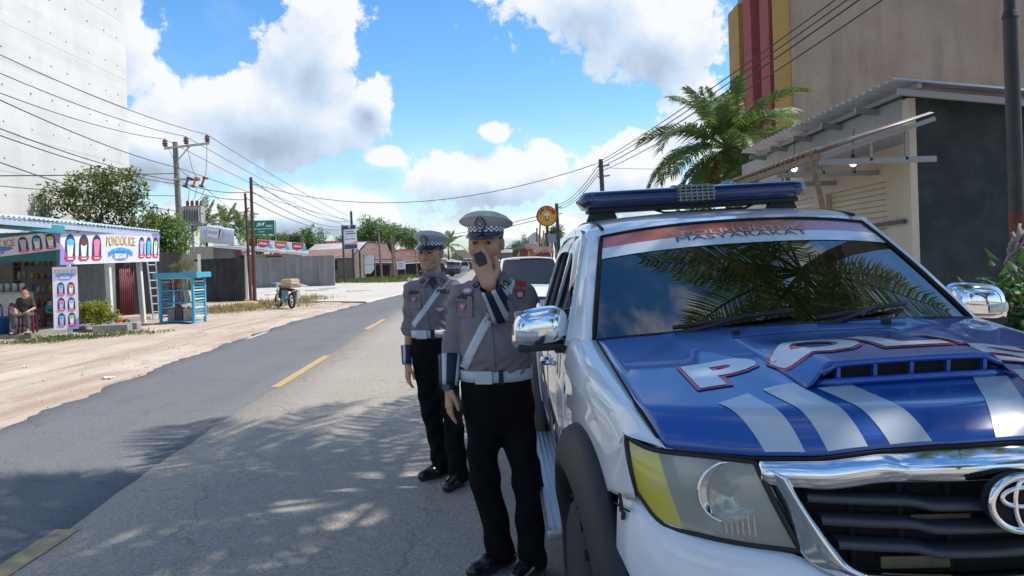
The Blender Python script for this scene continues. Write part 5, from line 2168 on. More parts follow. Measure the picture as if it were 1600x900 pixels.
for px, py, w, Y, lab, s in [(805, 374, 34, 120, 'palmy green tree left of the round yellow sign', 91), (826, 366, 36, 112, 'taller green tree behind the stalls by the round sign', 92), (846, 372, 34, 100, 'tree behind the wooden stall poles', 93), (868, 352, 26, 90, 'slender tree top behind the round yellow sign', 94), (790, 384, 40, 130, 'broad low tree behind the second row of stalls', 95)]:
 far_tree(px, py, w, Y, lab, s, M_LEAF_C, 1600)
palm('coconut_palm', 'coconut palm just behind the transformer box', (at(322, 340, 100).x, 100, 0), at(322, 350, 100).z, 4.6, 14, 61, nl=24, lw=.14, ll=1.1)
palm('coconut_palm', 'coconut palm above the ribbed parapet', (at(352, 345, 104).x, 104, 0), at(353, 352, 104).z, 4.6, 14, 62, nl=24, lw=.14, ll=1.1)
palm('coconut_palm', 'coconut palm between the parapet and the red poles', (at(375, 350, 102).x, 102, 0), at(375, 360, 102).z, 4.4, 14, 63, nl=24, lw=.14, ll=1.1)
palm('coconut_palm', 'distant coconut palm rising behind the two officers', (at(700, 380, 150).x, 150, 0), at(699, 382, 150).z, 4.0, 14, 64, nl=18, lw=.2, ll=1.1)

spots = []
for px, py in [(545, 440), (556, 437), (568, 436), (580, 437), (595, 438), (610, 437), (625, 434), (575, 441), (600, 442), (640, 434), (530, 442)]:
 g = gnd(px, py)
 spots.append((g.x, g.y, .0, 2.2, 2.5))
tufts('verge_grass', 'rough green and yellow weeds at the yard edge by the signboard', spots, 5200, .55, M_GRASSG, 41, .7, w=.035)
spots = []
for px, py in [(700, 424), (708, 423), (716, 422)]:
 g = gnd(px, py)
 spots.append((g.x, g.y, 0, 3, 8))
tufts('verge_grass', 'green verge along the far left side of the road', spots, 900, .7, M_GRASSG, 42, .4, w=.1)

# ================================================================== right side: shop, tall tan block, palm, poles, stalls
M_CREAM = mat('cream_wall', (0.56, 0.52, 0.43), .85, 0, (0.50, 0.46, 0.38), 1.2, stain=(.36, .33, .27), stain_amt=.3)
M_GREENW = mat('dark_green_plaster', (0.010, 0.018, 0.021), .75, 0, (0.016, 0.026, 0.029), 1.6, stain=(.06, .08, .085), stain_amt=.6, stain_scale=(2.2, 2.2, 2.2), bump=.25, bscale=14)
M_ZINC = mat('zinc_sheet', (0.42, 0.43, 0.45), .4, .6, (0.34, 0.34, 0.36), 1.5, stain=(.30, .22, .17), stain_amt=.35)
M_TRUSS = mat('grey_truss', (.30, .31, .32), .6, .2)
M_SHUT = mat('cream_shutter', (0.55, 0.50, 0.40), .6, 0, (0.49, 0.445, 0.35), 2)

XS, YC0, YC1 = 5.9, 11.3, 19.5
HW = 3.12
sp = thing('shuttered_shop', 'cream roller-shutter shop with a dark green end wall and zinc roof', 'shop', (0, 0, 0))
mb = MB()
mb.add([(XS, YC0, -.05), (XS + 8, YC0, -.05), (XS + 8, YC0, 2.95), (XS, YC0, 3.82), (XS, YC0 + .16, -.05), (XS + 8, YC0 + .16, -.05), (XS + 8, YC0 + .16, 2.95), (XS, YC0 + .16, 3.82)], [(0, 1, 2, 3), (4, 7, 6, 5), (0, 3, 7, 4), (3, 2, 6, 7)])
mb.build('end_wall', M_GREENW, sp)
mb = MB()
bays = [(12.05, 14.35), (14.95, 17.1), (17.6, 19.2)]
edges = [YC0 + .16] + [v for b in bays for v in b] + [YC1]
for k in range(0, len(edges), 2):
 mb.box((XS + .1, (edges[k] + edges[k + 1]) / 2, HW / 2), (.2, edges[k + 1] - edges[k], HW))
for (a, b) in bays:
 mb.box((XS + .1, (a + b) / 2, (HW + 2.62) / 2), (.2, b - a, HW - 2.62))
mb.box((XS + .047, YC0 + .076, 1.87), (.106, .172, 3.78))
mb.build('front_wall', M_CREAM, sp)
mb = MB()
mb.box((XS + .08, (YC0 + YC1) / 2 + .09, HW + .345), (.14, YC1 - YC0 - .18, .69))
mb.build('upper_wall', mat('bare_cement', (.34, .34, .335), .9, 0, (.27, .27, .265), 1.2), sp)
sl = None
for (a, b) in bays:
 shn = MB()
 shn.box((XS + .14, (a + b) / 2, 1.3), (.02, b - a, 2.6))
 sho = shn.build('roller_shutter', M_SHUT, sp)
 m_ = MB()
 m_.box((0, 0, 0), (.035, b - a - .02, .082), None, .012)
 s0 = m_.build('slat', M_SHUT, sho)
 s0.location = (XS + .115, (a + b) / 2, .06)
 for k in range(1, 28):
  shared('slat', s0, sho, (XS + .115, (a + b) / 2, .06 + k * .0935))
# dark security bars across the bays
for zz, y0, y1 in [(1.86, 12.0, 19.0)]:
 mb = MB()
 mb.bar((XS - .06, YC0 + .1, zz + .1), (XS - .06, y1, zz - .05), .04, .06)
 mb.build('lock_bar', M_DARKSTEEL, sp)
# main roof
R0, R1 = at(1399, 121, 10.75), at(1176, 226, 17.6)
R1 = Vector((R0.x - .02, 17.9, R0.z))
bk_ = Vector((6.5, 0, -.75))
mb = corrugated(R0, R1, R0 + bk_, R1 + bk_, 30, .03, 2, 6)
o = mb.build('roof_sheet', M_ZINC, sp, True)
o.modifiers.new('t', 'SOLIDIFY').thickness = .006
for q in (.02, .32, .62, .92):
 mb = MB()
 mb.bar(R0 + bk_ * q * .9 + Vector((.25, .05, -.09)), R1 + bk_ * q * .9 + Vector((.25, 0, -.09)), .06, .08)
 mb.build('purlin', M_TRUSS, sp)
for k in range(6):
 y = 10.9 + k * 1.35
 mb = MB()
 mb.bar((R0.x + .1, y, R0.z - .17), (R0.x + 6.0, y, R0.z - .17 - .70), .06, .09)
 mb.build('rafter', M_TRUSS, sp)
# lower awning
A0 = at(1459, 174, 10.2)
A1 = at(1277, 232, 10.4)
AL = 5.3
mb = corrugated(A1, A1 + Vector((0, AL, 0)), A0, A0 + Vector((0, AL, 0)), 26, .014, 2, 6)
o = mb.build('awning_sheet', mat('awning_zinc', (.42, .42, .43), .45, .5, (.30, .22, .17), 2.5), sp, True)
o.modifiers.new('t', 'SOLIDIFY').thickness = .006
M_RUSTE = mat('rusty_edge', (.22, .15, .11), .8, 0, (.15, .10, .075), 6)
for k in range(26):
 y = A1.y + .1 + k * AL / 26
 mb = MB()
 mb.cyl((A1.x - .05, y, A1.z - .03), (A1.x + .3, y, A1.z + .06), .034, None, 8)
 mb.build('ridge_cap', M_RUSTE, sp, True, 40)
mb = MB()
mb.bar(A1 + Vector((.02, 0, -.10)), A1 + Vector((.02, AL, -.10)), .05, .09)
mb.build('eave_beam', M_WOOD, sp)
for k in range(4):
 y = A1.y + .25 + k * 1.62
 mb = MB()
 a, b = Vector((A1.x + .1, y, A1.z - .16)), Vector((XS + .02, y, A1.z - .16))
 c = Vector((XS + .02, y, A0.z - .02))
 mb.bar(a, b, .05, .08)
 mb.bar(a + Vector((0, 0, .05)), c, .044, .06)
 mb.bar(a.lerp(b, .45), a.lerp(c, .45) + Vector((0, 0, .05)), .034, .05)
 mb.bar(a.lerp(b, .75), a.lerp(c, .75) + Vector((0, 0, .05)), .034, .05)
 mb.build('bracket', M_TRUSS, sp)
for (px0, py0, px1, py1, Y) in [(1266, 236, 1290, 345, 10.6), (1226, 250, 1240, 335, 12.3)]:
 a, b = at(px0, py0, Y), at(px1, py1, Y)
 d = b - a
 b = a + d * ((a.z + .05) / -d.z)
 mb = MB()
 mb.cyl(b, a, .045, .04, 8)
 mb.build('prop_post', M_WOOD, sp, True, 40)
# bare bulbs under the awning (lit)
M_BULB = mat('lit_bulb', (.9, .9, .88), .3, emit=(1, .97, .9), estr=5.0)
for k, (px, py, Y) in enumerate([(1333, 254, 11.2), (1241, 263, 13.6)]):
 p = at(px, py, Y)
 lb = thing('light_bulb', ['bare lit bulb hanging under the awning by the green wall corner', 'bare lit bulb hanging deeper under the awning near the second prop'][k], 'bulb', p)
 mb = MB()
 mb.ball((0, 0, 0), (.05, .05, .06), 12, 8)
 mb.build('globe', M_BULB, lb, True)
 mb = MB()
 mb.cyl((0, 0, .05), (0, 0, .12), .025, None, 8)
 mb.build('holder', M_BLACK, lb)
 mb = MB()
 mb.tube([(0, 0, .12), (.01, 0, .3), (.03, 0, .5)], .006, 5)
 mb.build('cord', M_WIRE, lb)
sg = thing('shop_sign', 'small blue sign board under the far end of the awning', 'sign', (0, 0, 0))
MZ, wz_, hz_ = face_frame(at(1130, 283, 14.2), at(1183, 272, 14.2), at(1130, 296, 14.2))
plate('board', MZ, wz_, hz_, .04, mat('sign_sky', (.12, .38, .62), .5), sg)
Flat(sg, MZ).text('lettering', 'SEWA', 0, 0, hz_ * .5, M_PW, 1, wz_ * .6, .01)

# ---------------------------------------------------------------- tall tan block with red and ochre fins
M_TAN = mat('tan_render', (0.40, 0.30, 0.22), .9, 0, (0.34, 0.25, 0.18), .35, stain=(.27, .16, .105), stain_amt=.75, stain_scale=(.55, .55, .35), bump=.15, bscale=4, stain2=((.20, .15, .115), .7, (1.1, 1.1, .12)))
M_FRED = mat('fin_red', (0.36, 0.085, 0.07), .8, 0, (.30, .07, .06), 1)
M_FOCH = mat('fin_ochre', (0.46, 0.27, 0.07), .8, 0, (.40, .23, .06), 1)
tb = thing('fin_facade_building', 'tall tan rendered block with red and ochre vertical fins', 'building', (0, 0, 0))
YT = 36.0
xt = at(1240, 200, YT).x
mb = MB()
mb.box((xt + 9, YT + 4, 9), (18, 8, 18))
mb.build('wall', M_TAN, tb)
mb = MB()
for j in range(9):
 for k in range(11):
  mb.cyl((xt + 1.2 + j * 1.9 + .4 * (j % 2), YT - .004, 3.2 + k * 1.35), (xt + 1.2 + j * 1.9 + .4 * (j % 2), YT - .018, 3.2 + k * 1.35), .024, None, 6)
o = mb.build('tie_hole', mat('tan_hole', (.12, .08, .06), .9), tb)
o['kind'] = 'stuff'
for i, (y0, y1, m_, top) in enumerate([(36.05, 36.9, M_FOCH, 18.02), (37.0, 39.2, M_FRED, 17.7), (39.7, 41.9, M_FRED, 17.3), (42.3, 44.2, M_FOCH, 15.4)]):
 mb = MB()
 mb.box((xt - .25, (y0 + y1) / 2, top / 2), (.55, y1 - y0 - (.9 if 0 < i < 3 else 0), top))
 mb.build('fin', m_, tb)

# ---------------------------------------------------------------- coconut palm behind the shop
pp = at(1136, 224, 31)
palm('coconut_palm', 'full coconut palm with nuts in front of the red fins', (pp.x, 31, 0), pp.z, 3.9, 32, 15, nl=84, lw=.062, ll=1.05, nuts=7, el_range=(-.95, 1.45), dry=2)
q = at(1105, 275, 34)
cl = blob_clumps(np.random.default_rng(3), 7, (0, 0, q.z - .3), (.7, .7, .6), .45)
tree('leafy_tree', 'bright green tree top below the coconut palm', (q.x, 34, 0), q.z - .4, cl, 1400, .25, M_LEAF_B, 99, .1)
q = at(1200, 250, 30)
cl = blob_clumps(np.random.default_rng(8), 9, (0, 0, q.z - .5), (1.0, .8, 1.0), .55)
tree('leafy_tree', 'dark tree behind the zinc roof edge', (q.x + .4, 33, 0), q.z - .4, cl, 1600, .25, M_LEAF_A, 98, .1)

# ---------------------------------------------------------------- near pole at the right with dry roots and plants
rp = thing('utility_pole', 'dark steel pole with a rusted lower tube beside the green wall', 'utility pole', (0, 0, 0))
YR = 8.4
pa_, pb2 = at(1575, -60, YR), at(1594, 470, YR)
d = pb2 - pa_
base = pa_ + d * ((pa_.z + .15) / -d.z)
pt_ = lambda py: pa_ + d * ((py + 60) / 530)
mb = MB()
mb.cyl(base, pt_(330), .082, None, 16)
mb.build('lower_tube', mat('rusted_tube', (.16, .05, .035), .7, .1, (.08, .03, .025), 6), rp, True, 40)
mb = MB()
mb.cyl(pt_(330), pt_(22), .076, None, 16)
mb.build('middle_tube', mat('dark_pole_paint', (.025, .024, .028), .5, 0, (.04, .035, .035), 5), rp, True, 40)
mb = MB()
mb.cyl(pt_(24), pa_, .06, None, 16)
mb.build('upper_tube', MATS['dark_pole_paint'], rp, True, 40)
mb = MB()
mb.cyl(pt_(28), pt_(18), .086, .066, 16)
mb.build('collar', MATS['dark_pole_paint'], rp, True, 40)
vr = thing('dry_vine', 'tangle of dry grey vines hanging on the rusted pole', 'vine', (0, 0, 0))
rs = np.random.default_rng(17)
for k in range(11):
 a = at(1590 + rs.normal() * 7, 352 + rs.uniform(0, 35), YR - .12)
 b = at(1592 + rs.normal() * 10, 455 + rs.uniform(-35, 30), YR - .14)
 pts = [a.lerp(b, i / 8) + Vector((.06 * math.sin(i * .9 + k), .04 * math.cos(i * 1.3 + k), .02 * math.sin(i * 2 + k))) for i in range(9)]
 mb = MB()
 mb.tube(pts, [.016 * (1 - .07 * i) for i in range(9)], 6)
 mb.build('vine_strand', mat('dry_vine', (.34, .30, .27), .9, 0, (.22, .19, .17), 9), vr, True)
rs = np.random.default_rng(6)
q = at(1592, 490, 7.6)
cl = [(0, 0, 1.05, .32, .3, .28), (.3, -.1, .85, .35, .3, .3), (-.28, .1, .72, .25, .25, .25), (.55, 0, 1.1, .3, .3, .3), (0, -.2, .55, .4, .35, .3)]
tree('broadleaf_plant', 'lush green broad-leaved plant at the foot of the rusted pole', (q.x, 7.6, 0), 1.0, cl, 900, .19, leaf_mat('leaf_lush', (.02, .07, .012), (.07, .16, .03), (.12, .22, .04), scale=3), 97, .03, cat='plant')

# ---------------------------------------------------------------- round yellow food sign and stalls down the right side
rsn = thing('round_sign', 'round yellow shop sign with red lettering on a dark post', 'sign', (0, 0, 0))
YQ = 36.0
c = at(854.5, 337.5, YQ)
rad = 15.5 / FPX * YQ
mb = MB()
pts = [(math.cos(a * .19635) * rad, math.sin(a * .19635) * rad) for a in range(32)]
mb.prism(pts, .12, Matrix.Translation(c))
mb.build('disc', mat('sign_yellow', (.78, .42, .03), .45), rsn)
MR_ = frame_matrix(c, (1, 0, 0), (0, 0, 1))
fr_ = Flat(rsn, MR_, .006, .004)
mb = MB()
mb.tube([c + Vector((math.cos(a * .19635) * rad, -.01, math.sin(a * .19635) * rad)) for a in range(32)], .03, 6, closed=True)
mb.build('rim', mat('sign_brown', (.22, .12, .03), .5), rsn, True)
fr_.poly('wing_print', [(-rad * 1.12, -rad * .18), (-rad * 1.02, rad * .3), (-rad * .85, rad * .3), (-rad * .8, -rad * .05)], mat('sign_gold', (.55, .33, .04), .5), 0)
word = 'AYAM TULANG'
for i, ch in enumerate(word):
 if ch == ' ':
  continue
 a = R(158 - i * 13.6)
 me = text_mesh(ch, rad * .3, None, .01)
 T = MR_ @ Matrix.Translation((math.cos(a) * rad * .74, math.sin(a) * rad * .74, .012)) @ Matrix.Rotation(a - R(90), 4, 'Z')
 me.transform(T)
 link('lettering', me, M_RED, rsn)
fr_.ell('emblem_print', 0, rad * .12, rad * .3, rad * .2, M_PW, 1, 14)
fr_.poly('emblem_print', [(-rad * .2, rad * .05), (rad * .22, rad * .02), (rad * .16, -rad * .45), (-rad * .14, -rad * .5)], mat('emblem_brown', (.25, .08, .03), .5), 2)
fr_.ell('emblem_print', rad * .02, -rad * .16, rad * .13, rad * .2, mat('emblem_cream', (.75, .6, .4), .5), 3, 12)
mb = MB()
mb.cyl((c.x, c.y + .1, -.1), (c.x, c.y + .1, c.z - rad * .8), .07, None, 10)
mb.build('post', M_DARKSTEEL, rsn, True, 40)

for (px, py, Y, r, lab) in [(869.5, 318, 42, .09, 'slim dark utility pole behind the round yellow sign'), (938.5, 249, 26, .075, 'dark utility pole rising behind the light bar')]:
 p = at(px, py, Y)
 tt = thing('utility_pole', lab, 'utility pole', (p.x, Y, 0))
 mb = MB()
 mb.cyl((.1, 0, -.1), (0, 0, p.z), r * 1.2, r, 10)
 mb.build('pole', M_DARKSTEEL, tt, True, 40)
 mb = MB()
 mb.bar((-.12, 0, p.z - .25), (.3, 0, p.z - .2), .05, .05)
 mb.bar((-.12, 0, p.z - .6), (.3, 0, p.z - .55), .05, .05)
 mb.build('wire_bracket', M_STEEL, tt)
# bamboo and timber uprights of the roadside stalls
for i, (px, py, pb_, Y, m_, lab) in enumerate([(839, 356, 425, 40, M_WOOD, 'bare timber upright leaning by the stalls, tallest of four'), (844, 350, 425, 39, M_PLANK, 'dark upright stake next to the tallest timber'), (849.5, 360, 425, 38, mat('bamboo', (.5, .36, .1), .6), 'yellow bamboo upright by the round sign post'), (852, 364, 425, 37.5, M_WOOD, 'short timber upright beside the yellow bamboo')]):
 p = at(px, py, Y)
 mb = MB()
 mb.cyl((random.uniform(-.3, .3), 0, -.1), (0, 0, p.z), .05, .04, 7)
 mb.cyl((random.uniform(-.3, .3), .05, p.z * .5), (.08, .05, p.z * .8), .03, .025, 6)
 o = mb.build('timber_upright', m_, None, True, 40)
 o.location = (p.x, Y, 0)
 tag(o, lab, 'post')
hx = thing('hexagon_sign', 'white hexagonal board on a white mast by the roadside stalls', 'sign', (0, 0, 0))
c = at(836, 375, 40)
mb = MB()
mb.prism([(math.cos(R(90 + 60 * k)) * .36, math.sin(R(90 + 60 * k)) * .42) for k in range(6)], .05, Matrix.Translation(c))
mb.build('board', M_WHITE, hx)
mb = MB()
mb.cyl((c.x, c.y + .08, -.1), (c.x, c.y + .08, c.z - .3), .06, None, 8)
mb.build('mast', M_WHITE, hx)
fg_ = thing('feather_flag', 'white and blue feather flag on the stall mast', 'flag', (0, 0, 0))
c = at(836.5, 398, 39.8)
mb = MB()
mb.prism([(-.12, -.8), (.16, -.8), (.2, .5), (.05, .7), (-.1, .6)], .01, Matrix.Translation(c))
mb.build('cloth', M_PW, fg_)
mb = MB()
mb.cyl((c.x - .13, c.y, -.1), (c.x - .13, c.y, c.z + .7), .02, None, 6)
mb.build('staff', M_STEEL, fg_)
M_YB = mat('stall_yellow', (.5, .36, .12), .6)
M_RB = mat('stall_red', (.32, .07, .07), .6)
for k, (x0, y0, x1, y1, Y, m_, rm, lab) in enumerate([(812, 390, 827, 432, 36, M_RB, M_DARKSTEEL, 'low red stall with a dark roof by the white car'), (826, 391, 838, 432, 33, M_YB, M_RROOF, 'narrow ochre stall beside the red one'), (838, 396, 862, 432, 31, mat('stall_maroon', (.30, .05, .06), .6), M_RROOF, 'maroon stall half hidden by the pickup roof'), (768, 396, 800, 432, 60, M_PLANK, M_GROOF, 'grey plank stall behind the front officer')]):
 a, b = at(x0, y0, Y), at(x1, y1, Y)
 t_ = thing('roadside_stall', lab, 'stall', (0, 0, 0))
 mb = MB()
 w_ = b.x - a.x
 mb.box((a.x + w_ / 2, Y + .8, a.z / 2), (w_, 1.6, a.z))
 mb.build('body', m_, t_)
 mb = corrugated((a.x - .12, Y - .25, a.z + .02), (b.x + .12, Y - .25, a.z + .02), (a.x - .12, Y + 1.8, a.z + .3), (b.x + .12, Y + 1.8, a.z + .3), 10, .02, 2, 4)
 o = mb.build('roof', rm, t_)
 o.modifiers.new('t', 'SOLIDIFY').thickness = .01
 mb = MB()
 mb.box((a.x + w_ / 2, Y - .01, a.z * .62), (w_ * .7, .04, a.z * .4))
 mb.build('hatch', M_DARKIN, t_)
gb = thing('stall_board', 'small green and yellow board on the red stall', 'sign', (0, 0, 0))
MZ, wz_, hz_ = face_frame(at(805, 382, 37), at(816, 382, 37), at(805, 389, 37))
plate('board', MZ, wz_, hz_, .04, mat('board_green', (.06, .28, .08), .5), gb)
Flat(gb, MZ).rect('stripe', 0, -hz_ * .3, wz_ * .9, hz_ * .25, mat('board_yellow', (.6, .55, .1), .5), 1)
bd = thing('blue_board', 'grey-blue panel board behind the maroon stall', 'board', (0, 0, 0))
MZ, wz_, hz_ = face_frame(at(856, 366, 34), at(869, 365, 34), at(856, 380, 34))
plate('panel', MZ, wz_, hz_, .05, mat('panel_slate', (.25, .32, .40), .5), bd)
mb = MB()
mb.bar((MZ.translation.x, 34.1, -.1), (MZ.translation.x, 34.1, MZ.translation.z), .08, .08)
mb.build('post', M_WOOD, bd)

# ================================================================== police pickup
def crom(P, t):
 """Catmull-Rom through rows of P (n,k) at parameter t in 0..n-1"""
 n = len(P)
 i = np.clip(np.floor(t).astype(int), 0, n - 2)
 u = (t - i)[:, None]
 p1, p2 = P[i], P[i + 1]
 p0 = np.where((i > 0)[:, None], P[np.maximum(i - 1, 0)], 2 * p1 - p2)
 p3 = np.where((i < n - 2)[:, None], P[np.minimum(i + 2, n - 1)], 2 * p2 - p1)
 return .5 * (2 * p1 + (p2 - p0) * u + (2 * p0 - 5 * p1 + 4 * p2 - p3) * u * u + (3 * p1 - p0 - 3 * p2 + p3) * u ** 3)


def cpatch(C, ru=6, rv=6):
 """C: m x n x 3 control grid -> dense grid through the points"""
 C = np.asarray(C, float)
 m, n, _ = C.shape
 A = crom(C.reshape(m, -1), np.linspace(0, m - 1, (m - 1) * ru + 1)).reshape(-1, n, 3)
 B = crom(A.transpose(1, 0, 2).reshape(n, -1), np.linspace(0, n - 1, (n - 1) * rv + 1)).reshape(-1, A.shape[0], 3)
 return B.transpose(1, 0, 2)


def gmesh(name, G, m, parent, thick=0.0, smooth=True):
 G = np.asarray(G, float)
 a, b, _ = G.shape
 I = np.arange(a * b).reshape(a, b)
 F = np.stack([I[:-1, :-1], I[:-1, 1:], I[1:, 1:], I[1:, :-1]], -1).reshape(-1, 4)
 o = link(name, mesh_np(name, G.reshape(-1, 3), F, smooth), m, parent)
 if thick:
  s = o.modifiers.new('thick', 'SOLIDIFY')
  s.thickness = thick
  s.offset = 0
 return o


def mirx(G):
 G = np.array(G, float)
 G[..., 0] *= -1
 return G[::-1]


P_BODY = mat('police_white_paint', (0.78, 0.795, 0.82), .34, 0, (.70, .70, .70), 2.2, contrast=(.5, .8), coat=1.0, coat_rough=.02)
P_BLUE = mat('police_blue_wrap', (0.006, 0.075, 0.34), .35, 0, coat=.9, coat_rough=.05)
P_LET = mat('white_wrap', (0.74, 0.76, 0.79), .35, 0, coat=.6, coat_rough=.06)
P_STRIPE = mat('silver_wrap', (0.52, 0.555, 0.60), .35, .1, coat=.6, coat_rough=.06)
P_RED = mat('red_outline', (0.55, 0.02, 0.025), .4, 0, coat=.6, coat_rough=.06)
P_CHR = mat('truck_chrome', (0.80, 0.81, 0.83), .045, 1.0)
P_BLK = mat('black_trim', (0.013, 0.0135, 0.015), .58, 0, (0.02, 0.02, 0.022), 8)
P_GLS = glass_mat('windscreen_tint', (0.09, 0.095, 0.10), 2.6)
P_GLS2 = glass_mat('side_glass', (0.16, 0.18, 0.18), 2.4)
P_GAP = mat('panel_gap', (0.01, 0.01, 0.012), .9)

TR = thing('police_pickup', 'white and blue police double cab pickup parked on the road edge', 'pickup', (1.09, 1.65, 0.02))
TR.rotation_euler = (0, R(-1.5), R(.8))


def zE(y): return 1.072 + .114 * y
def yF(x): return .04 + .57 * x * x


def sm(t):
 t = np.clip(t, 0, 1)
 return t * t * (3 - 2 * t)


LIPX = [0, .15, .256, .36, .5, .6, .68, .74]
LIPZ = [1.080, 1.077, 1.068, 1.049, 1.040, 1.041, 1.041, 1.05]


def hood_z(x, y):
 x, y = np.asarray(x, float), np.asarray(y, float)
 z = zE(y) + .05 * (1 - np.minimum(1, np.abs(x) / .74) ** 2.2)
 # raised centre field with a soft crease
 xc = .33 + .14 * np.clip((y - .1) / 1.0, 0, 1)
 z = z + .006 * sm((xc - np.abs(x)) / .09 + .5)
 d = np.clip(1 - (y - yF(x)) / .13, 0, 1.2)
 yl = yF(x)
 base = zE(yl) + .05 * (1 - np.minimum(1, np.abs(x) / .74) ** 2.2) + .006 * sm((.33 - np.abs(x)) / .09 + .5)
 return z - (base - np.interp(np.abs(x), LIPX, LIPZ)) * d ** 2


SCX, SCW, SCY = -.02, .205, .385


def scoop_h(x, y):
 x, y = np.asarray(x, float) - SCX, np.asarray(y, float)
 sx = sm((SCW + .075 - np.abs(x)) / .075)
 sy = sm((.98 - y) / .5)
 return .058 * sx * sy * (y > SCY - .02)


def surf(x, y):
 return hood_z(x, y) + scoop_h(x, y)


# ---- bonnet
xs = np.linspace(-1, 1, 61)
G = []
for v in np.linspace(0, 1, 41):
 row = []
 for u in xs:
  hw = .722 - .036 * max(0, 1 - v / .16) ** 2
  x = u * hw
  y0, y1 = yF(x) + .004, 1.155 + .13 * (x / .72) ** 2
  y = y0 + (y1 - y0) * v
  row.append((x, y, float(hood_z(x, y))))
 G.append(row)
hood = gmesh('bonnet', G, P_BLUE, TR, .004)
# gap line all round the bonnet
mb = MB()
edge = [G[i][0] for i in range(40, -1, -1)] + [G[0][j] for j in range(1, 60)] + [G[i][60] for i in range(41)]
mb.tube([(p[0] * 1.004, p[1] - .002, p[2] - .006) for p in edge], .0045, 6)
mb.build('panel_gap', P_GAP, hood, True)
# scoop
G = []
for y in np.linspace(SCY, .99, 30):
 G.append([(x, y - .03 * (1 - (y - SCY) / .6), float(surf(x, y)) + .001) for x in np.linspace(SCX - SCW - .075, SCX + SCW + .075, 34)])
sc = gmesh('bonnet_scoop', G, P_BLUE, TR, .003)
hz0 = float(hood_z(SCX, SCY))
mb = MB()
mb.box((SCX, SCY + .07, hz0 + .026), (2 * SCW - .02, .16, .044))
mb.build('scoop_mouth', P_GAP, sc)
mb = MB()
for k in range(5):
 x = SCX - SCW + .012 + k * (2 * SCW - .024) / 4
 mb = MB()
 mb.bar((x, SCY - .018, hz0 + .002), (x + .004, SCY - .018, hz0 + .05), .010, .02)
 mb.build('scoop_divider', P_BLUE, sc)
mb = MB()
mb.tube([(SCX - SCW - .04, SCY - .012, float(hood_z(SCX - SCW - .04, SCY)) + .008), (SCX - SCW, SCY - .03, hz0 + .006), (SCX, SCY - .036, hz0 + .008), (SCX + SCW, SCY - .03, hz0 + .006), (SCX + SCW + .04, SCY - .012, float(hood_z(SCX + SCW + .04, SCY)) + .008)], .011, 8)
mb.build('scoop_lip', P_BLUE, sc, True)
mb = MB()
mb.tube([(SCX + x, SCY - .024, float(surf(SCX + x, SCY)) - .004) for x in np.linspace(-SCW - .03, SCW + .03, 13)], .009, 8)
mb.build('scoop_brow', P_BLUE, sc, True)


def drape(name, me, m, parent, lift):
 """put a flat mesh (truck x,y) on the bonnet"""
 bm = bmesh.new()
 bm.from_mesh(me)
 bmesh.ops.triangulate(bm, faces=bm.faces)
 for _ in range(8):
  long = [e for e in bm.edges if e.calc_length() > .02]
  if not long:
   break
  bmesh.ops.subdivide_edges(bm, edges=long, cuts=1)
  bmesh.ops.triangulate(bm, faces=bm.faces)
 for v in bm.verts:
  x, y = v.co.x, v.co.y
  if y > SCY - .01:
   z = float(surf(x, y))
   k = float(scoop_h(x, y)) / .058
   v.co.y = y - .03 * (1 - (y - SCY) / .6) * (1 if k > .001 else 0)
   v.co.z = z + lift + .001
  else:
   v.co.z = float(hood_z(x, y)) + lift
 bm.to_mesh(me)
 bm.free()
 me.polygons.foreach_set('use_smooth', np.ones(len(me.polygons), dtype=bool))
 me.update()
 return link(name, me, m, parent)


wd = [('P', .21), ('O', .245), ('L', .18), ('I', .085), ('S', .21), ('I', .085)]
gap = .028
tot = sum(w for _, w in wd) + gap * 5
x = -.542
for ch, w in wd:
 for off, m_, lift, grow in ((0, P_RED, .0045, .020), (0, P_LET, .0065, 0)):
  me = text_mesh(ch, .235, None, .010 + grow * .5)
  co = np.zeros(len(me.vertices) * 3, dtype=np.float32)
  me.vertices.foreach_get('co', co)
  co = co.reshape(-1, 3)
  co -= (co.min(0) + co.max(0)) / 2
  s = co.max(0) - co.min(0)
  co[:, 0] *= (w + grow) / s[0]
  co[:, 1] *= (.235 + grow) / s[1]
  co[:, 0] += x + w / 2
  co[:, 1] += .605
  me.vertices.foreach_set('co', co.ravel())
  me.update()
  drape('lettering' if m_ is P_LET else 'lettering_outline', me, m_, hood, lift)
 x += w + gap


def stripe(pts, m_=P_STRIPE, lift=.004):
 me = bpy.data.meshes.new('stripe')
 me.from_pydata([(p[0], p[1], 0) for p in pts], [], [tuple(range(len(pts)))])
 me.update()
 return drape('stripe', me, m_, hood, lift)


for (a, b, c, d) in [((-.532, .355), (-.440, .392), -.395, -.475), ((-.397, .408), (-.309, .412), -.270, -.350), ((-.272, .352), (-.182, .352), -.140, -.225),
     ((.137, .352), (.228, .352), .085, -.005), ((.28, .41), (.37, .41), .235, .145), ((.42, .40), (.51, .37), .385, .295)]:
 stripe([a, b, (c, yF(c) + .007), (d, yF(d) + .007)])
for px_, (nx, ny) in enumerate([(-.266, 1.05), (.277, 1.07)]):
 mb = MB()
 z = float(hood_z(nx, ny))
 mb.box((nx, ny, z + .009), (.026, .03, .018), None, .006)
 mb.build('washer_jet', P_BLK, hood)

# ---- front wings
def side_x(z, y):
 w = np.interp(z, [.42, .5, .65, .85, 1.0, 1.1, 1.165, 1.2], [.79, .82, .842, .85, .845, .835, .82, .80])
 return w - .055 * sm((1.15 - y) / .85) + .012 * sm((y - 1.2) / 1.0)


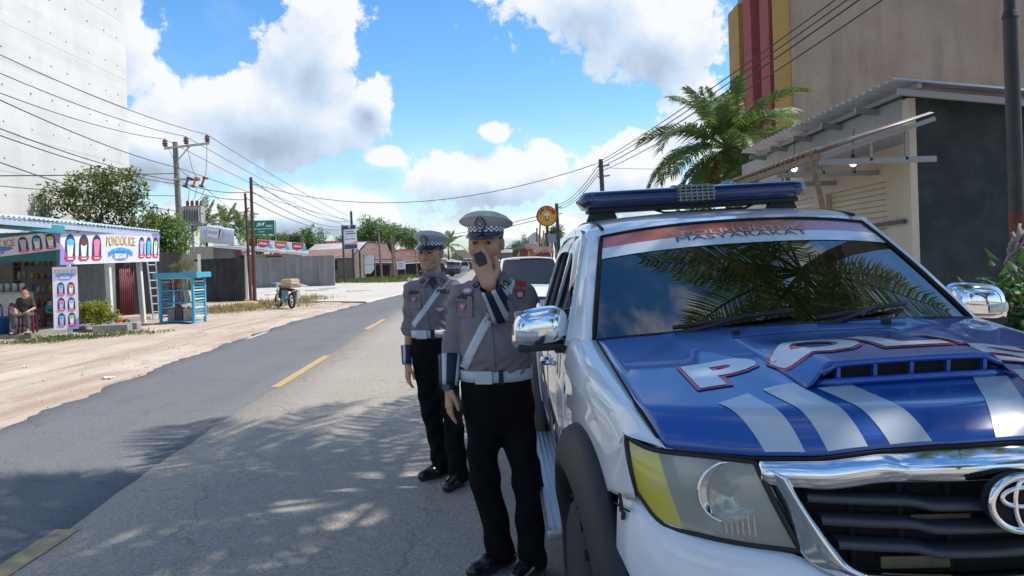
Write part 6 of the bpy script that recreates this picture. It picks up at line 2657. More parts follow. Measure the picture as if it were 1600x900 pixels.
AY, AZ, AR = .905, .37, .585
G = []
LT0, LT1, LT2 = np.array((-.684, .300, 1.046)), np.array((-.776, .386, 1.070)), np.array((-.760, .368, .905))
for sr in np.linspace(0, 1, 40) ** 1.35:
 row = []
 for c in range(18):
  tgt = LT0 + (LT1 - LT0) * (c / 8) if c <= 8 else LT1 + (LT2 - LT1) * (c - 8) / 9
  y = tgt[1] + (1.47 - tgt[1]) * sr
  dz = AR ** 2 - (y - AY) ** 2
  z4 = AZ + math.sqrt(dz) if dz > 0 else .46
  if y < .56:
   z4 = max(z4, .875)
  ze = zE(y) - .002
  x0 = .727
  xs_ = float(side_x(1.04, y))
  zsh = ze - .14
  if c <= 8:
   a = c / 8 * math.pi / 2
   p = np.array((-(x0 + (xs_ - x0) * math.sin(a) ** .9), y, zsh + (ze - zsh) * (math.cos(a) ** .8 if c < 8 else 0)))
  else:
   z = zsh + (z4 - zsh) * (c - 8) / 9
   p = np.array((-float(side_x(z, y)), y, z))
  w_ = max(0, 1 - (y - tgt[1]) / .22) ** 2
  row.append(tuple(p * (1 - w_) + np.array((tgt[0], y, tgt[2])) * w_))
 G.append(row)
wingL = gmesh('front_wing', G, P_BODY, TR, .004)
wingR = gmesh('front_wing', mirx(G), P_BODY, TR, .004)


def flare(cy, name='wheel_arch_flare', a0=-28, a1=205, parent=None):
 out = []
 for s in (-1, 1):
  G_ = []
  for th in np.linspace(R(a0), R(a1), 44):
   row = []
   for (r, xx) in [(.615, .0), (.609, .024), (.595, .046), (.55, .066), (.495, .076), (.478, .074), (.466, .05), (.46, -.12)]:
    y = cy - r * math.cos(th)
    z = AZ + r * math.sin(th)
    bx_ = float(side_x(min(1.05, max(.5, z)), y)) if cy < 2 else .845
    row.append((s * (bx_ + xx * 1.05 - .008), y, max(z, .24)))
   G_.append(row)
  out.append(gmesh(name, G_ if s < 0 else [r_[::-1] for r_ in G_], P_BLK, TR, .003))
 return out


flare(AY)
# inner wheel wells
for cy in (AY, 3.99):
 for s in (-1, 1):
  mb = MB()
  G_ = [[(s * xx, cy - .45 * math.cos(th), AZ + .45 * math.sin(th)) for xx in (.78, .45)] for th in np.linspace(R(-15), R(195), 20)]
  gmesh('wheel_well', G_, P_GAP, TR)


def truck_wheel(cy, s):
 rr, hwid = .37, .125
 T = Matrix.Rotation(R(90), 3, 'Y')
 mb = MB()
 mb.lathe([(.22, -hwid), (.30, -hwid - .004), (.345, -hwid + .012), (.366, -hwid + .035), (.37, -.06), (.37, .06), (.366, hwid - .035), (.345, hwid - .012), (.30, hwid + .004), (.22, hwid)], (0, 0, 0), 40, T)
 w = mb.build('wheel', M_TYRE, TR, True, 40)
 w.location = (s * .765, cy, rr)
 tb_ = MB()
 for k in range(44):
  a = 2 * math.pi * k / 44
  tb_.box((.06 * (1 if k % 2 else -1), .37 * math.cos(a), .37 * math.sin(a)), (.1, .03, .012), (a - R(90), 0, 0))
 tr_ = tb_.build('tread', M_TYRE, w)
 tr_['kind'] = 'stuff'
 mb = MB()
 mb.lathe([(0, .09), (.05, .095), (.065, .07), (.2, .05), (.225, .1), (.235, .11), (.235, -.1), (0, -.1)], (0, 0, 0), 30, T if s > 0 else Matrix.Rotation(R(-90), 3, 'Y'))
 rm_ = mb.build('rim', M_STEEL, w, True, 40)
 for k in range(6):
  a = 2 * math.pi * k / 6
  mb = MB()
  mb.bar((s * .085, .05 * math.cos(a), .05 * math.sin(a)), (s * .095, .215 * math.cos(a), .215 * math.sin(a)), .05, .035)
  mb.build('spoke', M_STEEL, rm_)
 return w


for cy in (AY, 3.99):
 for s in (-1, 1):
  truck_wheel(cy, s)

# ---- headlights
OUT = np.array([(-.772, .385, 1.064), (-.727, .341, 1.042), (-.681, .304, 1.036), (-.603, .247, 1.036), (-.498, .181, 1.031),
    (-.454, .158, .932), (-.416, .139, .829), (-.521, .195, .830), (-.613, .254, .836), (-.701, .32, .851), (-.749, .362, .892), (-.768, .378, .967)])
TOPC = [OUT[0], OUT[1], OUT[2], OUT[3], OUT[4]]
BOTC = [OUT[10] + [-.004, .006, .03], OUT[9], OUT[8], OUT[7], OUT[6]]


def lamp_grid(off, n=20, m=12, u0=0., u1=1., bulge=.018):
 t_ = np.linspace(u0, u1, n) * 4
 A, B = crom(np.array(TOPC), t_), crom(np.array(BOTC), t_)
 G_ = []
 for v in np.linspace(0, 1, m):
  p = A * (1 - v) + B * v
  bl = bulge * 4 * v * (1 - v)
  p = p + np.array([-.35 * bl, -bl, 0]) + np.array([.0, off, 0])
  G_.append(p)
 return np.array(G_)


M_AMB = mat('yellowed_lens', (0.70, 0.56, 0.03), .25, 0, (0.55, 0.46, 0.08), 5, coat=1.0, stain=(.66, .62, .42), stain_amt=.7, stain_scale=(4, 4, 9))
M_REFL = mat('lamp_reflector', (.70, .70, .67), .22, .8, (.52, .53, .52), 14)
M_LENS = glass_mat('lamp_cover', (.92, .92, .86), 1.5, .05)
_nt = M_LENS.node_tree
_df = _nt.nodes.new('ShaderNodeBsdfDiffuse')
_df.inputs['Color'].default_value = (.56, .55, .47, 1)
_mx = _nt.nodes.new('ShaderNodeMixShader')
_mx.inputs[0].default_value = .55
_out = _nt.nodes['Material Output']
_src = _out.inputs['Surface'].links[0].from_socket
_nt.links.new(_src, _mx.inputs[1])
_nt.links.new(_df.outputs[0], _mx.inputs[2])
_nt.links.new(_mx.outputs[0], _out.inputs['Surface'])
for s in (-1, 1):
 fx = (lambda g: g) if s < 0 else mirx
 hl = gmesh('headlight', fx(lamp_grid(.055)), M_REFL, TR)
 gmesh('amber_lens', fx(lamp_grid(.004, u0=0, u1=.40)), M_AMB, hl)
 gmesh('clear_lens', fx(lamp_grid(.004, u0=.39)), M_LENS, hl)
 mb = MB()
 rim = list(lamp_grid(.002)[0]) + list(lamp_grid(.002)[:, -1][1:]) + list(lamp_grid(.002)[-1][::-1][1:]) + list(lamp_grid(.002)[:, 0][::-1][1:-1])
 mb.tube([(p[0] * (1 if s < 0 else -1), p[1], p[2]) for p in rim], .007, 6, closed=True)
 mb.build('lamp_seal', P_BLK, hl, True)
 mb = MB()
 cx_, cz_ = s * .555, .952
 G_ = [[(cx_ + r * math.cos(a), .222 + .022 * (1 - (r / .07) ** 2) - s * 0, cz_ + r * math.sin(a)) for a in np.linspace(0, 2 * math.pi, 29)] for r in (.004, .02, .04, .055, .066, .072)]
 gmesh('main_reflector', G_, P_CHR, hl)
 mb = MB()
 mb.tube([(cx_ + .073 * math.cos(a), .221, cz_ + .073 * math.sin(a)) for a in np.linspace(0, 2 * math.pi, 28, endpoint=False)], .004, 6, closed=True)
 mb.build('reflector_rim', P_CHR, hl, True)
 mb = MB()
 mb.cyl((cx_, .232, cz_), (cx_, .212, cz_), .013, .011, 12)
 mb.build('lamp_bulb', M_DARKSTEEL, hl, True, 40)
 mb = MB()
 for k in range(9):
  mb.bar((s * (.50 + .012 * k), .21 + .006 * k, .845), (s * (.50 + .013 * k), .215 + .006 * k, .895), .004, .012)
 fl_ = mb.build('lens_flute', P_CHR, hl)
 fl_['kind'] = 'stuff'

# ---- grille, emblem
def front_pt(x, z, off=0.0):
 """a point of the nose: bumper and grille lean slightly back with height"""
 return (x, yF(x) + off + .10 * (z - .85) * .4, z)


gr = gmesh('grille', [[front_pt(x, z, .05) for x in np.linspace(-.44, .44, 23)] for z in np.linspace(.78, 1.05, 8)], P_GAP, TR)
# chrome surround: side panels next to the lamps and the brow under the bonnet lip
TOPE = lambda x: float(np.interp(abs(x), LIPX, LIPZ)) - .004
BROW = lambda x: 1.002 - .022 * sm((abs(x) - .22) / .16)
G = []
for k, v in enumerate(np.linspace(0, 1, 12)):
 row = []
 for x in np.linspace(-.492, .492, 81):
  z0, z1 = TOPE(x), BROW(x)
  z = z0 + (z1 - z0) * v
  bulge = .018 * math.sin(math.pi * min(1, v * 1.0)) + .012 * v
  mid = float(sm((.26 - abs(x)) / .05))
  p = front_pt(x, z, -.008 - bulge * (.6 + .6 * mid))
  row.append(p)
 G.append(row)
gmesh('chrome_brow', G, P_CHR, gr, .003)
for s in (-1, 1):
 tri_o = [(-.498, 1.030), (-.474, .98), (-.452, .93), (-.434, .88), (-.418, .828), (-.39, .800), (-.34, .777)]
 tri_i = [(-.440, 1.004), (-.425, .97), (-.405, .93), (-.382, .89), (-.352, .843), (-.33, .815), (-.295, .797)]
 C = []
 for (a, b) in zip(tri_o, tri_i):
  C.append([front_pt(a[0], a[1], -.006), front_pt(a[0] * .7 + b[0] * .3, a[1] * .7 + b[1] * .3, -.016), front_pt(a[0] * .25 + b[0] * .75, a[1] * .25 + b[1] * .75, -.03), front_pt(b[0], b[1], -.018), front_pt(b[0] + .006, b[1], .02)])
 Gp = cpatch(C, 4, 3)
 gmesh('chrome_side', Gp if s < 0 else mirx(Gp), P_CHR, gr, .003)
G = [[front_pt(x, .777 + .022 * v, -.012 - .016 * math.sin(v * math.pi)) for x in np.linspace(-.345, .345, 41)] for v in np.linspace(0, 1, 6)]
gmesh('chrome_sill', G, P_CHR, gr, .003)
M_SLAT = mat('grille_slat', (.045, .05, .058), .38)
for zc, half in [(.955, .40), (.905, .375), (.853, .345)]:
 rows = []
 for x in np.linspace(-half, half, 41):
  ax = abs(x)
  drop = .0 if ax > .2 else .008 * float(sm((.2 - ax) / .05))
  proud = .012 * float(sm((.2 - ax) / .05))
  p = front_pt(x, zc - drop)
  rows.append([(x, p[1] + .03, p[2] + .012), (x, p[1] - .004 - proud, p[2] + .0105), (x, p[1] - .010 - proud, p[2] + .006), (x, p[1] - .012 - proud, p[2] - .004), (x, p[1] - .006 - proud, p[2] - .0095), (x, p[1] + .03, p[2] - .011)])
 gmesh('grille_slat', rows, M_SLAT, gr)
for x in (-.3, -.2, -.1, .1, .2, .3):
 mb = MB()
 mb.box((x, yF(x) + .045, .89), (.012, .02, .2))
 mb.build('grille_upright', P_GAP, gr)
for x, z, w_ in [(-.18, .812, .15), (-.12, .905, .13)]:
 mb = MB()
 p = front_pt(x, z, .03)
 mb.box(p, (w_, .012, .028), (0, 0, -.1), .004)
 mb.build('warning_lamp', mat('dusty_led', (.09, .08, .05), .6, 0, (.14, .12, .06), 60), gr)


def ell_ring(name, c, rx, rz, r, tilt=0.0, flat=1.0):
 mb_ = MB()
 pts = []
 for k in range(36):
  a = 2 * math.pi * k / 36
  pts.append((c[0] + rx * math.cos(a), c[1], c[2] + rz * math.sin(a)))
 mb_.tube(pts, r, 8, closed=True)
 return mb_


EMB = (0.0, -.012, .968)
em = MB()
em.lathe([(.0, .012), (.062, .010), (.07, .004), (.07, -.02), (0, -.02)], (0, 0, 0), 32, Matrix.Rotation(R(90), 3, 'X'))
emb = em.build('emblem', P_GAP, gr, True, 30)
emb.location = EMB
emb.scale = (1.02, 1, .84)
for (cz, rx, rz, r) in [(0, .070, .058, .0085), (.014, .047, .020, .006), (-.001, .0195, .050, .006)]:
 o = ell_ring('emblem_ring', (EMB[0], EMB[1] - .016, EMB[2] + cz), rx, rz, r).build('emblem_ring', P_CHR, gr, True)

# ---- bumper
C = []
prof = [(.0, 0.0), (.25, -.030), (.5, -.038), (.8, -.02), (1.0, .03)]
us = np.linspace(-1, 1, 49)
Gb = []
for v in np.linspace(0, 1, 14):
 row = []
 for u in us:
  a = abs(u)
  x = math.copysign(min(.80, a * .86), u) if a < .86 else math.copysign(.7396 + (a - .86) * .30, u)
  x = u * .80 if a < .9 else math.copysign(.72 + (a - .9) * .65, u)
  y = yF(x) if a < .9 else yF(.72) + (a - .9) * 1.25
  zt = .772 if abs(x) < .33 else (np.interp(abs(x), [.33, .42, .5, .62, .70, .745, .8], [.772, .820, .826, .834, .856, .910, .888]))
  z = zt + (.40 - zt) * v
  bl = np.interp(v, [0, .08, .3, .6, .9, 1], [.0, -.022, -.045, -.045, -.02, .04])
  nx = .4 * math.copysign(1, u) * a ** 2
  row.append((x + nx * -bl * 1.2, y + bl * (1 - .3 * a) + .002, z))
 Gb.append(row)
bump = gmesh('front_bumper', Gb, P_BODY, TR, .004)
mb = MB()
mb.box((0, .015, .52), (.9, .06, .16), None, .02)
mb.build('lower_intake', P_GAP, bump)
for s in (-1, 1):
 mb = MB()
 mb.lathe([(.07, -.01), (.065, .02), (.0, .03)], (s * .58, .16, .55), 16, Matrix.Rotation(R(90), 3, 'X'))
 mb.build('fog_lamp', M_LAMPC, bump, True)
# rubber latch over the bumper seam
for s in (-1, 1):
 lt_ = MB()
 lx, ly = s * .792, .405
 lt_.box((lx, ly, .888), (.009, .014, .04), (0, s * .1, 0), .006)
 lt_.box((lx - s * .004, ly + .008, .846), (.009, .014, .022), (0, -s * .1, 0), .004)
 lt_.cyl((lx, ly, .86), (lx, ly, .885), .006, None, 8)
 lt_.build('bumper_latch', P_BLK, bump)
mb = MB()
mb.tube([(-.775, .375, .868), (-.79, .41, .868), (-.80, .46, .866)], .003, 5)
mb.build('panel_gap', P_GAP, bump)
mb = MB()
mb.box((0, -.03, .62), (.44, .012, .13), None, .004)
npl = mb.build('number_plate', mat('plate_black', (.02, .02, .02), .4), bump)

# ---- windscreen, pillars, roof
def W(u, v):
 """windscreen: u -1..1 across, v 0 base..1 top"""
 hb, ht = .735, .605
 hw = hb + (ht - hb) * v
 x = u * hw
 yb, yt = 1.32 - .20 * (1 - u * u), 1.905 - .075 * (1 - u * u)
 zb, zt = 1.215 + .034 * (1 - abs(u) ** 2.4), 1.628 + .038 * (1 - abs(u) ** 2.4)
 y = yb + (yt - yb) * v
 z = zb + (zt - zb) * v + .014 * 4 * v * (1 - v)
 return (x, y, z)


ws_ = gmesh('windscreen', [[W(u, v) for u in np.linspace(-1, 1, 41)] for v in np.linspace(0, 1, 15)], P_GLS, TR)
def wstrip(name, v0, v1, m_, off=.003, u0=-.985, u1=.985):
 G_ = []
 for v in np.linspace(v0, v1, 6):
  G_.append([(lambda p: (p[0], p[1] - off * .6, p[2] + off * .8))(W(u, v)) for u in np.linspace(u0, u1, 31)])
 return gmesh(name, G_, m_, ws_)


P_SRED = mat('sunstrip_red', (.48, .12, .08), .35, 0, (.54, .16, .10), 4, coat=1, coat_rough=.03)
P_SWHT = mat('sunstrip_white', (.72, .74, .77), .35, 0, coat=1, coat_rough=.03)
wstrip('sun_strip', .848, .985, P_SRED)
wstrip('sun_strip', .725, .847, P_SWHT)
for body, uc, vc, hgt, wid, m_ in [('POLRI', -.245, .880, .062, .235, mat('letter_faded', (.58, .45, .42), .5)), ('UNTUK', .205, .880, .062, .28, MATS['letter_faded'] if 'letter_faded' in MATS else mat('letter_faded', (.58, .45, .42), .5)), ('MASYARAKAT', -.02, .818, .062, .58, mat('letter_dark', (.09, .10, .12), .5))]:
 me = text_mesh(body, hgt, None, 0.0)
 co = np.zeros(len(me.vertices) * 3, dtype=np.float32)
 me.vertices.foreach_get('co', co)
 co = co.reshape(-1, 3)
 sx_ = co[:, 0].max() - co[:, 0].min()
 for v in me.vertices:
  u = v.co.x / sx_ * (wid / .63) + uc
  vv = vc + v.co.y / hgt * .055
  p = W(u, vv)
  v.co = (p[0], p[1] - .0034, p[2] + .0046)
 me.update()
 link('sun_strip_lettering', me, m_, ws_)
mb = MB()
rim = [W(u, 0) for u in np.linspace(-1, 1, 21)] + [W(1, v) for v in np.linspace(.1, 1, 8)] + [W(u, 1) for u in np.linspace(1, -1, 21)] + [W(-1, v) for v in np.linspace(.9, .1, 8)]
mb.tube([(p[0], p[1] - .002, p[2] + .002) for p in rim], .010, 6, closed=True)
mb.build('windscreen_seal', P_GAP, ws_, True)
# cowl
G = []
for u in np.linspace(-1, 1, 31):
 p = W(u, 0)
 xh = u * .72
 yh = 1.158 + .13 * u * u
 zh = float(hood_z(xh, yh)) - .012
 G.append([(xh, yh - .03, zh), ((xh + p[0]) / 2, (yh + p[1]) / 2, min(zh, p[2]) - .012), (p[0], p[1] + .01, p[2] - .002)])
gmesh('cowl', G, P_BLK, TR)
for (ua, ub, va, vb) in [(-.62, -.02, .02, .085), (.08, .62, .02, .10)]:
 mb = MB()
 pts = [(lambda p: (p[0], p[1] - .012, p[2] + .014))(W(ua + (ub - ua) * t, va + (vb - va) * t)) for t in np.linspace(0, 1, 9)]
 mb.tube(pts, .009, 6)
 wp = mb.build('wiper_blade', P_BLK, TR, True)
 mb = MB()
 a = Vector(W(ua + (ub - ua) * .05, -.02)) + Vector((0, -.02, .01))
 mb.tube([a, a.lerp(Vector(pts[5]), .5) + Vector((0, -.008, .004)), Vector(pts[5]) + Vector((0, -.008, .008))], [.012, .008, .006], 6)
 mb.build('wiper_arm', P_BLK, wp, True)

RAILX, RAILZ = .655, 1.655


def rail(y):
 return np.array([-np.interp(y, [1.5, 2.02, 2.4, 3.0, 3.35, 3.5], [.80, .66, .645, .645, .655, .67]), y, np.interp(y, [1.5, 1.75, 2.02, 2.4, 3.0, 3.35, 3.5], [1.19, 1.43, 1.628, 1.672, 1.675, 1.64, 1.60])])


# A pillar: from the screen edge round to the door opening
C = []
for t in np.linspace(0, 1, 5):
 p = np.array(W(-1, t))
 q = np.array([-.805 + .148 * t, 1.50 + .52 * t, 1.192 + .438 * t]) + np.array([-.0, 0, .03 * math.sin(math.pi * t)])
 m1 = p * .6 + q * .4 + np.array([-.022, -.018, .004])
 C.append([p + [-.004, .002, 0], p * .85 + q * .15 + np.array([-.016, -.012, .006]), m1, p * .15 + q * .85 + np.array([-.012, -.004, 0]), q])
Gp = cpatch(C, 5, 4)
for s in (-1, 1):
 gmesh('front_pillar', Gp if s < 0 else mirx(Gp), P_BODY, TR, .004)
# base of the pillar / wing top filler
C = [[(-.727, 1.12, zE(1.12) - .002), (-.775, 1.2, zE(1.2) - .012), (-.815, 1.45, 1.19)], [(-.73, 1.22, 1.207), (-.775, 1.3, 1.20), (-.81, 1.47, 1.195)], [(-.738, 1.325, 1.222), (-.772, 1.40, 1.212), (-.806, 1.50, 1.20)]]
Gp = cpatch(C, 4, 4)
for s in (-1, 1):
 gmesh('wing_corner', Gp if s < 0 else mirx(Gp), P_BODY, TR, .004)
# roof
C = []
for y in (1.845, 1.95, 2.12, 2.35, 2.7, 3.05, 3.35, 3.52):
 zc_ = np.interp(y, [1.84, 1.95, 2.12, 2.35, 2.7, 3.05, 3.35, 3.52], [1.672, 1.695, 1.722, 1.745, 1.757, 1.752, 1.728, 1.69])
 if y < 1.9:
  row = []
  for u in (-1.06, -1, -.8, -.4, 0, .4, .8, 1, 1.06):
   p = W(max(-1, min(1, u)), 1)
   row.append((p[0] * (1.035 if abs(u) > 1 else 1), p[1] + (.06 if abs(u) > 1 else .004), p[2] + (-.004 if abs(u) > 1 else .006)))
 else:
  rx_ = -rail(y)[0]
  rz_ = rail(y)[2]
  rz_ = max(rz_, zc_ - .085)
  row = [(-rx_, y, rz_ + .0), (-rx_ + .02, y, zc_ - .045), (-.54, y, zc_ - .018), (-.27, y, zc_ - .003), (0, y, zc_), (.27, y, zc_ - .003), (.54, y, zc_ - .018), (rx_ - .02, y, zc_ - .045), (rx_, y, rz_)]
  dy = .05 if y < 2.0 else 0
  row = [(p[0], p[1] + (abs(p[0]) / .6) ** 2 * dy, p[2]) for p in row]
 C.append(row)
roof = gmesh('roof', cpatch(C, 5, 4), P_BODY, TR, .004)
# drip channels
for s in (-1, 1):
 mb = MB()
 mb.tube([(s * (.592 - .0 * k), 1.95 + k * .2, np.interp(1.95 + k * .2, [1.84, 1.95, 2.12, 2.35, 2.7, 3.05, 3.35, 3.52], [1.672, 1.695, 1.722, 1.745, 1.757, 1.752, 1.728, 1.69]) - .026) for k in range(8)], .008, 6)
 mb.build('roof_channel', P_BLK, roof, True)


# doors and side glass
def door(y0, y1, s, nm='door'):
 G_ = []
 for y in np.linspace(y0 + .004, y1 - .004, 18):
  row = []
  for z in np.linspace(.46, 1.185, 22):
   x = float(side_x(z, y))
   if z > 1.165:
    x -= (z - 1.165) * .6
   x += .006 * math.exp(-((z - 1.02) / .02) ** 2) - .008 * math.exp(-((z - .72) / .07) ** 2)
   row.append((-x, y, z))
  G_.append(row)
 d_ = gmesh(nm, G_ if s < 0 else mirx(G_), P_BODY, TR, .004)
 hy = y1 - .16
 hx_ = float(side_x(1.02, hy))
 mb_ = MB()
 mb_.tube([(s * (hx_ + .002), hy - .10, 1.03), (s * (hx_ + .035), hy - .075, 1.03), (s * (hx_ + .04), hy, 1.03), (s * (hx_ + .035), hy + .075, 1.03), (s * (hx_ + .002), hy + .10, 1.03)], .013, 8)
 mb_.build('door_handle', P_CHR, d_, True)
 mb_ = MB()
 mb_.ball((s * (hx_ + .001), hy, 1.03), (.008, .07, .035), 12, 8)
 mb_.build('handle_cup', P_CHR, d_, True)
 return d_


DOORS = {}
for s in (-1, 1):
 DOORS[(s, 0)] = door(1.475, 2.43, s, 'front_door')
 DOORS[(s, 1)] = door(2.435, 3.40, s, 'rear_door')
 # frames
 for nm, pts in [('window_frame', [(1.50, 1.19), (1.76, 1.43), (2.02, 1.63), (2.2, 1.658), (2.395, 1.662), (2.425, 1.19)]), ('window_frame', [(2.455, 1.19), (2.44, 1.664), (2.8, 1.668), (3.1, 1.65), (3.28, 1.55), (3.36, 1.19)])]:
  P_ = []
  for (y, z) in pts:
   t = (z - 1.19) / .48
   x = .808 - .16 * t
   P_.append(Vector((s * x, y, z)))
  mb = MB()
  for a, b in zip(P_[:-1], P_[1:]):
   mb.bar(a, b, .032, .05, (s, 0, .3))
  o = mb.build(nm, P_BODY, TR)
  mb = MB()
  for a, b in zip(P_[:-1], P_[1:]):
   c_ = (P_[0] + P_[2] + P_[-1]) / 3
   mb.bar(a.lerp(c_, .055) + Vector((s * .004, 0, 0)), b.lerp(c_, .055) + Vector((s * .004, 0, 0)), .02, .02, (s, 0, .3))
  mb.build('weather_strip', P_BLK, TR)
 mb = MB()
 mb.add([(s * .79, 2.46, 1.19), (s * .79, 3.33, 1.19), (s * .672, 3.25, 1.55), (s * .645, 3.08, 1.64), (s * .641, 2.8, 1.655), (s * .641, 2.46, 1.655)], [(0, 1, 2, 3, 4, 5)])
 mb.build('side_window', P_GLS2, TR)
 # smoked rain visors over both side windows
 for pts in ([(1.80, 1.46, 0), (1.92, 1.565, 0), (2.04, 1.63, 0), (2.2, 1.652, 0), (2.40, 1.655, 0)], [(2.45, 1.66, 0), (2.7, 1.664, 0), (2.95, 1.655, 0), (3.15, 1.615, 0)]):
  G_ = []
  for (y, z, _) in pts:
   row = []
   for k in range(5):
    t = k / 4
    zz = z - .085 * t
    yy = y + .05 * t if y < 2.05 else y
    x = .808 - .16 * (zz - 1.19) / .48 + .014 + .022 * math.sin(t * 1.6)
    row.append((s * x, yy, zz))
   G_.append(row)
  gmesh('rain_visor', cpatch(G_, 4, 2), mat('smoked_visor', (.10, .105, .12), .06, .85), TR)
# blue livery on the doors and rear wing
def side_decal(pts, s=-1, m_=P_BLUE, lift=.006, par=None):
 me = bpy.data.meshes.new('livery_stripe')
 me.from_pydata([(0, y, z) for y, z in pts], [], [tuple(range(len(pts)))])
 bm = bmesh.new()
 bm.from_mesh(me)
 bmesh.ops.triangulate(bm, faces=bm.faces)
 for _ in range(4):
  lg = [e for e in bm.edges if e.calc_length() > .07]
  if not lg:
   break
  bmesh.ops.subdivide_edges(bm, edges=lg, cuts=1)
  bmesh.ops.triangulate(bm, faces=bm.faces)
 for v in bm.verts:
  v.co.x = s * (float(side_x(v.co.z, v.co.y)) + lift)
 bm.to_mesh(me)
 bm.free()
 link('livery_stripe', me, m_, par or DOORS[(s, 0)])


for s in (-1, 1):
 def band(y0, w):
  L_ = [(y0 + .16 * ((z - .5) / .65) ** 2, z) for z in np.linspace(.5, 1.15, 9)]
  return L_ + [(y + w, z) for y, z in L_[::-1]]
 side_decal(band(1.56, .05), s)
 side_decal(band(1.66, .09), s)
 side_decal([(1.85, .5), (2.40, .5), (2.40, .8), (2.2, .72), (2.0, .6)], s)
 side_decal([(2.46, .5), (3.36, .5), (3.36, .95), (2.9, .9), (2.46, .81)], s, P_BLUE, .006, DOORS[(s, 1)])

# rear cab wall, tub, tailgate
mb = MB()
mb.add([(-.80, 3.42, 1.19), (.80, 3.42, 1.19), (.62, 3.50, 1.68), (-.62, 3.50, 1.68)], [(0, 1, 2, 3)])
mb.build('rear_window', P_GLS2, TR)
for s in (-1, 1):
 C = [[(s * .805, 3.36, 1.19), (s * .80, 3.46, 1.19)], [(s * .73, 3.31, 1.45), (s * .70, 3.48, 1.45)], [(s * .655, 3.2, 1.645), (s * .63, 3.51, 1.66)]]
 gmesh('rear_pillar', cpatch(C, 4, 3), P_BODY, TR, .01)
 G_ = []
 for y in np.linspace(3.43, 5.16, 22):
  row = []
  for z in np.linspace(.5, 1.22, 14):
   dz = .47 ** 2 - (y - 3.99) ** 2
   zl = max(.5, AZ + math.sqrt(dz)) if dz > 0 else .5
   zz = zl + (1.22 - zl) * (z - .5) / .72
   row.append((s * (float(side_x(min(zz, 1.15), 2.5)) - (.02 if zz > 1.2 else 0)), y, zz))
  G_.append(row)
 tub = gmesh('tub_side', G_ if s < 0 else [r_[::-1] for r_ in G_], P_BODY, TR, .02)
 mb = MB()
 mb.box((s * .88, 5.14, .95), (.1, .12, .36), None, .03)
 mb.build('tail_light', M_LAMPR, TR)
mb = MB()
mb.box((0, 5.15, .9), (1.5, .05, .58), None, .02)
mb.build('tailgate', P_BODY, TR)
mb = MB()
mb.box((0, 4.3, .62), (1.5, 1.7, .05))
mb.build('tub_floor', P_BLK, TR)
mb = MB()
mb.box((0, 3.44, .85), (1.5, .05, .72))
mb.build('cab_back', P_BODY, TR)
mb = MB()
mb.box((0, 5.25, .55), (1.6, .16, .16), None, .04)
mb.build('rear_bumper', P_CHR, TR)
flare(3.99, 'wheel_arch_flare', -20, 200)
mb = MB()
mb.box((0, 2.6, .44), (1.45, 4.9, .22))
mb.build('chassis', P_GAP, TR)
mb = MB()
mb.box((0, .75, .72), (1.1, 1.0, .5))
mb.build('engine_bay', P_GAP, TR)
# side steps with raised ribs
M_ALU = mat('step_aluminium', (.48, .50, .53), .38, .75, (.40, .42, .45), 12)
for s in (-1, 1):
 mb = MB()
 mb.box((s * .865, 2.46, .40), (.17, 1.85, .045), None, .015)
 st = mb.build('side_step', M_ALU, TR)
 for k in range(6):
  mb = MB()
  mb.box((s * (.80 + .027 * k), 2.46, .4265), (.011, 1.8, .008), None, .003)
  mb.build('step_rib', M_ALU, st)
 mb = MB()
 mb.box((s * .80, 2.46, .44), (.05, 1.9, .06))
 mb.build('sill', P_BLK, st)

# mirrors
def mirror(s):
 cx_, cy_, cz_ = s * .925, 1.60, 1.255
 n, m_ = 26, 16
 G_ = []
 for i in range(m_ + 1):
  a = math.pi * i / m_ - math.pi / 2
  row = []
  for j in range(n + 1):
   b = math.pi * j / n
   ca, sa = math.cos(a), math.sin(a)
   sgn = lambda v, p: math.copysign(abs(v) ** p, v)
   x = .122 * sgn(math.cos(b), .55) * (abs(ca) ** .55)
   y = -.105 * (abs(math.sin(b)) ** .75) * (abs(ca) ** .7)
   z = .086 * sgn(sa, .6)
   x *= (1.0 - .10 * (z / .086))
   tilt = -.012 * (x / .12) * s
   row.append((cx_ + x, cy_ + y + .03, cz_ + z + tilt))
  G_.append(row)
 mr = gmesh('door_mirror', G_, P_CHR, TR)
 mb_ = MB()
 mb_.box((cx_, cy_ + .035, cz_), (.215, .02, .145), None, .02)
 mb_.build('mirror_glass', mat('mirror_face', (.3, .31, .33), .03, 1.0), mr)
 mb_ = MB()
 mb_.box((cx_, cy_ - .012, cz_ - .078), (.20, .10, .03), None, .014)
 mb_.tube([(cx_ - s * .06, cy_, cz_ - .08), (cx_ - s * .12, cy_ + .01, cz_ - .085), (s * .795, cy_ + .02, 1.16)], [.03, .028, .03], 8)
 mb_.build('mirror_arm', P_BLK, mr, True, 40)
 G_ = []
 for v in np.linspace(-1, 1, 5):
  G_.append([(cx_ + s * (.012 + .095 * t), cy_ - .076 * (1 - ((.012 + .095 * t) / .125) ** 4) ** .5 + .004 - .008 * (1 - v * v), cz_ - .022 + .021 * v + s * 0) for t in np.linspace(0, 1, 9)])
 gmesh('turn_lamp', G_, mat('turn_lens', (.62, .63, .64), .12, .2, (.45, .46, .47), 60), mr)


mirror(-1)
mirror(1)

# ---- roof light bar
M_BAR = mat('bar_blue_lens', (.004, .016, .10), .10, 0, (.003, .012, .07), 3, coat=1)
M_BARG = mat('bar_centre_lens', (.10, .11, .12), .15, .4, (.05, .055, .06), 40)
lb_ = thing('roof_light_bar', 'long blue roof light bar with a clear louvred centre on the police pickup', 'light bar', (0, 0, 0))
lb_.matrix_world = Matrix.Translation(TR.location) @ TR.rotation_euler.to_matrix().to_4x4()
BZ, BY = 1.85, 2.65


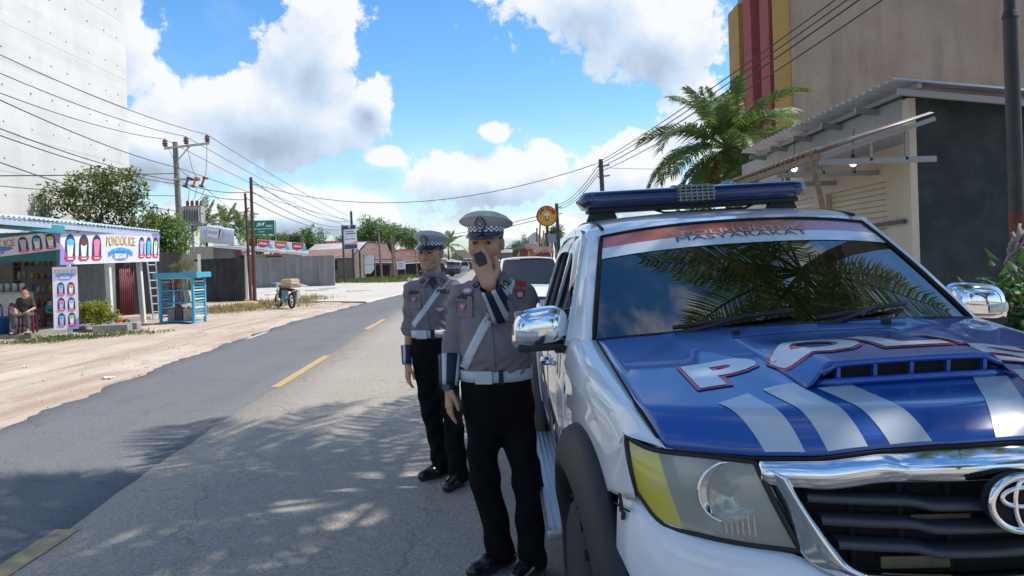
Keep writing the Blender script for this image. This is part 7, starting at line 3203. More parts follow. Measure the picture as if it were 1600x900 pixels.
def bar_sec(x, k=1.0):
 e = abs(x)
 w = .145 * k
 h = .052 * k
 pts = []
 for j in range(20):
  a = 2 * math.pi * j / 20
  ca, sa = math.cos(a), math.sin(a)
  pts.append((x, BY + w * math.copysign(abs(ca) ** .75, ca), BZ + h * math.copysign(abs(sa) ** .62, sa)))
 return pts


for (x0, x1, m_, nm) in [(-.635, -.105, M_BAR, 'blue_lens'), (.105, .635, M_BAR, 'blue_lens')]:
 G_ = []
 for x in np.linspace(x0, x1, 16):
  e = max(0, (abs(x) - .575) / .06)
  k = math.sqrt(max(.02, 1 - e * e))
  G_.append(bar_sec(x, k) + [bar_sec(x, k)[0]])
 gmesh(nm, G_, m_, lb_)
G_ = [bar_sec(x, 1.0 + .10 * math.cos(x / .105 * 1.5)) + [bar_sec(x, 1.0 + .10 * math.cos(x / .105 * 1.5))[0]] for x in np.linspace(-.105, .105, 9)]
gmesh('centre_lens', G_, M_BARG, lb_)
rib = None
for k in range(13):
 y = BY - .13 + k * .0217
 hgt_ = .060 * abs(math.sqrt(max(.03, 1 - ((y - BY) / .16) ** 2)))
 mb = MB()
 mb.box((0, y, BZ + hgt_), (.2, .006, .008))
 mb.build('louvre', mat('louvre_pale', (.22, .235, .245), .3, .3), lb_)
for k in range(5):
 mb = MB()
 z = BZ - .03 + k * .018
 mb.box((0, BY - .165 + .01 * abs(k - 2), z), (.2, .012, .008))
 mb.build('louvre', MATS['louvre_pale'], lb_)
for k in range(7):
 mb = MB()
 mb.box((-.09 + k * .03, BY - .166, BZ + .004), (.006, .008, .085))
 mb.build('louvre_upright', MATS['louvre_pale'], lb_)
mb = MB()
mb.box((0, BY, BZ - .052), (1.16, .17, .03), None, .012)
mb.build('base_rail', P_BLK, lb_)
for s in (-1, 1):
 mb = MB()
 mb.prism([(-.09, 0), (.09, 0), (.05, .1), (-.05, .1)], .05, Matrix.Translation((s * .50, BY - .05, 1.728)))
 mb.build('mounting_foot', P_BLK, lb_)
mb = MB()
mb.tube([(-.2, BY + .05, BZ - .06), (-.15, BY - .02, 1.765), (.05, BY - .04, 1.762), (.3, BY - .02, 1.765), (.38, BY + .05, BZ - .06)], .007, 6)
mb.build('cable', P_BLK, lb_, True)

# ---- cabin
M_SEAT = mat('seat_cloth', (.05, .05, .055), .9, 0, (.07, .07, .075), 30)
for s in (-1, 1):
 mb = MB()
 mb.box((s * .38, 2.35, .85), (.5, .5, .2), None, .06)
 mb.box((s * .38, 2.62, 1.15), (.48, .16, .6), (-.2, 0, 0), .06)
 mb.box((s * .38, 2.70, 1.5), (.26, .1, .17), (-.1, 0, 0), .04)
 mb.build('seat', M_SEAT, TR)
mb = MB()
mb.box((0, 3.15, 1.0), (1.3, .16, .75), (-.2, 0, 0), .06)
mb.build('rear_bench', M_SEAT, TR)
G = [[(x, 1.20 + .12 * (x / .7) ** 2 + .05 * k, 1.225 - .018 * k * k * .4) for x in np.linspace(-.70, .70, 15)] for k in range(9)]
gmesh('dashboard', G, mat('dash_black', (.018, .018, .02), .7, 0, (.03, .03, .032), 20), TR)
mb = MB()
mb.tube([(-.38 + .185 * math.cos(a * .31416), 1.80 + .06 * math.sin(a * .31416), 1.12 + .17 * math.sin(a * .31416)) for a in range(20)], .015, 8, closed=True)
mb.tube([(-.38, 1.80, 1.12), (-.38, 1.6, 1.1)], .04, 8)
mb.bar((-.55, 1.80, 1.12), (-.21, 1.80, 1.12), .05, .03)
mb.build('steering_wheel', P_BLK, TR, True)
mb = MB()
mb.box((0, 1.98, 1.575), (.22, .03, .06), None, .012)
mb.build('rear_view_mirror', P_BLK, TR)

# ================================================================== people (distance fields -> continuous skins)
class Sdf:
 def __init__(s, lo, hi, h):
  s.lo, s.h = np.array(lo, float), h
  s.n = np.ceil((np.array(hi) - s.lo) / h).astype(int) + 1
  s.f = np.full(s.n, .3, dtype=np.float32)
  s.ax = [s.lo[i] + h * np.arange(s.n[i]) for i in range(3)]

 def sub(s, lo, hi, m):
  i0 = np.clip(np.floor((np.array(lo) - m - s.lo) / s.h).astype(int), 0, s.n - 1)
  i1 = np.clip(np.ceil((np.array(hi) + m - s.lo) / s.h).astype(int) + 1, 1, s.n)
  sl = tuple(slice(a, b) for a, b in zip(i0, i1))
  X = s.ax[0][sl[0]][:, None, None]
  Y = s.ax[1][sl[1]][None, :, None]
  Z = s.ax[2][sl[2]][None, None, :]
  return sl, X, Y, Z

 def comb(s, sl, d, k, neg=False):
  f = s.f[sl]
  if neg:
   d = -d
   h = np.clip(.5 - .5 * (d - f) / max(k, 1e-5), 0, 1)   # smooth max
   s.f[sl] = d * (1 - h) + f * h + k * h * (1 - h)
  else:
   h = np.clip(.5 + .5 * (f - d) / max(k, 1e-5), 0, 1)
   s.f[sl] = f * (1 - h) + d * h - k * h * (1 - h)

 def cap(s, a, b, ra, rb=None, k=.01, neg=False):
  rb = ra if rb is None else rb
  a, b = np.array(a, float), np.array(b, float)
  r = max(ra, rb)
  sl, X, Y, Z = s.sub(np.minimum(a, b) - r, np.maximum(a, b) + r, k + .03)
  d = b - a
  L2 = max(1e-9, d @ d)
  t = np.clip(((X - a[0]) * d[0] + (Y - a[1]) * d[1] + (Z - a[2]) * d[2]) / L2, 0, 1)
  D = np.sqrt((X - a[0] - d[0] * t) ** 2 + (Y - a[1] - d[1] * t) ** 2 + (Z - a[2] - d[2] * t) ** 2) - (ra + (rb - ra) * t)
  s.comb(sl, D, k, neg)

 def ell(s, c, r, M=None, k=.01, neg=False):
  c, r = np.array(c, float), np.array(r, float)
  q = r.max()
  sl, X, Y, Z = s.sub(c - q, c + q, k + .03)
  x, y, z = X - c[0], Y - c[1], Z - c[2]
  if M is not None:
   M = np.array(M)
   x, y, z = (M[0, 0] * x + M[1, 0] * y + M[2, 0] * z, M[0, 1] * x + M[1, 1] * y + M[2, 1] * z, M[0, 2] * x + M[1, 2] * y + M[2, 2] * z)
  k0 = np.sqrt((x / r[0]) ** 2 + (y / r[1]) ** 2 + (z / r[2]) ** 2)
  k1 = np.sqrt((x / r[0] ** 2) ** 2 + (y / r[1] ** 2) ** 2 + (z / r[2] ** 2) ** 2) + 1e-6
  s.comb(sl, k0 * (k0 - 1) / k1, k, neg)

 def loft(s, rows, k=.02, neg=False):
  """rows: (z, cx, cy, rx, ry)"""
  A = np.array(sorted(rows))
  lo = [A[:, 1].min() - A[:, 3].max(), A[:, 2].min() - A[:, 4].max(), A[0, 0]]
  hi = [A[:, 1].max() + A[:, 3].max(), A[:, 2].max() + A[:, 4].max(), A[-1, 0]]
  sl, X, Y, Z = s.sub(lo, hi, k + .03)
  g = [crom1(A[:, 0], A[:, i], Z) for i in range(1, 5)]
  k0 = np.sqrt(((X - g[0]) / g[2]) ** 2 + ((Y - g[1]) / g[3]) ** 2)
  d = (k0 - 1) * np.minimum(g[2], g[3])
  dz = np.maximum(A[0, 0] - Z, Z - A[-1, 0])
  d = np.maximum(d, dz)
  s.comb(sl, d, k, neg)

 def warp(s, fn):
  X, Y, Z = s.ax[0][:, None, None], s.ax[1][None, :, None], s.ax[2][None, None, :]
  m = np.abs(s.f) < .06
  s.f += np.where(m, fn(X, Y, Z), 0).astype(np.float32)

 def front(s, x, z, off=.003):
  """y of the front (-y) surface at x, z"""
  i = int(round((x - s.lo[0]) / s.h))
  k = int(round((z - s.lo[2]) / s.h))
  col = s.f[np.clip(i, 0, s.n[0] - 1), :, np.clip(k, 0, s.n[2] - 1)]
  w = np.where(col < 0)[0]
  return None if not len(w) else s.lo[1] + s.h * w[0] - off

 def mesh(s, name, m, parent, smooth_it=0):
  f = s.f
  sg = f < 0
  c = sg[:-1, :-1, :-1].astype(np.int8)
  tot = sum(sg[a:sg.shape[0] - 1 + a, b:sg.shape[1] - 1 + b, d:sg.shape[2] - 1 + d].astype(np.int8) for a in (0, 1) for b in (0, 1) for d in (0, 1))
  I, J, K = np.where((tot > 0) & (tot < 8))
  cor = [(a, b, d) for a in (0, 1) for b in (0, 1) for d in (0, 1)]
  vals = np.stack([f[I + a, J + b, K + d] for a, b, d in cor], 1)
  acc = np.zeros((len(I), 3))
  cnt = np.zeros(len(I))
  for p in range(8):
   for q in range(p + 1, 8):
    dv = np.array(cor[q]) - np.array(cor[p])
    if np.abs(dv).sum() != 1:
     continue
    v0, v1 = vals[:, p], vals[:, q]
    mk = (v0 < 0) != (v1 < 0)
    t = np.where(mk, v0 / np.where(mk, v0 - v1, 1), 0)
    acc += mk[:, None] * (np.array(cor[p])[None] + t[:, None] * dv[None])
    cnt += mk
  V = s.lo + s.h * (np.stack([I, J, K], 1) + acc / cnt[:, None])
  idm = np.full(tot.shape, -1, dtype=np.int32)
  idm[I, J, K] = np.arange(len(I))
  Fs = []
  for ax in range(3):
   u, v = (ax + 1) % 3, (ax + 2) % 3
   s0 = [slice(None)] * 3
   s1 = [slice(None)] * 3
   s0[ax], s1[ax] = slice(0, -1), slice(1, None)
   a, b = sg[tuple(s0)], sg[tuple(s1)]
   E = np.stack(np.where(a != b), 1)
   ok = (E[:, u] > 0) & (E[:, v] > 0) & (E[:, u] < s.n[u] - 1) & (E[:, v] < s.n[v] - 1)
   E = E[ok]
   fl = a[tuple(E.T)]
   qs = []
   for du, dv in ((-1, -1), (0, -1), (0, 0), (-1, 0)):
    e = E.copy()
    e[:, u] += du
    e[:, v] += dv
    qs.append(idm[tuple(e.T)])
   Q = np.stack(qs, 1)
   Q[~fl] = Q[~fl][:, ::-1]
   Fs.append(Q)
  F = np.concatenate(Fs)
  F = F[(F >= 0).all(1)]
  return link(name, mesh_np(name, V, F, True), m, parent)


def crom1(xs, ys, x):
 return np.interp(x, xs, ys) if len(xs) < 3 else sum_spline(xs, ys, x)


def sum_spline(xs, ys, x):
 """monotone-ish cubic through points"""
 m = np.gradient(ys, xs)
 xc = np.clip(x, xs[0], xs[-1])
 i = np.clip(np.searchsorted(xs, xc) - 1, 0, len(xs) - 2)
 h = xs[i + 1] - xs[i]
 t = (xc - xs[i]) / h
 return (2 * t ** 3 - 3 * t ** 2 + 1) * ys[i] + (t ** 3 - 2 * t ** 2 + t) * h * m[i] + (-2 * t ** 3 + 3 * t ** 2) * ys[i + 1] + (t ** 3 - t ** 2) * h * m[i + 1]


M_SKIN = mat('skin', (0.60, 0.325, 0.20), .5, 0, (0.53, 0.27, 0.165), 18, sss=.12, spec=.4, bump=.08, bscale=220)
M_HAIR = mat('black_hair', (0.012, 0.011, 0.011), .55)
M_EYE = mat('eye_white', (.42, .38, .35), .3)
M_IRIS = mat('iris_dark', (.02, .012, .01), .1)
M_LIP = mat('lip', (.22, .085, .065), .45)
M_SHIRT = mat('taupe_uniform', (0.240, 0.201, 0.210), .85, 0, (0.212, 0.178, 0.187), 9, bump=.10, bscale=420)
M_SHIRTD = mat('taupe_uniform_seam', (0.15, 0.12, 0.125), .85)
M_TROU = mat('black_trousers', (0.006, 0.006, 0.007), .9, 0, (0.009, 0.009, 0.010), 12, bump=.1, bscale=300, spec=.12)
M_SHOE = mat('black_leather', (0.012, 0.012, 0.013), .28, coat=.5, coat_rough=.15)
M_BELT = mat('white_belt', (0.60, 0.61, 0.63), .45, 0, (.54, .55, .57), 20)
M_NAVYC = mat('navy_cuff', (0.008, 0.011, 0.035), .6)
M_REFLW = mat('reflective_stripe', (0.52, 0.54, 0.57), .4, .2)
M_CAPW = mat('cap_white', (0.50, 0.49, 0.46), .6, 0, (.46, .45, .42), 8)
M_CAPB = mat('cap_blue_check', (0.02, 0.06, 0.25), .5)
M_CAPN = mat('cap_navy', (0.010, 0.012, 0.03), .35)
M_VIS = mat('cap_visor', (0.012, 0.013, 0.02), .12, coat=1)
M_SILV = mat('badge_silver', (.62, .63, .64), .3, .7)


def head_field(S, T, sc, mouth=0.0):
 """head primitives in head space (face to -y, eyes at z=0); T maps to body space"""
 Rm = np.array(T.to_3x3())
 P = lambda x, y, z: np.array(T @ Vector((x * sc, y * sc, z * sc)))
 e = lambda c, r, k, neg=False: S.ell(P(*c), np.array(r) * sc, Rm, k * sc, neg)
 c = lambda a, b, ra, rb, k, neg=False: S.cap(P(*a), P(*b), ra * sc, rb * sc, k * sc, neg)
 e((0, .012, .030), (.077, .096, .088), .01)
 e((0, -.030, -.035), (.062, .062, .075), .03)
 c((-.052, .0, -.055), (-.018, -.055, -.098), .020, .021, .03)
 c((.052, .0, -.055), (.018, -.055, -.098), .020, .021, .03)
 e((0, -.068, -.098), (.026, .020, .016), .02)
 for s in (-1, 1):
  e((s * .042, -.058, -.028), (.026, .024, .026), .034)
  e((s * .033, -.104, -.001), (.022, .021, .013), .010, True)
  c((s * .012, -.088, .018), (s * .050, -.078, .019), .011, .008, .014)
  e((s * .079, .012, -.010), (.010, .020, .032), .006)
  e((s * .084, .004, -.008), (.006, .009, .018), .006, True)
  e((s * .033, -.081, .001), (.0150, .0135, .0115), .004)
  c((s * .020, -.0915, -.0055), (s * .046, -.0865, -.0055), .0042, .0036, .003, True)
  e((s * .014, -.094, -.041), (.009, .010, .008), .006)
 c((0, -.086, .010), (0, -.103, -.036), .008, .0115, .014)
 e((0, -.106, -.038), (.011, .009, .009), .008)
 c((-.022, -.082, -.066), (.022, -.082, -.066), .0070, .0070, .014)
 c((-.019, -.081, -.076), (.019, -.081, -.076), .0080, .0080, .014)
 c((-.024, -.0925, -.0705), (.024, -.0925, -.0705), .0016, .0016, .004, True)
 c((0, .022, -.06), (0, .030, -.155), .052, .056, .03)


def hand_caps(S, wrist, d, n, side, curl, spread=.1, sc=1.0, thumb=None, k=.006, splay=None):
 """wrist point, finger direction d, palm normal n (the way the palm faces), side=+1/-1 thumb side"""
 d = Vector(d).normalized()
 n = Vector(n)
 n = (n - d * n.dot(d)).normalized()
 w = d.cross(n) * side                       # towards the thumb
 wr = Vector(wrist)
 pl = .088 * sc
 for j, u in enumerate((-.030, -.010, .010, .030)):
  S.cap(wr + w * u * .55 * sc, wr + d * pl + w * u * sc, .0165 * sc, .0125 * sc, .012)
 tips = []
 for j, (u, L_) in enumerate(zip((.031, .0105, -.010, -.030), (.072, .080, .074, .058))):
  p = wr + d * pl + w * u * sc
  cu = curl[j] if isinstance(curl, (list, tuple)) else curl
  dirv = (d + w * u * spread * 8).normalized()
  for q, fr_ in enumerate((.45, .31, .24)):
   ang = cu * (.55, 1.0, .75)[q]
   ax = dirv.cross(n)
   dirv = (Matrix.Rotation(ang, 3, ax) @ dirv).normalized()
   e = p + dirv * L_ * fr_ * sc * 1.08
   S.cap(p, e, (.0098, .0090, .0082)[q] * sc, (.0090, .0082, .0070)[q] * sc, .004)
   p = e
  tips.append(p)
 tp = wr + d * .022 * sc + w * .030 * sc
 t1 = tp + (d * .6 + w * .75 + n * (.25 if thumb is None else thumb)).normalized() * .040 * sc
 t2 = t1 + (d * .9 + w * .25 + n * (.3 if thumb is None else thumb)).normalized() * .032 * sc
 t3 = t2 + (d * 1.0 + w * -.05 + n * (.3 if thumb is None else thumb)).normalized() * .026 * sc
 S.cap(wr + d * .01, tp, .016 * sc, .0155 * sc, .012)
 S.cap(tp, t1, .0145 * sc, .012 * sc, .008)
 S.cap(t1, t2, .0115 * sc, .0100 * sc, .004)
 S.cap(t2, t3, .0098 * sc, .0078 * sc, .004)
 return tips


def strip_on(S, name, path, w, m, parent, off=.004, n=26, thick=.004, axis='perp'):
 """band laid on the front of a field: path of (x,z)"""
 pts = [Vector((a, 0, b)) for a, b in path]
 L_, R_ = [], []
 dense = []
 for i in range(len(pts) - 1):
  for q in range(n):
   dense.append(pts[i].lerp(pts[i + 1], q / n))
 dense.append(pts[-1])
 rows = []
 for i, p in enumerate(dense):
  d = (dense[min(i + 1, len(dense) - 1)] - dense[max(0, i - 1)]).normalized()
  sd = Vector((d.z, 0, -d.x))
  row = []
  for u in (-.5, -.25, 0, .25, .5):
   q = p + sd * w * u
   y = S.front(q.x, q.z, off)
   row.append([q.x, y, q.z])
  ys = [r[1] for r in row if r[1] is not None]
  if not ys:
   continue
  for r in row:
   if r[1] is None:
    r[1] = max(ys)
  rows.append(row)
 A = np.array(rows)
 ker = np.array([.2, .2, .2, .2, .2])
 for j in range(5):
  y = np.pad(A[:, j, 1], 2, mode='edge')
  A[:, j, 1] = np.minimum(A[:, j, 1], np.convolve(y, ker, 'valid'))
 o = gmesh(name, A, m, parent)
 sd_ = o.modifiers.new('t', 'SOLIDIFY')
 sd_.thickness = thick
 sd_.offset = 0
 return o


def patch_on(S, name, cx, cz, w, h, m, parent, off=.004, shape='rect', rot=0.0):
 """small cloth patch on the front of a field"""
 n = 7
 rows = []
 for j in range(n):
  row = []
  for i in range(n):
   u, v = i / (n - 1) - .5, j / (n - 1) - .5
   if shape == 'oval':
    a, r = math.atan2(v, u), max(abs(u), abs(v))
    u, v = r * math.cos(a), r * math.sin(a)
   if shape == 'tri':
    u *= (v + .5) * .9 + .1
   if shape == 'shield':
    u *= min(1, 1.15 * math.sqrt(max(0.02, v + .52)))
   x, z = cx + (u * w * math.cos(rot) - v * h * math.sin(rot)), cz + (u * w * math.sin(rot) + v * h * math.cos(rot))
   y = S.front(x, z, off)
   row.append([x, y, z])
  rows.append(row)
 ys = [p[1] for r in rows for p in r if p[1] is not None]
 mn = np.mean(ys)
 for r in rows:
  for p in r:
   if p[1] is None:
    p[1] = mn
 A = np.array(rows)
 X = np.c_[A[..., 0].ravel(), A[..., 2].ravel(), np.ones(A[..., 0].size)]
 co, *_ = np.linalg.lstsq(X, A[..., 1].ravel(), rcond=None)
 fit = (X @ co).reshape(n, n)
 A[..., 1] = np.minimum(A[..., 1], fit)
 o = gmesh(name, A, m, parent)
 return o, co


def text_on(S, body, cx, cz, w, h, m, parent, off=.010):
 me = text_mesh(body, h, w, .003)
 pts = [(u * w, v * h) for u in (-.5, -.25, 0, .25, .5) for v in (-.5, .5)]
 smp = np.array([(a, b, y) for a, b in pts for y in [S.front(cx + a, cz + b, off)] if y is not None])
 if len(smp) < 4:
  return None
 X = np.c_[smp[:, :2], np.ones(len(smp))]
 co = np.linalg.lstsq(X, smp[:, 2], rcond=None)[0]
 sh = min(0, (smp[:, 2] - X @ co).min())
 for v in me.vertices:
  a, b = v.co.x, v.co.y
  v.co = (cx + a, co @ (a, b, 1) + sh * .6, cz + b)
 me.update()
 return link('lettering', me, m, parent)


def tube_between(a, b, ra, rb, n=20, m=8, wob=0.0):
 a, b = Vector(a), Vector(b)
 d = (b - a).normalized()
 u = Vector((0, -1, 0)) if abs(d.y) < .9 else Vector((1, 0, 0))
 e1 = d.cross(u).normalized()
 e2 = d.cross(e1)
 return [[tuple(a.lerp(b, i / m) + (e1 * math.cos(2 * math.pi * j / n) + e2 * math.sin(2 * math.pi * j / n)) * ((ra + (rb - ra) * i / m) + wob * math.sin(j * 3 + i))) for j in range(n + 1)] for i in range(m + 1)]


def cuff(parent, a, b, ra, rb, stripes, side):
 """navy gauntlet band with pale reflective stripes running lengthwise"""
 G_ = np.array(tube_between(a, b, ra, rb, 28, 5))
 o = gmesh('gauntlet_band', G_, M_NAVYC, parent, .004)
 n = 28
 for (j0, j1) in stripes:
  H_ = np.array(tube_between(a, b, ra + .0035, rb + .0035, 28, 5))
  gmesh('reflective_stripe', np.take(H_, [k % n for k in range(j0, j1 + 1)], axis=1), M_REFLW, o, .002)
 return o


def peaked_cap(parent, T, sc):
 """service cap: white crown, chequered band, gloss visor, badge; T = head matrix"""
 Q = lambda x, y, z: tuple(T @ Vector((x * sc, y * sc, z * sc)))
 tilt = lambda x, y, z: Q(x, y, z + .05 - .20 * y * 0)
 N_ = 40

 def ring(rx, ry, z, cy=.012, up=0.0, out=0.0):
  r_ = []
  for j in range(N_ + 1):
   a = 2 * math.pi * j / N_
   x, y = rx * math.sin(a), -ry * math.cos(a)
   r_.append(Q(x, cy + y, z + up * math.cos(a)))
  return r_
 band = [ring(.081, .099, .034, up=-.004), ring(.083, .101, .070, up=.004)]
 bo = gmesh('cap_band', band, M_CAPN, parent, .003)
 rows = [ring(.0835, .1015, .050, up=0), ring(.084, .102, .0565, up=.002), ring(.0845, .1025, .063, up=.004), ring(.085, .103, .070, up=.006)]
 for i in range(3):
  for j in range(N_):
   pass
 V, F, MI = [], [], []
 for i in range(4):
  V += rows[i]
 for i in range(3):
  for j in range(N_):
   F.append((i * (N_ + 1) + j, i * (N_ + 1) + j + 1, (i + 1) * (N_ + 1) + j + 1, (i + 1) * (N_ + 1) + j))
   MI.append((i + j) % 2)
 me = bpy.data.meshes.new('chequer_band')
 me.from_pydata(V, [], F)
 me.materials.append(M_CAPB)
 me.materials.append(M_PW)
 me.polygons.foreach_set('material_index', np.array(MI, dtype=np.int32))
 link('chequer_band', me, None, bo)
 crown = [ring(.085, .103, .069, up=.006), ring(.100, .118, .076, .014, .016), ring(.117, .135, .085, .016, .026), ring(.122, .140, .091, .018, .030), ring(.1185, .137, .099, .018, .031), ring(.102, .116, .115, .016, .026), ring(.073, .083, .130, .014, .016), ring(.035, .04, .138, .012, .008), ring(.002, .002, .140, .012, 0)]
 gmesh('cap_crown', crown, M_CAPW, parent)
 mb_ = MB()
 mb_.tube(crown[3][:-1], .004 * sc, 6, closed=True)
 mb_.build('cap_piping', M_CAPW, parent, True)
 vis = []
 for i in range(6):
  t = i / 5
  row = []
  for j in range(19):
   a = -1.15 + 2.3 * j / 18
   ex_ = .062 * t * max(0, math.cos(a * 1.15)) ** .55
   row.append(Q((.084 + ex_ * .35) * math.sin(a), .012 - (.100 + ex_) * math.cos(a), .046 - .40 * ex_ - .006 * t * t))
  vis.append(row)
 gmesh('visor', vis, M_VIS, parent, .003)
 # teardrop badge plate with a silver shield
 def plate_(sx, sz, off, zc):
  o_ = []
  for k in range(24):
   a = 2 * math.pi * k / 24
   x, z = sx * math.sin(a), sz * math.cos(a)
   if z > 0:
    x *= (1 - .72 * (z / sz) ** 1.6)
    z *= 1.25
   o_.append(Q(x, -.091 - off - .42 * max(0, z + zc - .07), z + zc))
  return o_
 for nm, sx, sz, off, m_ in [('cap_badge', .026, .031, .012, M_CAPN), ('badge_shield', .0195, .024, .0145, M_SILV), ('badge_field', .0135, .017, .016, M_CAPN), ('badge_emblem', .0095, .0125, .0175, M_SILV)]:
  me = bpy.data.meshes.new(nm)
  me.from_pydata(plate_(sx, sz, off, .086), [], [tuple(range(24))])
  link(nm, me, m_, parent)


def officer(label, Y0, J, spec):
 h = spec['h']
 root = Vector(J['root'])
 t = thing('person', label, 'person', root)
 q = {k: v - root for k, v in J.items() if k != 'root'}
 a_ = lambda v: np.array(v)
 hc = spec.get('head_sc', 1.0)
 T = Matrix.Translation(q['eye']) @ Euler(spec['head_rot']).to_matrix().to_4x4() @ Matrix.Translation((0, .085 * hc, 0))
 # ---------------- body: one continuous skin
 S = Sdf((-.42, -.52, -.02), (.42, .32, 1.76), h)
 head_field(S, T, hc)
 nb = q['neck']
 S.cap(T @ Vector((0, .028 * hc, -.13 * hc)), nb + Vector((0, .02, -.03)), .056, .066, .02)
 S.cap(nb + Vector((0, .01, -.1)), q['pelvis'] + Vector((0, 0, .05)), .10, .11, .04)
 for s in ('a', 'b'):
  S.cap(q['sh' + s], q['el' + s], .042, .036, .03)
  S.cap(q['el' + s], q['wr' + s], .036, .025, .02)
  S.cap(nb + Vector((0, 0, -.06)), q['sh' + s], .06, .04, .03)
  S.cap(q['hip' + s], q['kn' + s], .065, .045, .03)
  S.cap(q['kn' + s], q['an' + s], .045, .035, .02)
  S.cap(q['an' + s], q['an' + s] + Vector((0, -.0, -.05)), .035, .03, .02)
 for hd in spec['hands']:
  hand_caps(S, hd['w'] - root, hd['d'], hd['n'], hd['side'], hd['curl'], hd.get('spread', .1), hd.get('sc', 1.0), hd.get('thumb'))
 S.mesh('body', M_SKIN, t)
 Q = lambda x, y, z: T @ Vector((x * hc, y * hc, z * hc))
 for s in (-1, 1):
  mb_ = MB()
  mb_.ball((0, 0, 0), (.0125 * hc, .0112 * hc, .0062 * hc), 14, 10)
  ev = mb_.build('eye', M_EYE, t, True)
  ev.location = Q(s * .033, -.0835, -.004)
  mb_ = MB()
  mb_.ball((0, 0, 0), (.0056 * hc, .003 * hc, .0054 * hc), 10, 8)
  io_ = mb_.build('iris', M_IRIS, ev, True)
  io_.location = Vector((T.to_3x3() @ Vector((0, -.0105 * hc, .0005))))
  # lids and brows
  mb_ = MB()
  mb_.tube([Q(s * x, y, z) for x, y, z in ((.019, -.0915, -.001), (.026, -.0955, .0032), (.035, -.0955, .0034), (.046, -.088, -.002))], .0021 * hc, 6)
  mb_.build('eyelid', M_HAIR, t, True)
  mb_ = MB()
  mb_.tube([Q(s * x, y, z) for x, y, z in ((.013, -.1015, .017), (.028, -.1015, .021), (.044, -.0935, .021), (.055, -.083, .015))], [.0038 * hc, .0048 * hc, .0042 * hc, .002 * hc], 6)
  mb_.build('eyebrow', M_HAIR, t, True)
 for z, r in ((-.066, .0042), (-.0755, .005)):
  mb_ = MB()
  mb_.tube([Q(x, -.0885 + abs(x) ** 2 * 10, z + abs(x) * .04 * (1 if z > -.07 else -1) * -1) for x in np.linspace(-.024, .024, 7)], [r * .3, r * .8, r, r, r, r * .8, r * .3], 6)
  mb_.build('lip', M_LIP, t, True)
 # ---------------- hair below the cap
 Hs = Sdf(a_(Q(0, 0, .03)) - .14, a_(Q(0, 0, .03)) + .14, .006)
 Hs.ell(Q(0, .018, .036), np.array((.081, .098, .088)) * hc, np.array(T.to_3x3()), .01)
 Hs.ell(Q(0, -.075, -.03), np.array((.085, .085, .085)) * hc, np.array(T.to_3x3()), .006, True)
 Hs.ell(Q(0, -.02, -.09), np.array((.10, .10, .075)) * hc, np.array(T.to_3x3()), .006, True)
 Hs.mesh('hair', M_HAIR, t)
 peaked_cap(t, T, hc * 1.02)
 # ---------------- shirt
 B = Sdf((-.42, -.52, .80), (.42, .32, 1.56), h)
 rows = [(z - root.z, x - root.x, cy, rx, ry) for (z, x, cy, rx, ry) in spec['torso']]
 B.loft(rows, .02)
 for s in ('a', 'b'):
  sh, el, wr = q['sh' + s], q['el' + s], q['wr' + s]
  B.cap(nb + Vector((0, .015, -.05)), sh + Vector((0, 0, -.005)), .062, .058, .04)
  B.cap(sh, el, .062, .052, .03)
  B.cap(el, el.lerp(wr, .9), .054, .041, .02)
 B.cap(nb + Vector((0, .01, -.06)), nb + Vector((0, .0, .03)), .075, .067, .03)
 B.cap(nb + Vector((0, .0, -.04)), nb + Vector((0, .012, .12)), .062, .064, .006, True)
 for s in ('a', 'b'):
  wr = q['wr' + s]
  el = q['el' + s]
  e = el.lerp(wr, .93)
  B.cap(e, e + (wr - el).normalized() * .1, .05, .05, .004, True)
 ph = spec.get('seed', 0)
 Bt = Sdf((-.42, -.52, .80), (.42, .32, 1.56), h)
 Bt.loft(rows, .02)
 for s in ('a', 'b'):
  Bt.cap(nb + Vector((0, .015, -.05)), q['sh' + s] + Vector((0, 0, -.005)), .062, .058, .04)
  Bt.cap(q['sh' + s], q['sh' + s] + Vector((0, 0, -.08)), .060, .058, .03)
 Bt.cap(nb + Vector((0, .01, -.06)), nb + Vector((0, .0, .03)), .075, .067, .03)

 def folds(X, Y, Z):
  f = .0048 * np.sin(46 * Z + 9 * np.sin(7 * X + ph) + 6 * Y + ph) * (.35 + .65 * np.clip(np.sin(8 * X + 11 * Z + ph) + .2, 0, 1))
  f = f + .0042 * np.sin(31 * X + 24 * Z + 5 * np.sin(11 * Z + ph)) * np.clip(np.sin(13 * Z - 6 * X + ph * 2), 0, 1)
  g = .0035 * np.sin(52 * Z + 30 * X + 4 * np.sin(17 * Y + 9 * Z) + ph) * np.clip(np.sin(15 * Z + ph * 3) + .3, 0, 1) * (np.abs(X - (q['pelvis'].x)) > .15)
  u = q['belt'].z
  return f + g + .005 * np.sin(75 * X + 30 * Y + 9 * np.sin(14 * Z + ph)) * np.clip(1 - (Z - u) / .13, 0, 1) + .004 * np.sin(60 * (Z + .8 * np.abs(X - q['neck'].x)) + ph) * np.clip(1 - np.abs(Z - u - .33) / .12, 0, 1)
 B.warp(folds)
 Bt.warp(folds)
 B.loft([(q['belt'].z - .25, q['belt'].x, 0, .5, .5), (q['belt'].z - .012, q['belt'].x, 0, .5, .5)], .004, True)
 so = B.mesh('shirt', M_SHIRT, t)
 # ---------------- trousers
 Tq = Sdf((-.34, -.36, .0), (.34, .30, 1.06), h)
 bz, bx_, by_, brx, bry = q['belt'].z, q['belt'].x, spec['belt'][0], spec['belt'][1], spec['belt'][2]
 hz_ = (q['hipa'] + q['hipb']) / 2
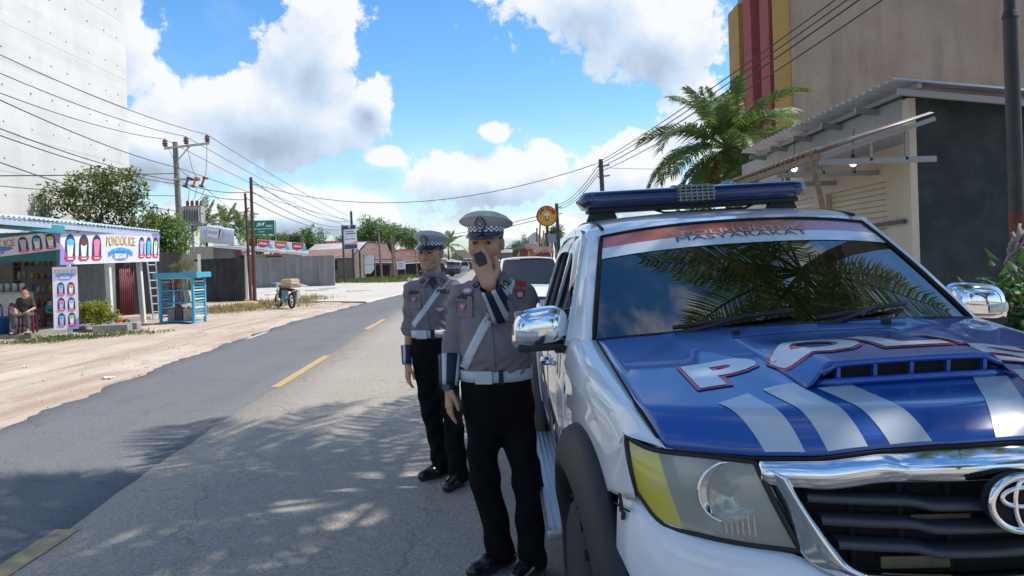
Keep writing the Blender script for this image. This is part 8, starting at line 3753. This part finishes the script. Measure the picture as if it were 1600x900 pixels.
 Tq.loft([(bz - .30, hz_.x, hz_.y, brx * .5, bry * .6), (bz - .20, hz_.x, hz_.y, brx * .96, bry * .95), (bz - .10, (bx_ + hz_.x) / 2, by_, brx * 1.03, bry * 1.06), (bz + .02, bx_, by_, brx * .985, bry * .985)], .02)
 for s in ('a', 'b'):
  hp, kn, an = q['hip' + s], q['kn' + s], q['an' + s]
  Tq.cap(hp + Vector((0, 0, -.03)), kn, .092, .072, .035)
  Tq.cap(kn, an + Vector((0, -.008, -.055)), .072, .068, .03)
 Tq.warp(lambda X, Y, Z: .004 * np.sin(38 * Z + 8 * np.sin(9 * X + ph) + 9 * Y) * (np.clip(1.4 - np.abs(Z - .5) * 5, 0, 1) + np.clip(1.2 - np.abs(Z - .16) * 7, 0, 1) + .25) + .003 * np.sin(24 * X + 17 * Z))
 Tq.loft([(-.3, 0, 0, .6, .6), (.032, 0, 0, .6, .6)], .004, True)
 Tq.mesh('trousers', M_TROU, t)
 for s in ('a', 'b'):
  an, toe = q['an' + s], q['toe' + s]
  Fs = Sdf((min(an.x, toe.x) - .12, min(an.y, toe.y) - .14, -.01), (max(an.x, toe.x) + .12, max(an.y, toe.y) + .16, .2), h)
  fd = (toe - an)
  fd.z = 0
  fd.normalize()
  hl = Vector((an.x, an.y, 0)) - fd * .05
  tp = hl + fd * .275
  Fs.cap(hl + Vector((0, 0, .045)), hl + fd * .15 + Vector((0, 0, .05)), .042, .045, .02)
  Fs.cap(hl + fd * .13 + Vector((0, 0, .046)), tp - fd * .045 + Vector((0, 0, .036)), .047, .037, .02)
  Fs.cap(hl + fd * .04 + Vector((0, 0, .06)), hl + fd * .045 + Vector((0, 0, .13)), .045, .045, .02)
  Fs.loft([(-.2, tp.x, tp.y, .6, .6), (0.004, tp.x, tp.y, .6, .6)], .004, True)
  so2 = Fs.mesh('shoe', M_SHOE, t)
 # ---------------- belt and buckle
 def belt_ring(z0, z1, e, m_, nm, n=48):
  G_ = []
  for z in (z0, (z0 + z1) / 2, z1):
   G_.append([(bx_ + (brx + e) * math.cos(2 * math.pi * j / n), by_ + (bry + e) * math.sin(2 * math.pi * j / n), z) for j in range(n + 1)])
  return gmesh(nm, G_, m_, t, .005)
 bl_ = belt_ring(bz - .027, bz + .027, .008, M_BELT, 'belt')
 for k, (dx, w_, m_, nm) in enumerate(spec['buckle']):
  mb_ = MB()
  x = bx_ + dx
  yy = by_ - (bry + .008) * math.sqrt(max(.05, 1 - (dx / (brx + .008)) ** 2)) - .008
  mb_.box((x, yy, bz), (w_, .014, .062 if nm == 'buckle' else .07), (0, 0, math.asin(max(-1, min(1, dx / brx))) * .7), .004)
  mb_.build(nm, m_, bl_)
 # ---------------- strap, pockets, name tapes, badges
 for (nm, path, w_, m_) in spec['straps']:
  strip_on(Bt, nm, [((p - root).x, (p - root).z) for p in path], w_, m_, t, .006)
 for (nm, p, w_, h_, m_, shp, rot) in spec['patches']:
  p = p - root
  try:
   patch_on(Bt, nm, p.x, p.z, w_, h_, m_, so, .005 if nm == 'pocket' else .016 if nm != 'badge_centre' else .020, shp, rot)
  except Exception:
   pass
 strip_on(Bt, 'placket', [(q['placket'].x + .0, nb.z - .085), (bx_ + (q['placket'].x - bx_) * .5, bz + .16), (bx_ - .01, bz + .03)], .034, M_SHIRT, so, .005, 14, .003)
 for (nm, p, w_, h_, m_, shp, rot) in spec['patches']:
  if nm == 'pocket':
   p = p - root
   for dx, dz, ww, hh in ((0, h_ * .44, w_, .032), (0, -h_ * .5, w_, .003), (-w_ / 2, 0, .003, h_), (w_ / 2, 0, .003, h_), (0, h_ * .29, w_, .003)):
    patch_on(Bt, 'pocket_seam' if min(ww, hh) < .01 else 'pocket_flap', p.x + dx, p.z + dz, ww, hh, M_SHIRTD if min(ww, hh) < .01 else M_SHIRT, so, .008)
 for (body, p, w_, h_, m_) in spec['texts']:
  p = p - root
  text_on(Bt, body, p.x, p.z, w_, h_, m_, so)
 # collar wings and T-shirt
 for s in (-1, 1):
  c = nb
  C_ = [[c + Vector((s * .062, .03, .045)), c + Vector((s * .062, -.03, .030)), c + Vector((s * .020, -.078, -.005))],
   [c + Vector((s * .082, .03, .02)), c + Vector((s * .088, -.045, .0)), c + Vector((s * .040, -.098, -.035))],
   [c + Vector((s * .095, .02, -.01)), c + Vector((s * .098, -.06, -.02)), c + Vector((s * .060, -.112, -.070))]]
  co_ = gmesh('collar', cpatch([[tuple(v) for v in r_] for r_ in C_], 4, 4), M_SHIRT, so, .004)
  mb_ = MB()
  cc = c + Vector((s * .072, -.090, -.020))
  mb_.box(cc, (.034, .006, .026), (R(35), s * R(35), 0), .003)
  mb_.build('collar_badge', M_NAVYC, co_)
  mb_ = MB()
  mb_.box(cc + Vector((0, -.004, .002)), (.020, .006, .012), (R(35), s * R(35), 0), .002)
  mb_.build('collar_pip', M_SILV, co_)
 patch_on(Bt, 'undershirt', nb.x, nb.z - .035, .085, .085, mat('grey_undershirt', (.045, .045, .055), .9), so, .009, 'tri')
 zc = nb.z - .1
 k = 0
 while zc > bz + .05:
  y = Bt.front(q['placket'].x, zc, .004)
  if y is not None:
   mb_ = MB()
   mb_.ball((q['placket'].x + (bx_ - q['placket'].x) * (nb.z - zc) / .5, y, zc), (.006, .003, .006), 8, 6)
   mb_.build('button', M_SHIRTD, so, True)
  zc -= .085
 for (a, b, ra, rb, st) in spec['cuffs']:
  cuff(t, a - root, b - root, ra, rb, st, 1)
 return t, B, q, T, hc, root


# ---------------------------------------------------------------- officer with the handset
Y1 = 3.85
g1 = at(792, 880, Y1)
A1_ = lambda px, py, dy=0.0: at(px, py, Y1 + dy)
J1 = dict(root=Vector((g1.x, Y1, 0)), eye=A1_(753, 379, -.095), neck=A1_(768, 437, .0), pelvis=A1_(777, 610), belt=A1_(775, 582), placket=A1_(762, 500),
  sha=A1_(722, 463, .02), ela=A1_(708, 540, .02), wra=A1_(702, 607, -.06), shb=A1_(819, 463, .02), elb=A1_(816, 533, -.10), wrb=A1_(764, 444, -.27),
  hipa=A1_(752, 622, .01), kna=A1_(757, 745, -.02), ana=A1_(783, 846, .0), toea=A1_(738, 884, -.12), hipb=A1_(803, 622, .01), knb=A1_(824, 750, -.05), anb=A1_(832, 858, -.08), toeb=A1_(800, 897, -.28))
zt = lambda py: at(775, py, Y1).z
xt_ = lambda px, py: at(px, py, Y1).x
torso1 = [(zt(600), xt_(775, 600), .0, .172, .150), (zt(582), xt_(775, 582), -.005, .170, .152), (zt(550), xt_(777, 550), -.022, .180, .168), (zt(515), xt_(778, 515), -.02, .182, .165), (zt(480), xt_(775, 480), -.008, .180, .150), (zt(455), xt_(771, 455), .0, .158, .122), (zt(440), xt_(769, 440), .01, .11, .09)]
P_PINK = mat('patch_pink', (.50, .12, .20), .6)
P_PRED = mat('patch_red', (.50, .03, .02), .6)
P_PBLK = mat('patch_black', (.02, .02, .022), .6)
P_PGOLD = mat('patch_gold', (.62, .36, .05), .5)
P_PGREY = mat('patch_pale', (.55, .55, .6), .6)
spec1 = dict(h=.0045, seed=1.0, head_sc=1.05, head_rot=(R(2), R(1), R(-10)), torso=torso1, belt=(-.005, .172, .153),
   hands=[dict(w=A1_(702, 607, -.06), d=(-.02, -.12, -1), n=(.8, .3, -.1), side=1, curl=[.25, .3, .35, .4], sc=1.0),
     dict(w=A1_(764, 444, -.27), d=(-.32, .10, 1), n=(-.25, 1, 0), side=-1, curl=[.30, .62, .70, .75], sc=1.08, thumb=.1, spread=.12)],
   buckle=[(-.055, .085, M_BELT, 'buckle'), (.028, .022, M_NAVYC, 'belt_keeper')],
   straps=[('shoulder_strap', [A1_(808, 428), A1_(785, 462), A1_(757, 508), A1_(737, 548), A1_(726, 572)], .043, M_BELT),
     ('lanyard', [A1_(806, 432), A1_(800, 446), A1_(798, 458)], .010, M_PW)],
   patches=[('chest_badge', A1_(731, 453), .062, .034, P_PINK, 'oval', .05), ('badge_centre', A1_(731, 453), .046, .020, P_PGREY, 'oval', .05),
     ('pocket', A1_(727, 478), .085, .10, M_SHIRT, 'rect', 0.05), ('pocket_badge', A1_(723.5, 478), .038, .034, P_PINK, 'shield', 0), ('badge_centre', A1_(723.5, 478), .02, .014, P_PGREY, 'tri', 0),
     ('chest_badge', A1_(766, 489), .06, .03, P_PINK, 'tri', -.2), ('badge_centre', A1_(766, 489), .04, .018, P_PGREY, 'tri', -.2),
     ('gold_brooch', A1_(783, 443), .03, .018, P_PGOLD, 'oval', .5)],
   texts=[('SEPRI JAN', A1_(726, 463), .085, .024, P_PBLK)],
   cuffs=[(A1_(692 + 12, 556, .0), A1_(702, 604, -.055), .060, .046, [(16, 18), (22, 24)]), (A1_(786, 492, -.17), A1_(764, 447, -.265), .062, .045, [(16, 18), (21, 23)])])
off1, B1, q1, T1, hc1, root1 = officer('officer in a white peaked cap holding a black handset to his mouth beside the pickup', Y1, J1, spec1)
# sleeve insignia on the arm next to the pickup
for (px, py, w_, h_, m_, shp) in [(813, 443, .056, .028, P_PRED, 'rect'), (812, 458, .058, .044, P_PRED, 'shield')]:
 p = A1_(px, py) - root1
 patch_on(B1, 'sleeve_patch', p.x, p.z, w_, h_, m_, off1, .005, shp, -.15)
p = A1_(813, 443) - root1
text_on(B1, 'POLDA', p.x, p.z + .004, .036, .010, P_PGOLD, off1, .012)
p = A1_(812, 459) - root1
patch_on(B1, 'sleeve_emblem', p.x, p.z, .028, .026, P_PGREY, off1, .012, 'oval', 0)
# wrist watch
G_ = tube_between(A1_(701.5, 601, -.06) - root1, A1_(702, 609, -.062) - root1, .036, .034, 20, 2)
wt = gmesh('watch_strap', G_, M_BLACK, off1, .003)
mb = MB()
mb.cyl(A1_(697.5, 605, -.09) - root1, A1_(697, 605, -.10) - root1, .019, None, 16)
mb.build('watch_face', mat('watch_dark', (.02, .04, .05), .15), wt, True, 40)
# handset
hs_ = thing('radio_handset', 'small black radio handset held to the mouth of the officer', 'radio', A1_(750.5, 405, -.265))
hs_.rotation_euler = (R(-8), R(-24), R(0))
hs_.scale = (.86, .86, .86)
mb = MB()
mb.box((0, 0, 0), (.052, .030, .078), None, .010)
mb.build('casing', mat('handset_black', (.012, .012, .013), .35), hs_)
for k in range(4):
 mb = MB()
 mb.box((0, -.0155, .022 - k * .008), (.03, .003, .003))
 mb.build('speaker_slot', M_DARKSTEEL, hs_)
mb = MB()
mb.box((.027, 0, .008), (.006, .014, .03), None, .002)
mb.build('talk_button', M_DARKSTEEL, hs_)
mb = MB()
mb.tube([(0, 0, -.038), (.004, .002, -.07), (.02, .03, -.12), (.05, .07, -.2)], .004, 6)
mb.build('cord', M_BLACK, hs_, True)

# ---------------------------------------------------------------- second officer
Y2 = 5.55
g2 = at(698, 745, Y2)
A2_ = lambda px, py, dy=0.0: at(px, py, Y2 + dy)
J2 = dict(root=Vector((g2.x, Y2, 0)), eye=A2_(665, 395, -.095), neck=A2_(678, 434, .0), pelvis=A2_(676, 540), belt=A2_(674, 520), placket=A2_(664, 480),
  sha=A2_(644, 452, .02), ela=A2_(640, 512, .04), wra=A2_(637.5, 570, -.02), shb=A2_(710, 452, .02), elb=A2_(716, 512, .04), wrb=A2_(714, 568, -.02),
  hipa=A2_(661, 548, .01), kna=A2_(674, 638, -.02), ana=A2_(691, 716, .02), toea=A2_(656, 741, -.12), hipb=A2_(692, 548, .01), knb=A2_(706, 640, -.08), anb=A2_(717, 733, -.22), toeb=A2_(697, 758, -.40))
zt2 = lambda py: at(675, py, Y2).z
xt2 = lambda px, py: at(px, py, Y2).x
torso2 = [(zt2(534), xt2(674, 534), .0, .138, .112), (zt2(520), xt2(674, 520), 0, .134, .110), (zt2(498), xt2(675, 498), -.005, .142, .116), (zt2(474), xt2(677, 474), -.008, .156, .122), (zt2(455), xt2(678, 455), 0, .155, .115), (zt2(444), xt2(678, 444), .01, .12, .09), (zt2(437), xt2(678, 437), .012, .09, .075)]
spec2 = dict(h=.0055, seed=3.3, head_sc=1.06, head_rot=(R(3), R(3), R(-17)), torso=torso2, belt=(0, .137, .113),
   hands=[dict(w=A2_(637.5, 570, -.02), d=(-.02, -.1, -1), n=(.75, .35, 0), side=1, curl=[.3, .35, .4, .45], sc=1.0),
     dict(w=A2_(714, 568, -.02), d=(0, -.1, -1), n=(-.75, .35, 0), side=-1, curl=.35)],
   buckle=[(-.055, .075, M_BELT, 'buckle'), (.022, .03, M_NAVYC, 'belt_keeper')],
   straps=[('shoulder_strap', [A2_(706, 429), A2_(690, 450), A2_(666, 484), A2_(647, 508)], .040, M_BELT)],
   patches=[('pocket', A2_(651, 470), .09, .10, M_SHIRT, 'rect', 0), ('pocket_badge', A2_(649, 467.5), .04, .034, P_PINK, 'shield', 0), ('badge_centre', A2_(649, 467.5), .022, .014, P_PGREY, 'tri', 0),
     ('wing_badge', A2_(690, 482), .085, .035, P_PINK, 'tri', 0), ('badge_centre', A2_(690, 482), .066, .024, P_PGREY, 'tri', 0)],
   texts=[('AL FARIZI', A2_(649, 456.5), .085, .022, P_PBLK), ('POLRI', A2_(697, 454), .105, .030, P_PBLK)],
   cuffs=[(A2_(638, 540, .01), A2_(637.5, 569, -.02), .052, .041, [(16, 18), (22, 24)]), (A2_(715.5, 540, .01), A2_(714, 567, -.02), .052, .041, [(17, 20)])])
officer('officer in a white peaked cap standing empty-handed behind the other policeman', Y2, J2, spec2)


# ---------------------------------------------------------------- seated bystanders at the stall
def seated(label, loc, rot, sc, shirt, trousers, hair_long=False, lean=0.0):
 t_ = thing('person', label, 'person', loc, rot)
 V = lambda x, y, z: Vector((x, y, z)) * sc
 h_ = .011 * sc
 S = Sdf(V(-.4, -.75, -.02), V(.4, .35, 1.35), h_)
 T_ = Matrix.Translation(V(0, -.10, 1.14)) @ Matrix.Translation((0, .085 * sc, 0))
 head_field(S, T_, sc)
 S.cap(V(0, .0, 1.0), V(0, .02, .55), .09 * sc, .1 * sc, .04)
 for s in (-1, 1):
  S.cap(V(s * .16, 0, .93), V(s * .24, -.08, .68), .042 * sc, .036 * sc, .03)
  S.cap(V(s * .24, -.08, .68), V(s * .14, -.28, .60), .034 * sc, .026 * sc, .02)
  hand_caps(S, V(s * .14, -.28, .60), (-s * .3, -1, -.2), (0, 0, -1), s, .4, .1, sc)
  S.cap(V(s * .10, .02, .5), V(s * .16, -.40, .52), .07 * sc, .055 * sc, .03)
  S.cap(V(s * .16, -.40, .52), V(s * .17, -.36, .08), .05 * sc, .035 * sc, .03)
  S.cap(V(s * .17, -.34, .05), V(s * .19, -.52, .035), .036 * sc, .03 * sc, .02)
 S.mesh('body', M_SKIN, t_)
 B_ = Sdf(V(-.4, -.4, .4), V(.4, .35, 1.12), h_)
 B_.loft([(.46 * sc, 0, .01 * sc, .17 * sc, .14 * sc), (.6 * sc, 0, .0, .165 * sc, .135 * sc), (.8 * sc, 0, 0, .18 * sc, .12 * sc), (.93 * sc, 0, 0, .17 * sc, .10 * sc), (1.0 * sc, 0, .01, .09 * sc, .07 * sc)], .02)
 for s in (-1, 1):
  B_.cap(V(s * .15, 0, .92), V(s * .215, -.055, .74), .062 * sc, .06 * sc, .03)
 B_.warp(lambda X, Y, Z: .005 * np.sin(30 * Z + 14 * X))
 B_.mesh('shirt', shirt, t_)
 L_ = Sdf(V(-.4, -.6, .05), V(.4, .3, .66), h_)
 L_.ell(V(0, .03, .52), np.array((.18, .15, .11)) * sc, None, .02)
 for s in (-1, 1):
  L_.cap(V(s * .10, .02, .51), V(s * .16, -.40, .53), .092 * sc, .074 * sc, .03)
  L_.cap(V(s * .16, -.40, .53), V(s * .17, -.36, .20), .072 * sc, .062 * sc, .02)
 L_.mesh('trousers', trousers, t_)
 Hs = Sdf(V(-.16, -.2, .9), V(.16, .22, 1.32), h_ * .8)
 Q = lambda x, y, z: T_ @ (Vector((x, y, z)) * sc)
 Hs.ell(Q(0, .018, .04), np.array((.085, .10, .092)) * sc, None, .01)
 if hair_long:
  Hs.cap(Q(0, .06, .02), Q(0, .07, -.12), .07 * sc, .05 * sc, .02)
 Hs.ell(Q(0, -.09, -.03), np.array((.085, .085, .085)) * sc, None, .006, True)
 Hs.mesh('hair', M_HAIR, t_)
 for s in (-1, 1):
  mb_ = MB()
  mb_.box(V(s * .185, -.45, .02), (.1 * sc, .26 * sc, .03 * sc), (0, 0, s * .1), .012)
  mb_.build('sandal', M_BLACK, t_)
 return t_


seated('seated person in a dark green shirt and grey trousers at the stall doorway', (pst2.x, pst2.y + .2, .1), R(12), .94, mat('dark_olive_shirt', (.035, .04, .03), .9), mat('grey_slacks', (.10, .09, .09), .9), True)
seated('small seated person in a turquoise shirt on the farther maroon stool', (pst.x, pst.y + .2, .12), R(75), .62, mat('turquoise_shirt', (.03, .30, .36), .9), mat('brown_shorts', (.12, .05, .04), .9))

# ================================================================== shade palms beside the pickup, overhead wires
palm('shade_palm', 'tall coconut palm shading the pickup from beside the green wall', (4.7, 6.2, 0), 7.2, 3.9, 24, 201, lean=(-.9, -.2), nl=52, lw=.06, ll=.95, el_range=(-.12, 1.2))
palm('shade_palm', 'tall coconut palm leaning over the road behind the camera', (4.6, 2.2, 0), 7.6, 3.9, 26, 202, lean=(-1.0, .4), nl=52, lw=.06, ll=.95, el_range=(-.5, 1.2))
rs = np.random.default_rng(300)
for k, (x, y, h, w, lab) in enumerate([(9, -7, 8, 3.2, 'broad shade tree behind the camera on the right verge'), (-14, -12, 8, 3.4, 'broad tree behind the camera across the road'), (6, -16, 9, 3.6, 'farther shade tree behind the camera'), (-17, 0, 7, 2.6, 'round tree across the road beside the camera')]):
 cl = blob_clumps(rs, 18, (0, 0, h - w * .6), (w, w, w * .7), w * .38)
 tree('shade_tree', lab, (x, y, 0), h * .8, cl, 5000, .3, M_LEAF_A, 300 + k, .2)
tin_house('tin_roof_house', 'low tin roofed house across the road behind the camera', Vector((-20, -9, 2.8)), Vector((-12.5, -4, 2.8)), 1.2, 4, 2.5, M_BEIGE, M_RROOF, 31)


def wire(pts, r, s, label, group=None):
 mb_ = MB()
 P_ = []
 for a, b in zip(pts[:-1], pts[1:]):
  seg = sag(a, b, s, 16)
  P_ += seg if not P_ else seg[1:]
 mb_.tube(P_, r, 5)
 o_ = mb_.build('overhead_wire', M_WIRE, None, True)
 tag(o_, label, 'wire', group)


YI = YP - .1
# three high-voltage lines over the insulators
for k, (pl, pr, lab) in enumerate([((-60, 122, 20), (549, 356, 78), 'overhead line fixed to the inner insulator of the transformer pole'), ((-60, 88, 20), (548, 348, 78), 'overhead line fixed to the middle insulator of the transformer pole'), ((-60, 57, 20), (547, 338, 78), 'overhead line fixed to the outer insulator of the transformer pole')]):
 wire([at(*pl), INS[k], at(*pr)], .014, .25, lab)
for k, (pl, mid, pr, lab) in enumerate([((-60, 128, 18), (278, 262, YP - .1), (546, 344, 78), 'upper low-voltage cable below the crossarm'), ((-60, 178, 18), (279, 283, YP - .1), (395, 300, 34.6), 'cable from the transformer pole to the taller red pole'), ((-60, 190, 18), (280, 288, YP - .1), (384, 312, 35.4), 'cable from the transformer pole to the shorter red pole'), ((-60, 232, 18), (279, 330, YP - .1), (300, 345, YP - .6), 'slack cable looping to the transformer tank')]):
 wire([at(*pl), at(*mid), at(*pr)], .016, .22, lab)
for k, (a, b, lab) in enumerate([((395, 283, 34.6), (546, 345, 78), 'thin cable running on from the taller red pole to the signboard pole'), ((395, 300, 34.6), (547, 352, 78), 'second cable from the taller red pole to the signboard pole'), ((385, 310, 35.4), (548, 356, 78), 'sagging cable from the shorter red pole to the signboard pole')]):
 wire([at(*a), at(*b)], .018, .7, lab)
wire([at(-60, 275, 24), at(277, 271, YP - .1)], .02, .02, 'straight cable from beyond the stall to the transformer pole')
wire([at(-60, 285, 24), at(277, 306, YP - .1)], .014, .1, 'thin drooping cable over the mango tree')
wire([at(395, 287, 34.6), at(938, 254, 26)], .012, 1.1, 'long cable crossing the road from the taller red pole to the far dark pole')
wire([at(322, 295, YP - .5), at(395, 352, 82)], .012, .1, 'service drop from the transformer pole to the green sign')
wire([at(938, 252, 26), at(1400, -70, 9.5)], .011, .10, 'upper cable rising from the dark pole past the tan block')
wire([at(938, 256, 26), at(1420, -70, 9.3)], .011, .13, 'second cable rising from the dark pole past the tan block')
wire([at(939, 262, 26), at(1440, -70, 9.1)], .013, .15, 'third cable rising from the dark pole past the tan block')
wire([at(939, 268, 26), at(1480, -70, 9.0)], .011, .2, 'lowest cable rising from the dark pole past the tan block')
for k, (a, b, lab) in enumerate([((870, 320, 42), (938, 254, 26), 'upper short cable between the slim pole and the dark pole'), ((870, 323, 42), (938, 262, 26), 'middle short cable between the slim pole and the dark pole'), ((870, 327, 42), (938, 268, 26), 'lower short cable between the slim pole and the dark pole')]):
 wire([at(*a), at(*b)], .013, .3, lab)
wire([at(870, 330, 42), at(612, 372, 88)], .02, .5, 'cable crossing the road behind the officers')
wire([at(870, 336, 42), at(612, 380, 88)], .02, .4, 'lower cable crossing the road behind the officers')
wire([at(939, 262, 26), at(1060, 264, 31)], .008, .02, 'short level service wire beside the coconut palm')

# loose stones, grit and litter on the shoulder
rs = np.random.default_rng(77)
V, F = [], []
for k in range(1500):
 y = 3 + 30 * rs.uniform() ** 1.3
 e = float(le(y))
 x = e - abs(rs.normal()) * 1.1 + .12 if k % 4 else e - rs.uniform(0, 6)
 r = .008 + .022 * rs.uniform() ** 3
 z = float(ground_z(x, y))
 if x > e:
  z = max(z, .0)
 b = len(V)
 a = rs.uniform(0, 6)
 for j in range(4):
  V.append((x + r * math.cos(a + j * 1.57) * rs.uniform(.7, 1.2), y + r * math.sin(a + j * 1.57) * rs.uniform(.7, 1.2), z - .003))
 V.append((x, y, z + r * .8))
 F += [(b, b + 1, b + 4), (b + 1, b + 2, b + 4), (b + 2, b + 3, b + 4), (b + 3, b, b + 4)]
o = link('loose_stones', mesh_np('loose_stones', np.array(V), F), mat('pale_stone', (.40, .34, .28), .95, 0, (.28, .23, .19), 3))
tag(o, 'loose stones and grit along the sandy road edge', 'stones', kind='stuff')
for k, (px, py, w, lab) in enumerate([(168, 590, .16, 'crumpled white paper scrap on the sand by the road edge'), (40, 575, .1, 'small pale scrap of litter on the sand'), (322, 520, .12, 'flattened pale bag on the sand before the fuel rack')]):
 p = gnd(px, py)
 mb = MB()
 z0 = float(ground_z(p.x, p.y))
 pts = [[(w * (i - 2) / 4 + .01 * math.sin(i * 7 + j), w * .7 * (j - 2) / 4 + .01 * math.cos(j * 5 + i), .012 + .014 * math.sin(i * 2.3 + j * 3.1 + k)) for i in range(5)] for j in range(5)]
 mb.grid(pts)
 o = mb.build('litter', M_PW)
 o.location = (p.x, p.y, z0 + .014)
 tag(o, lab, 'litter')
bpy.context.view_layer.update()
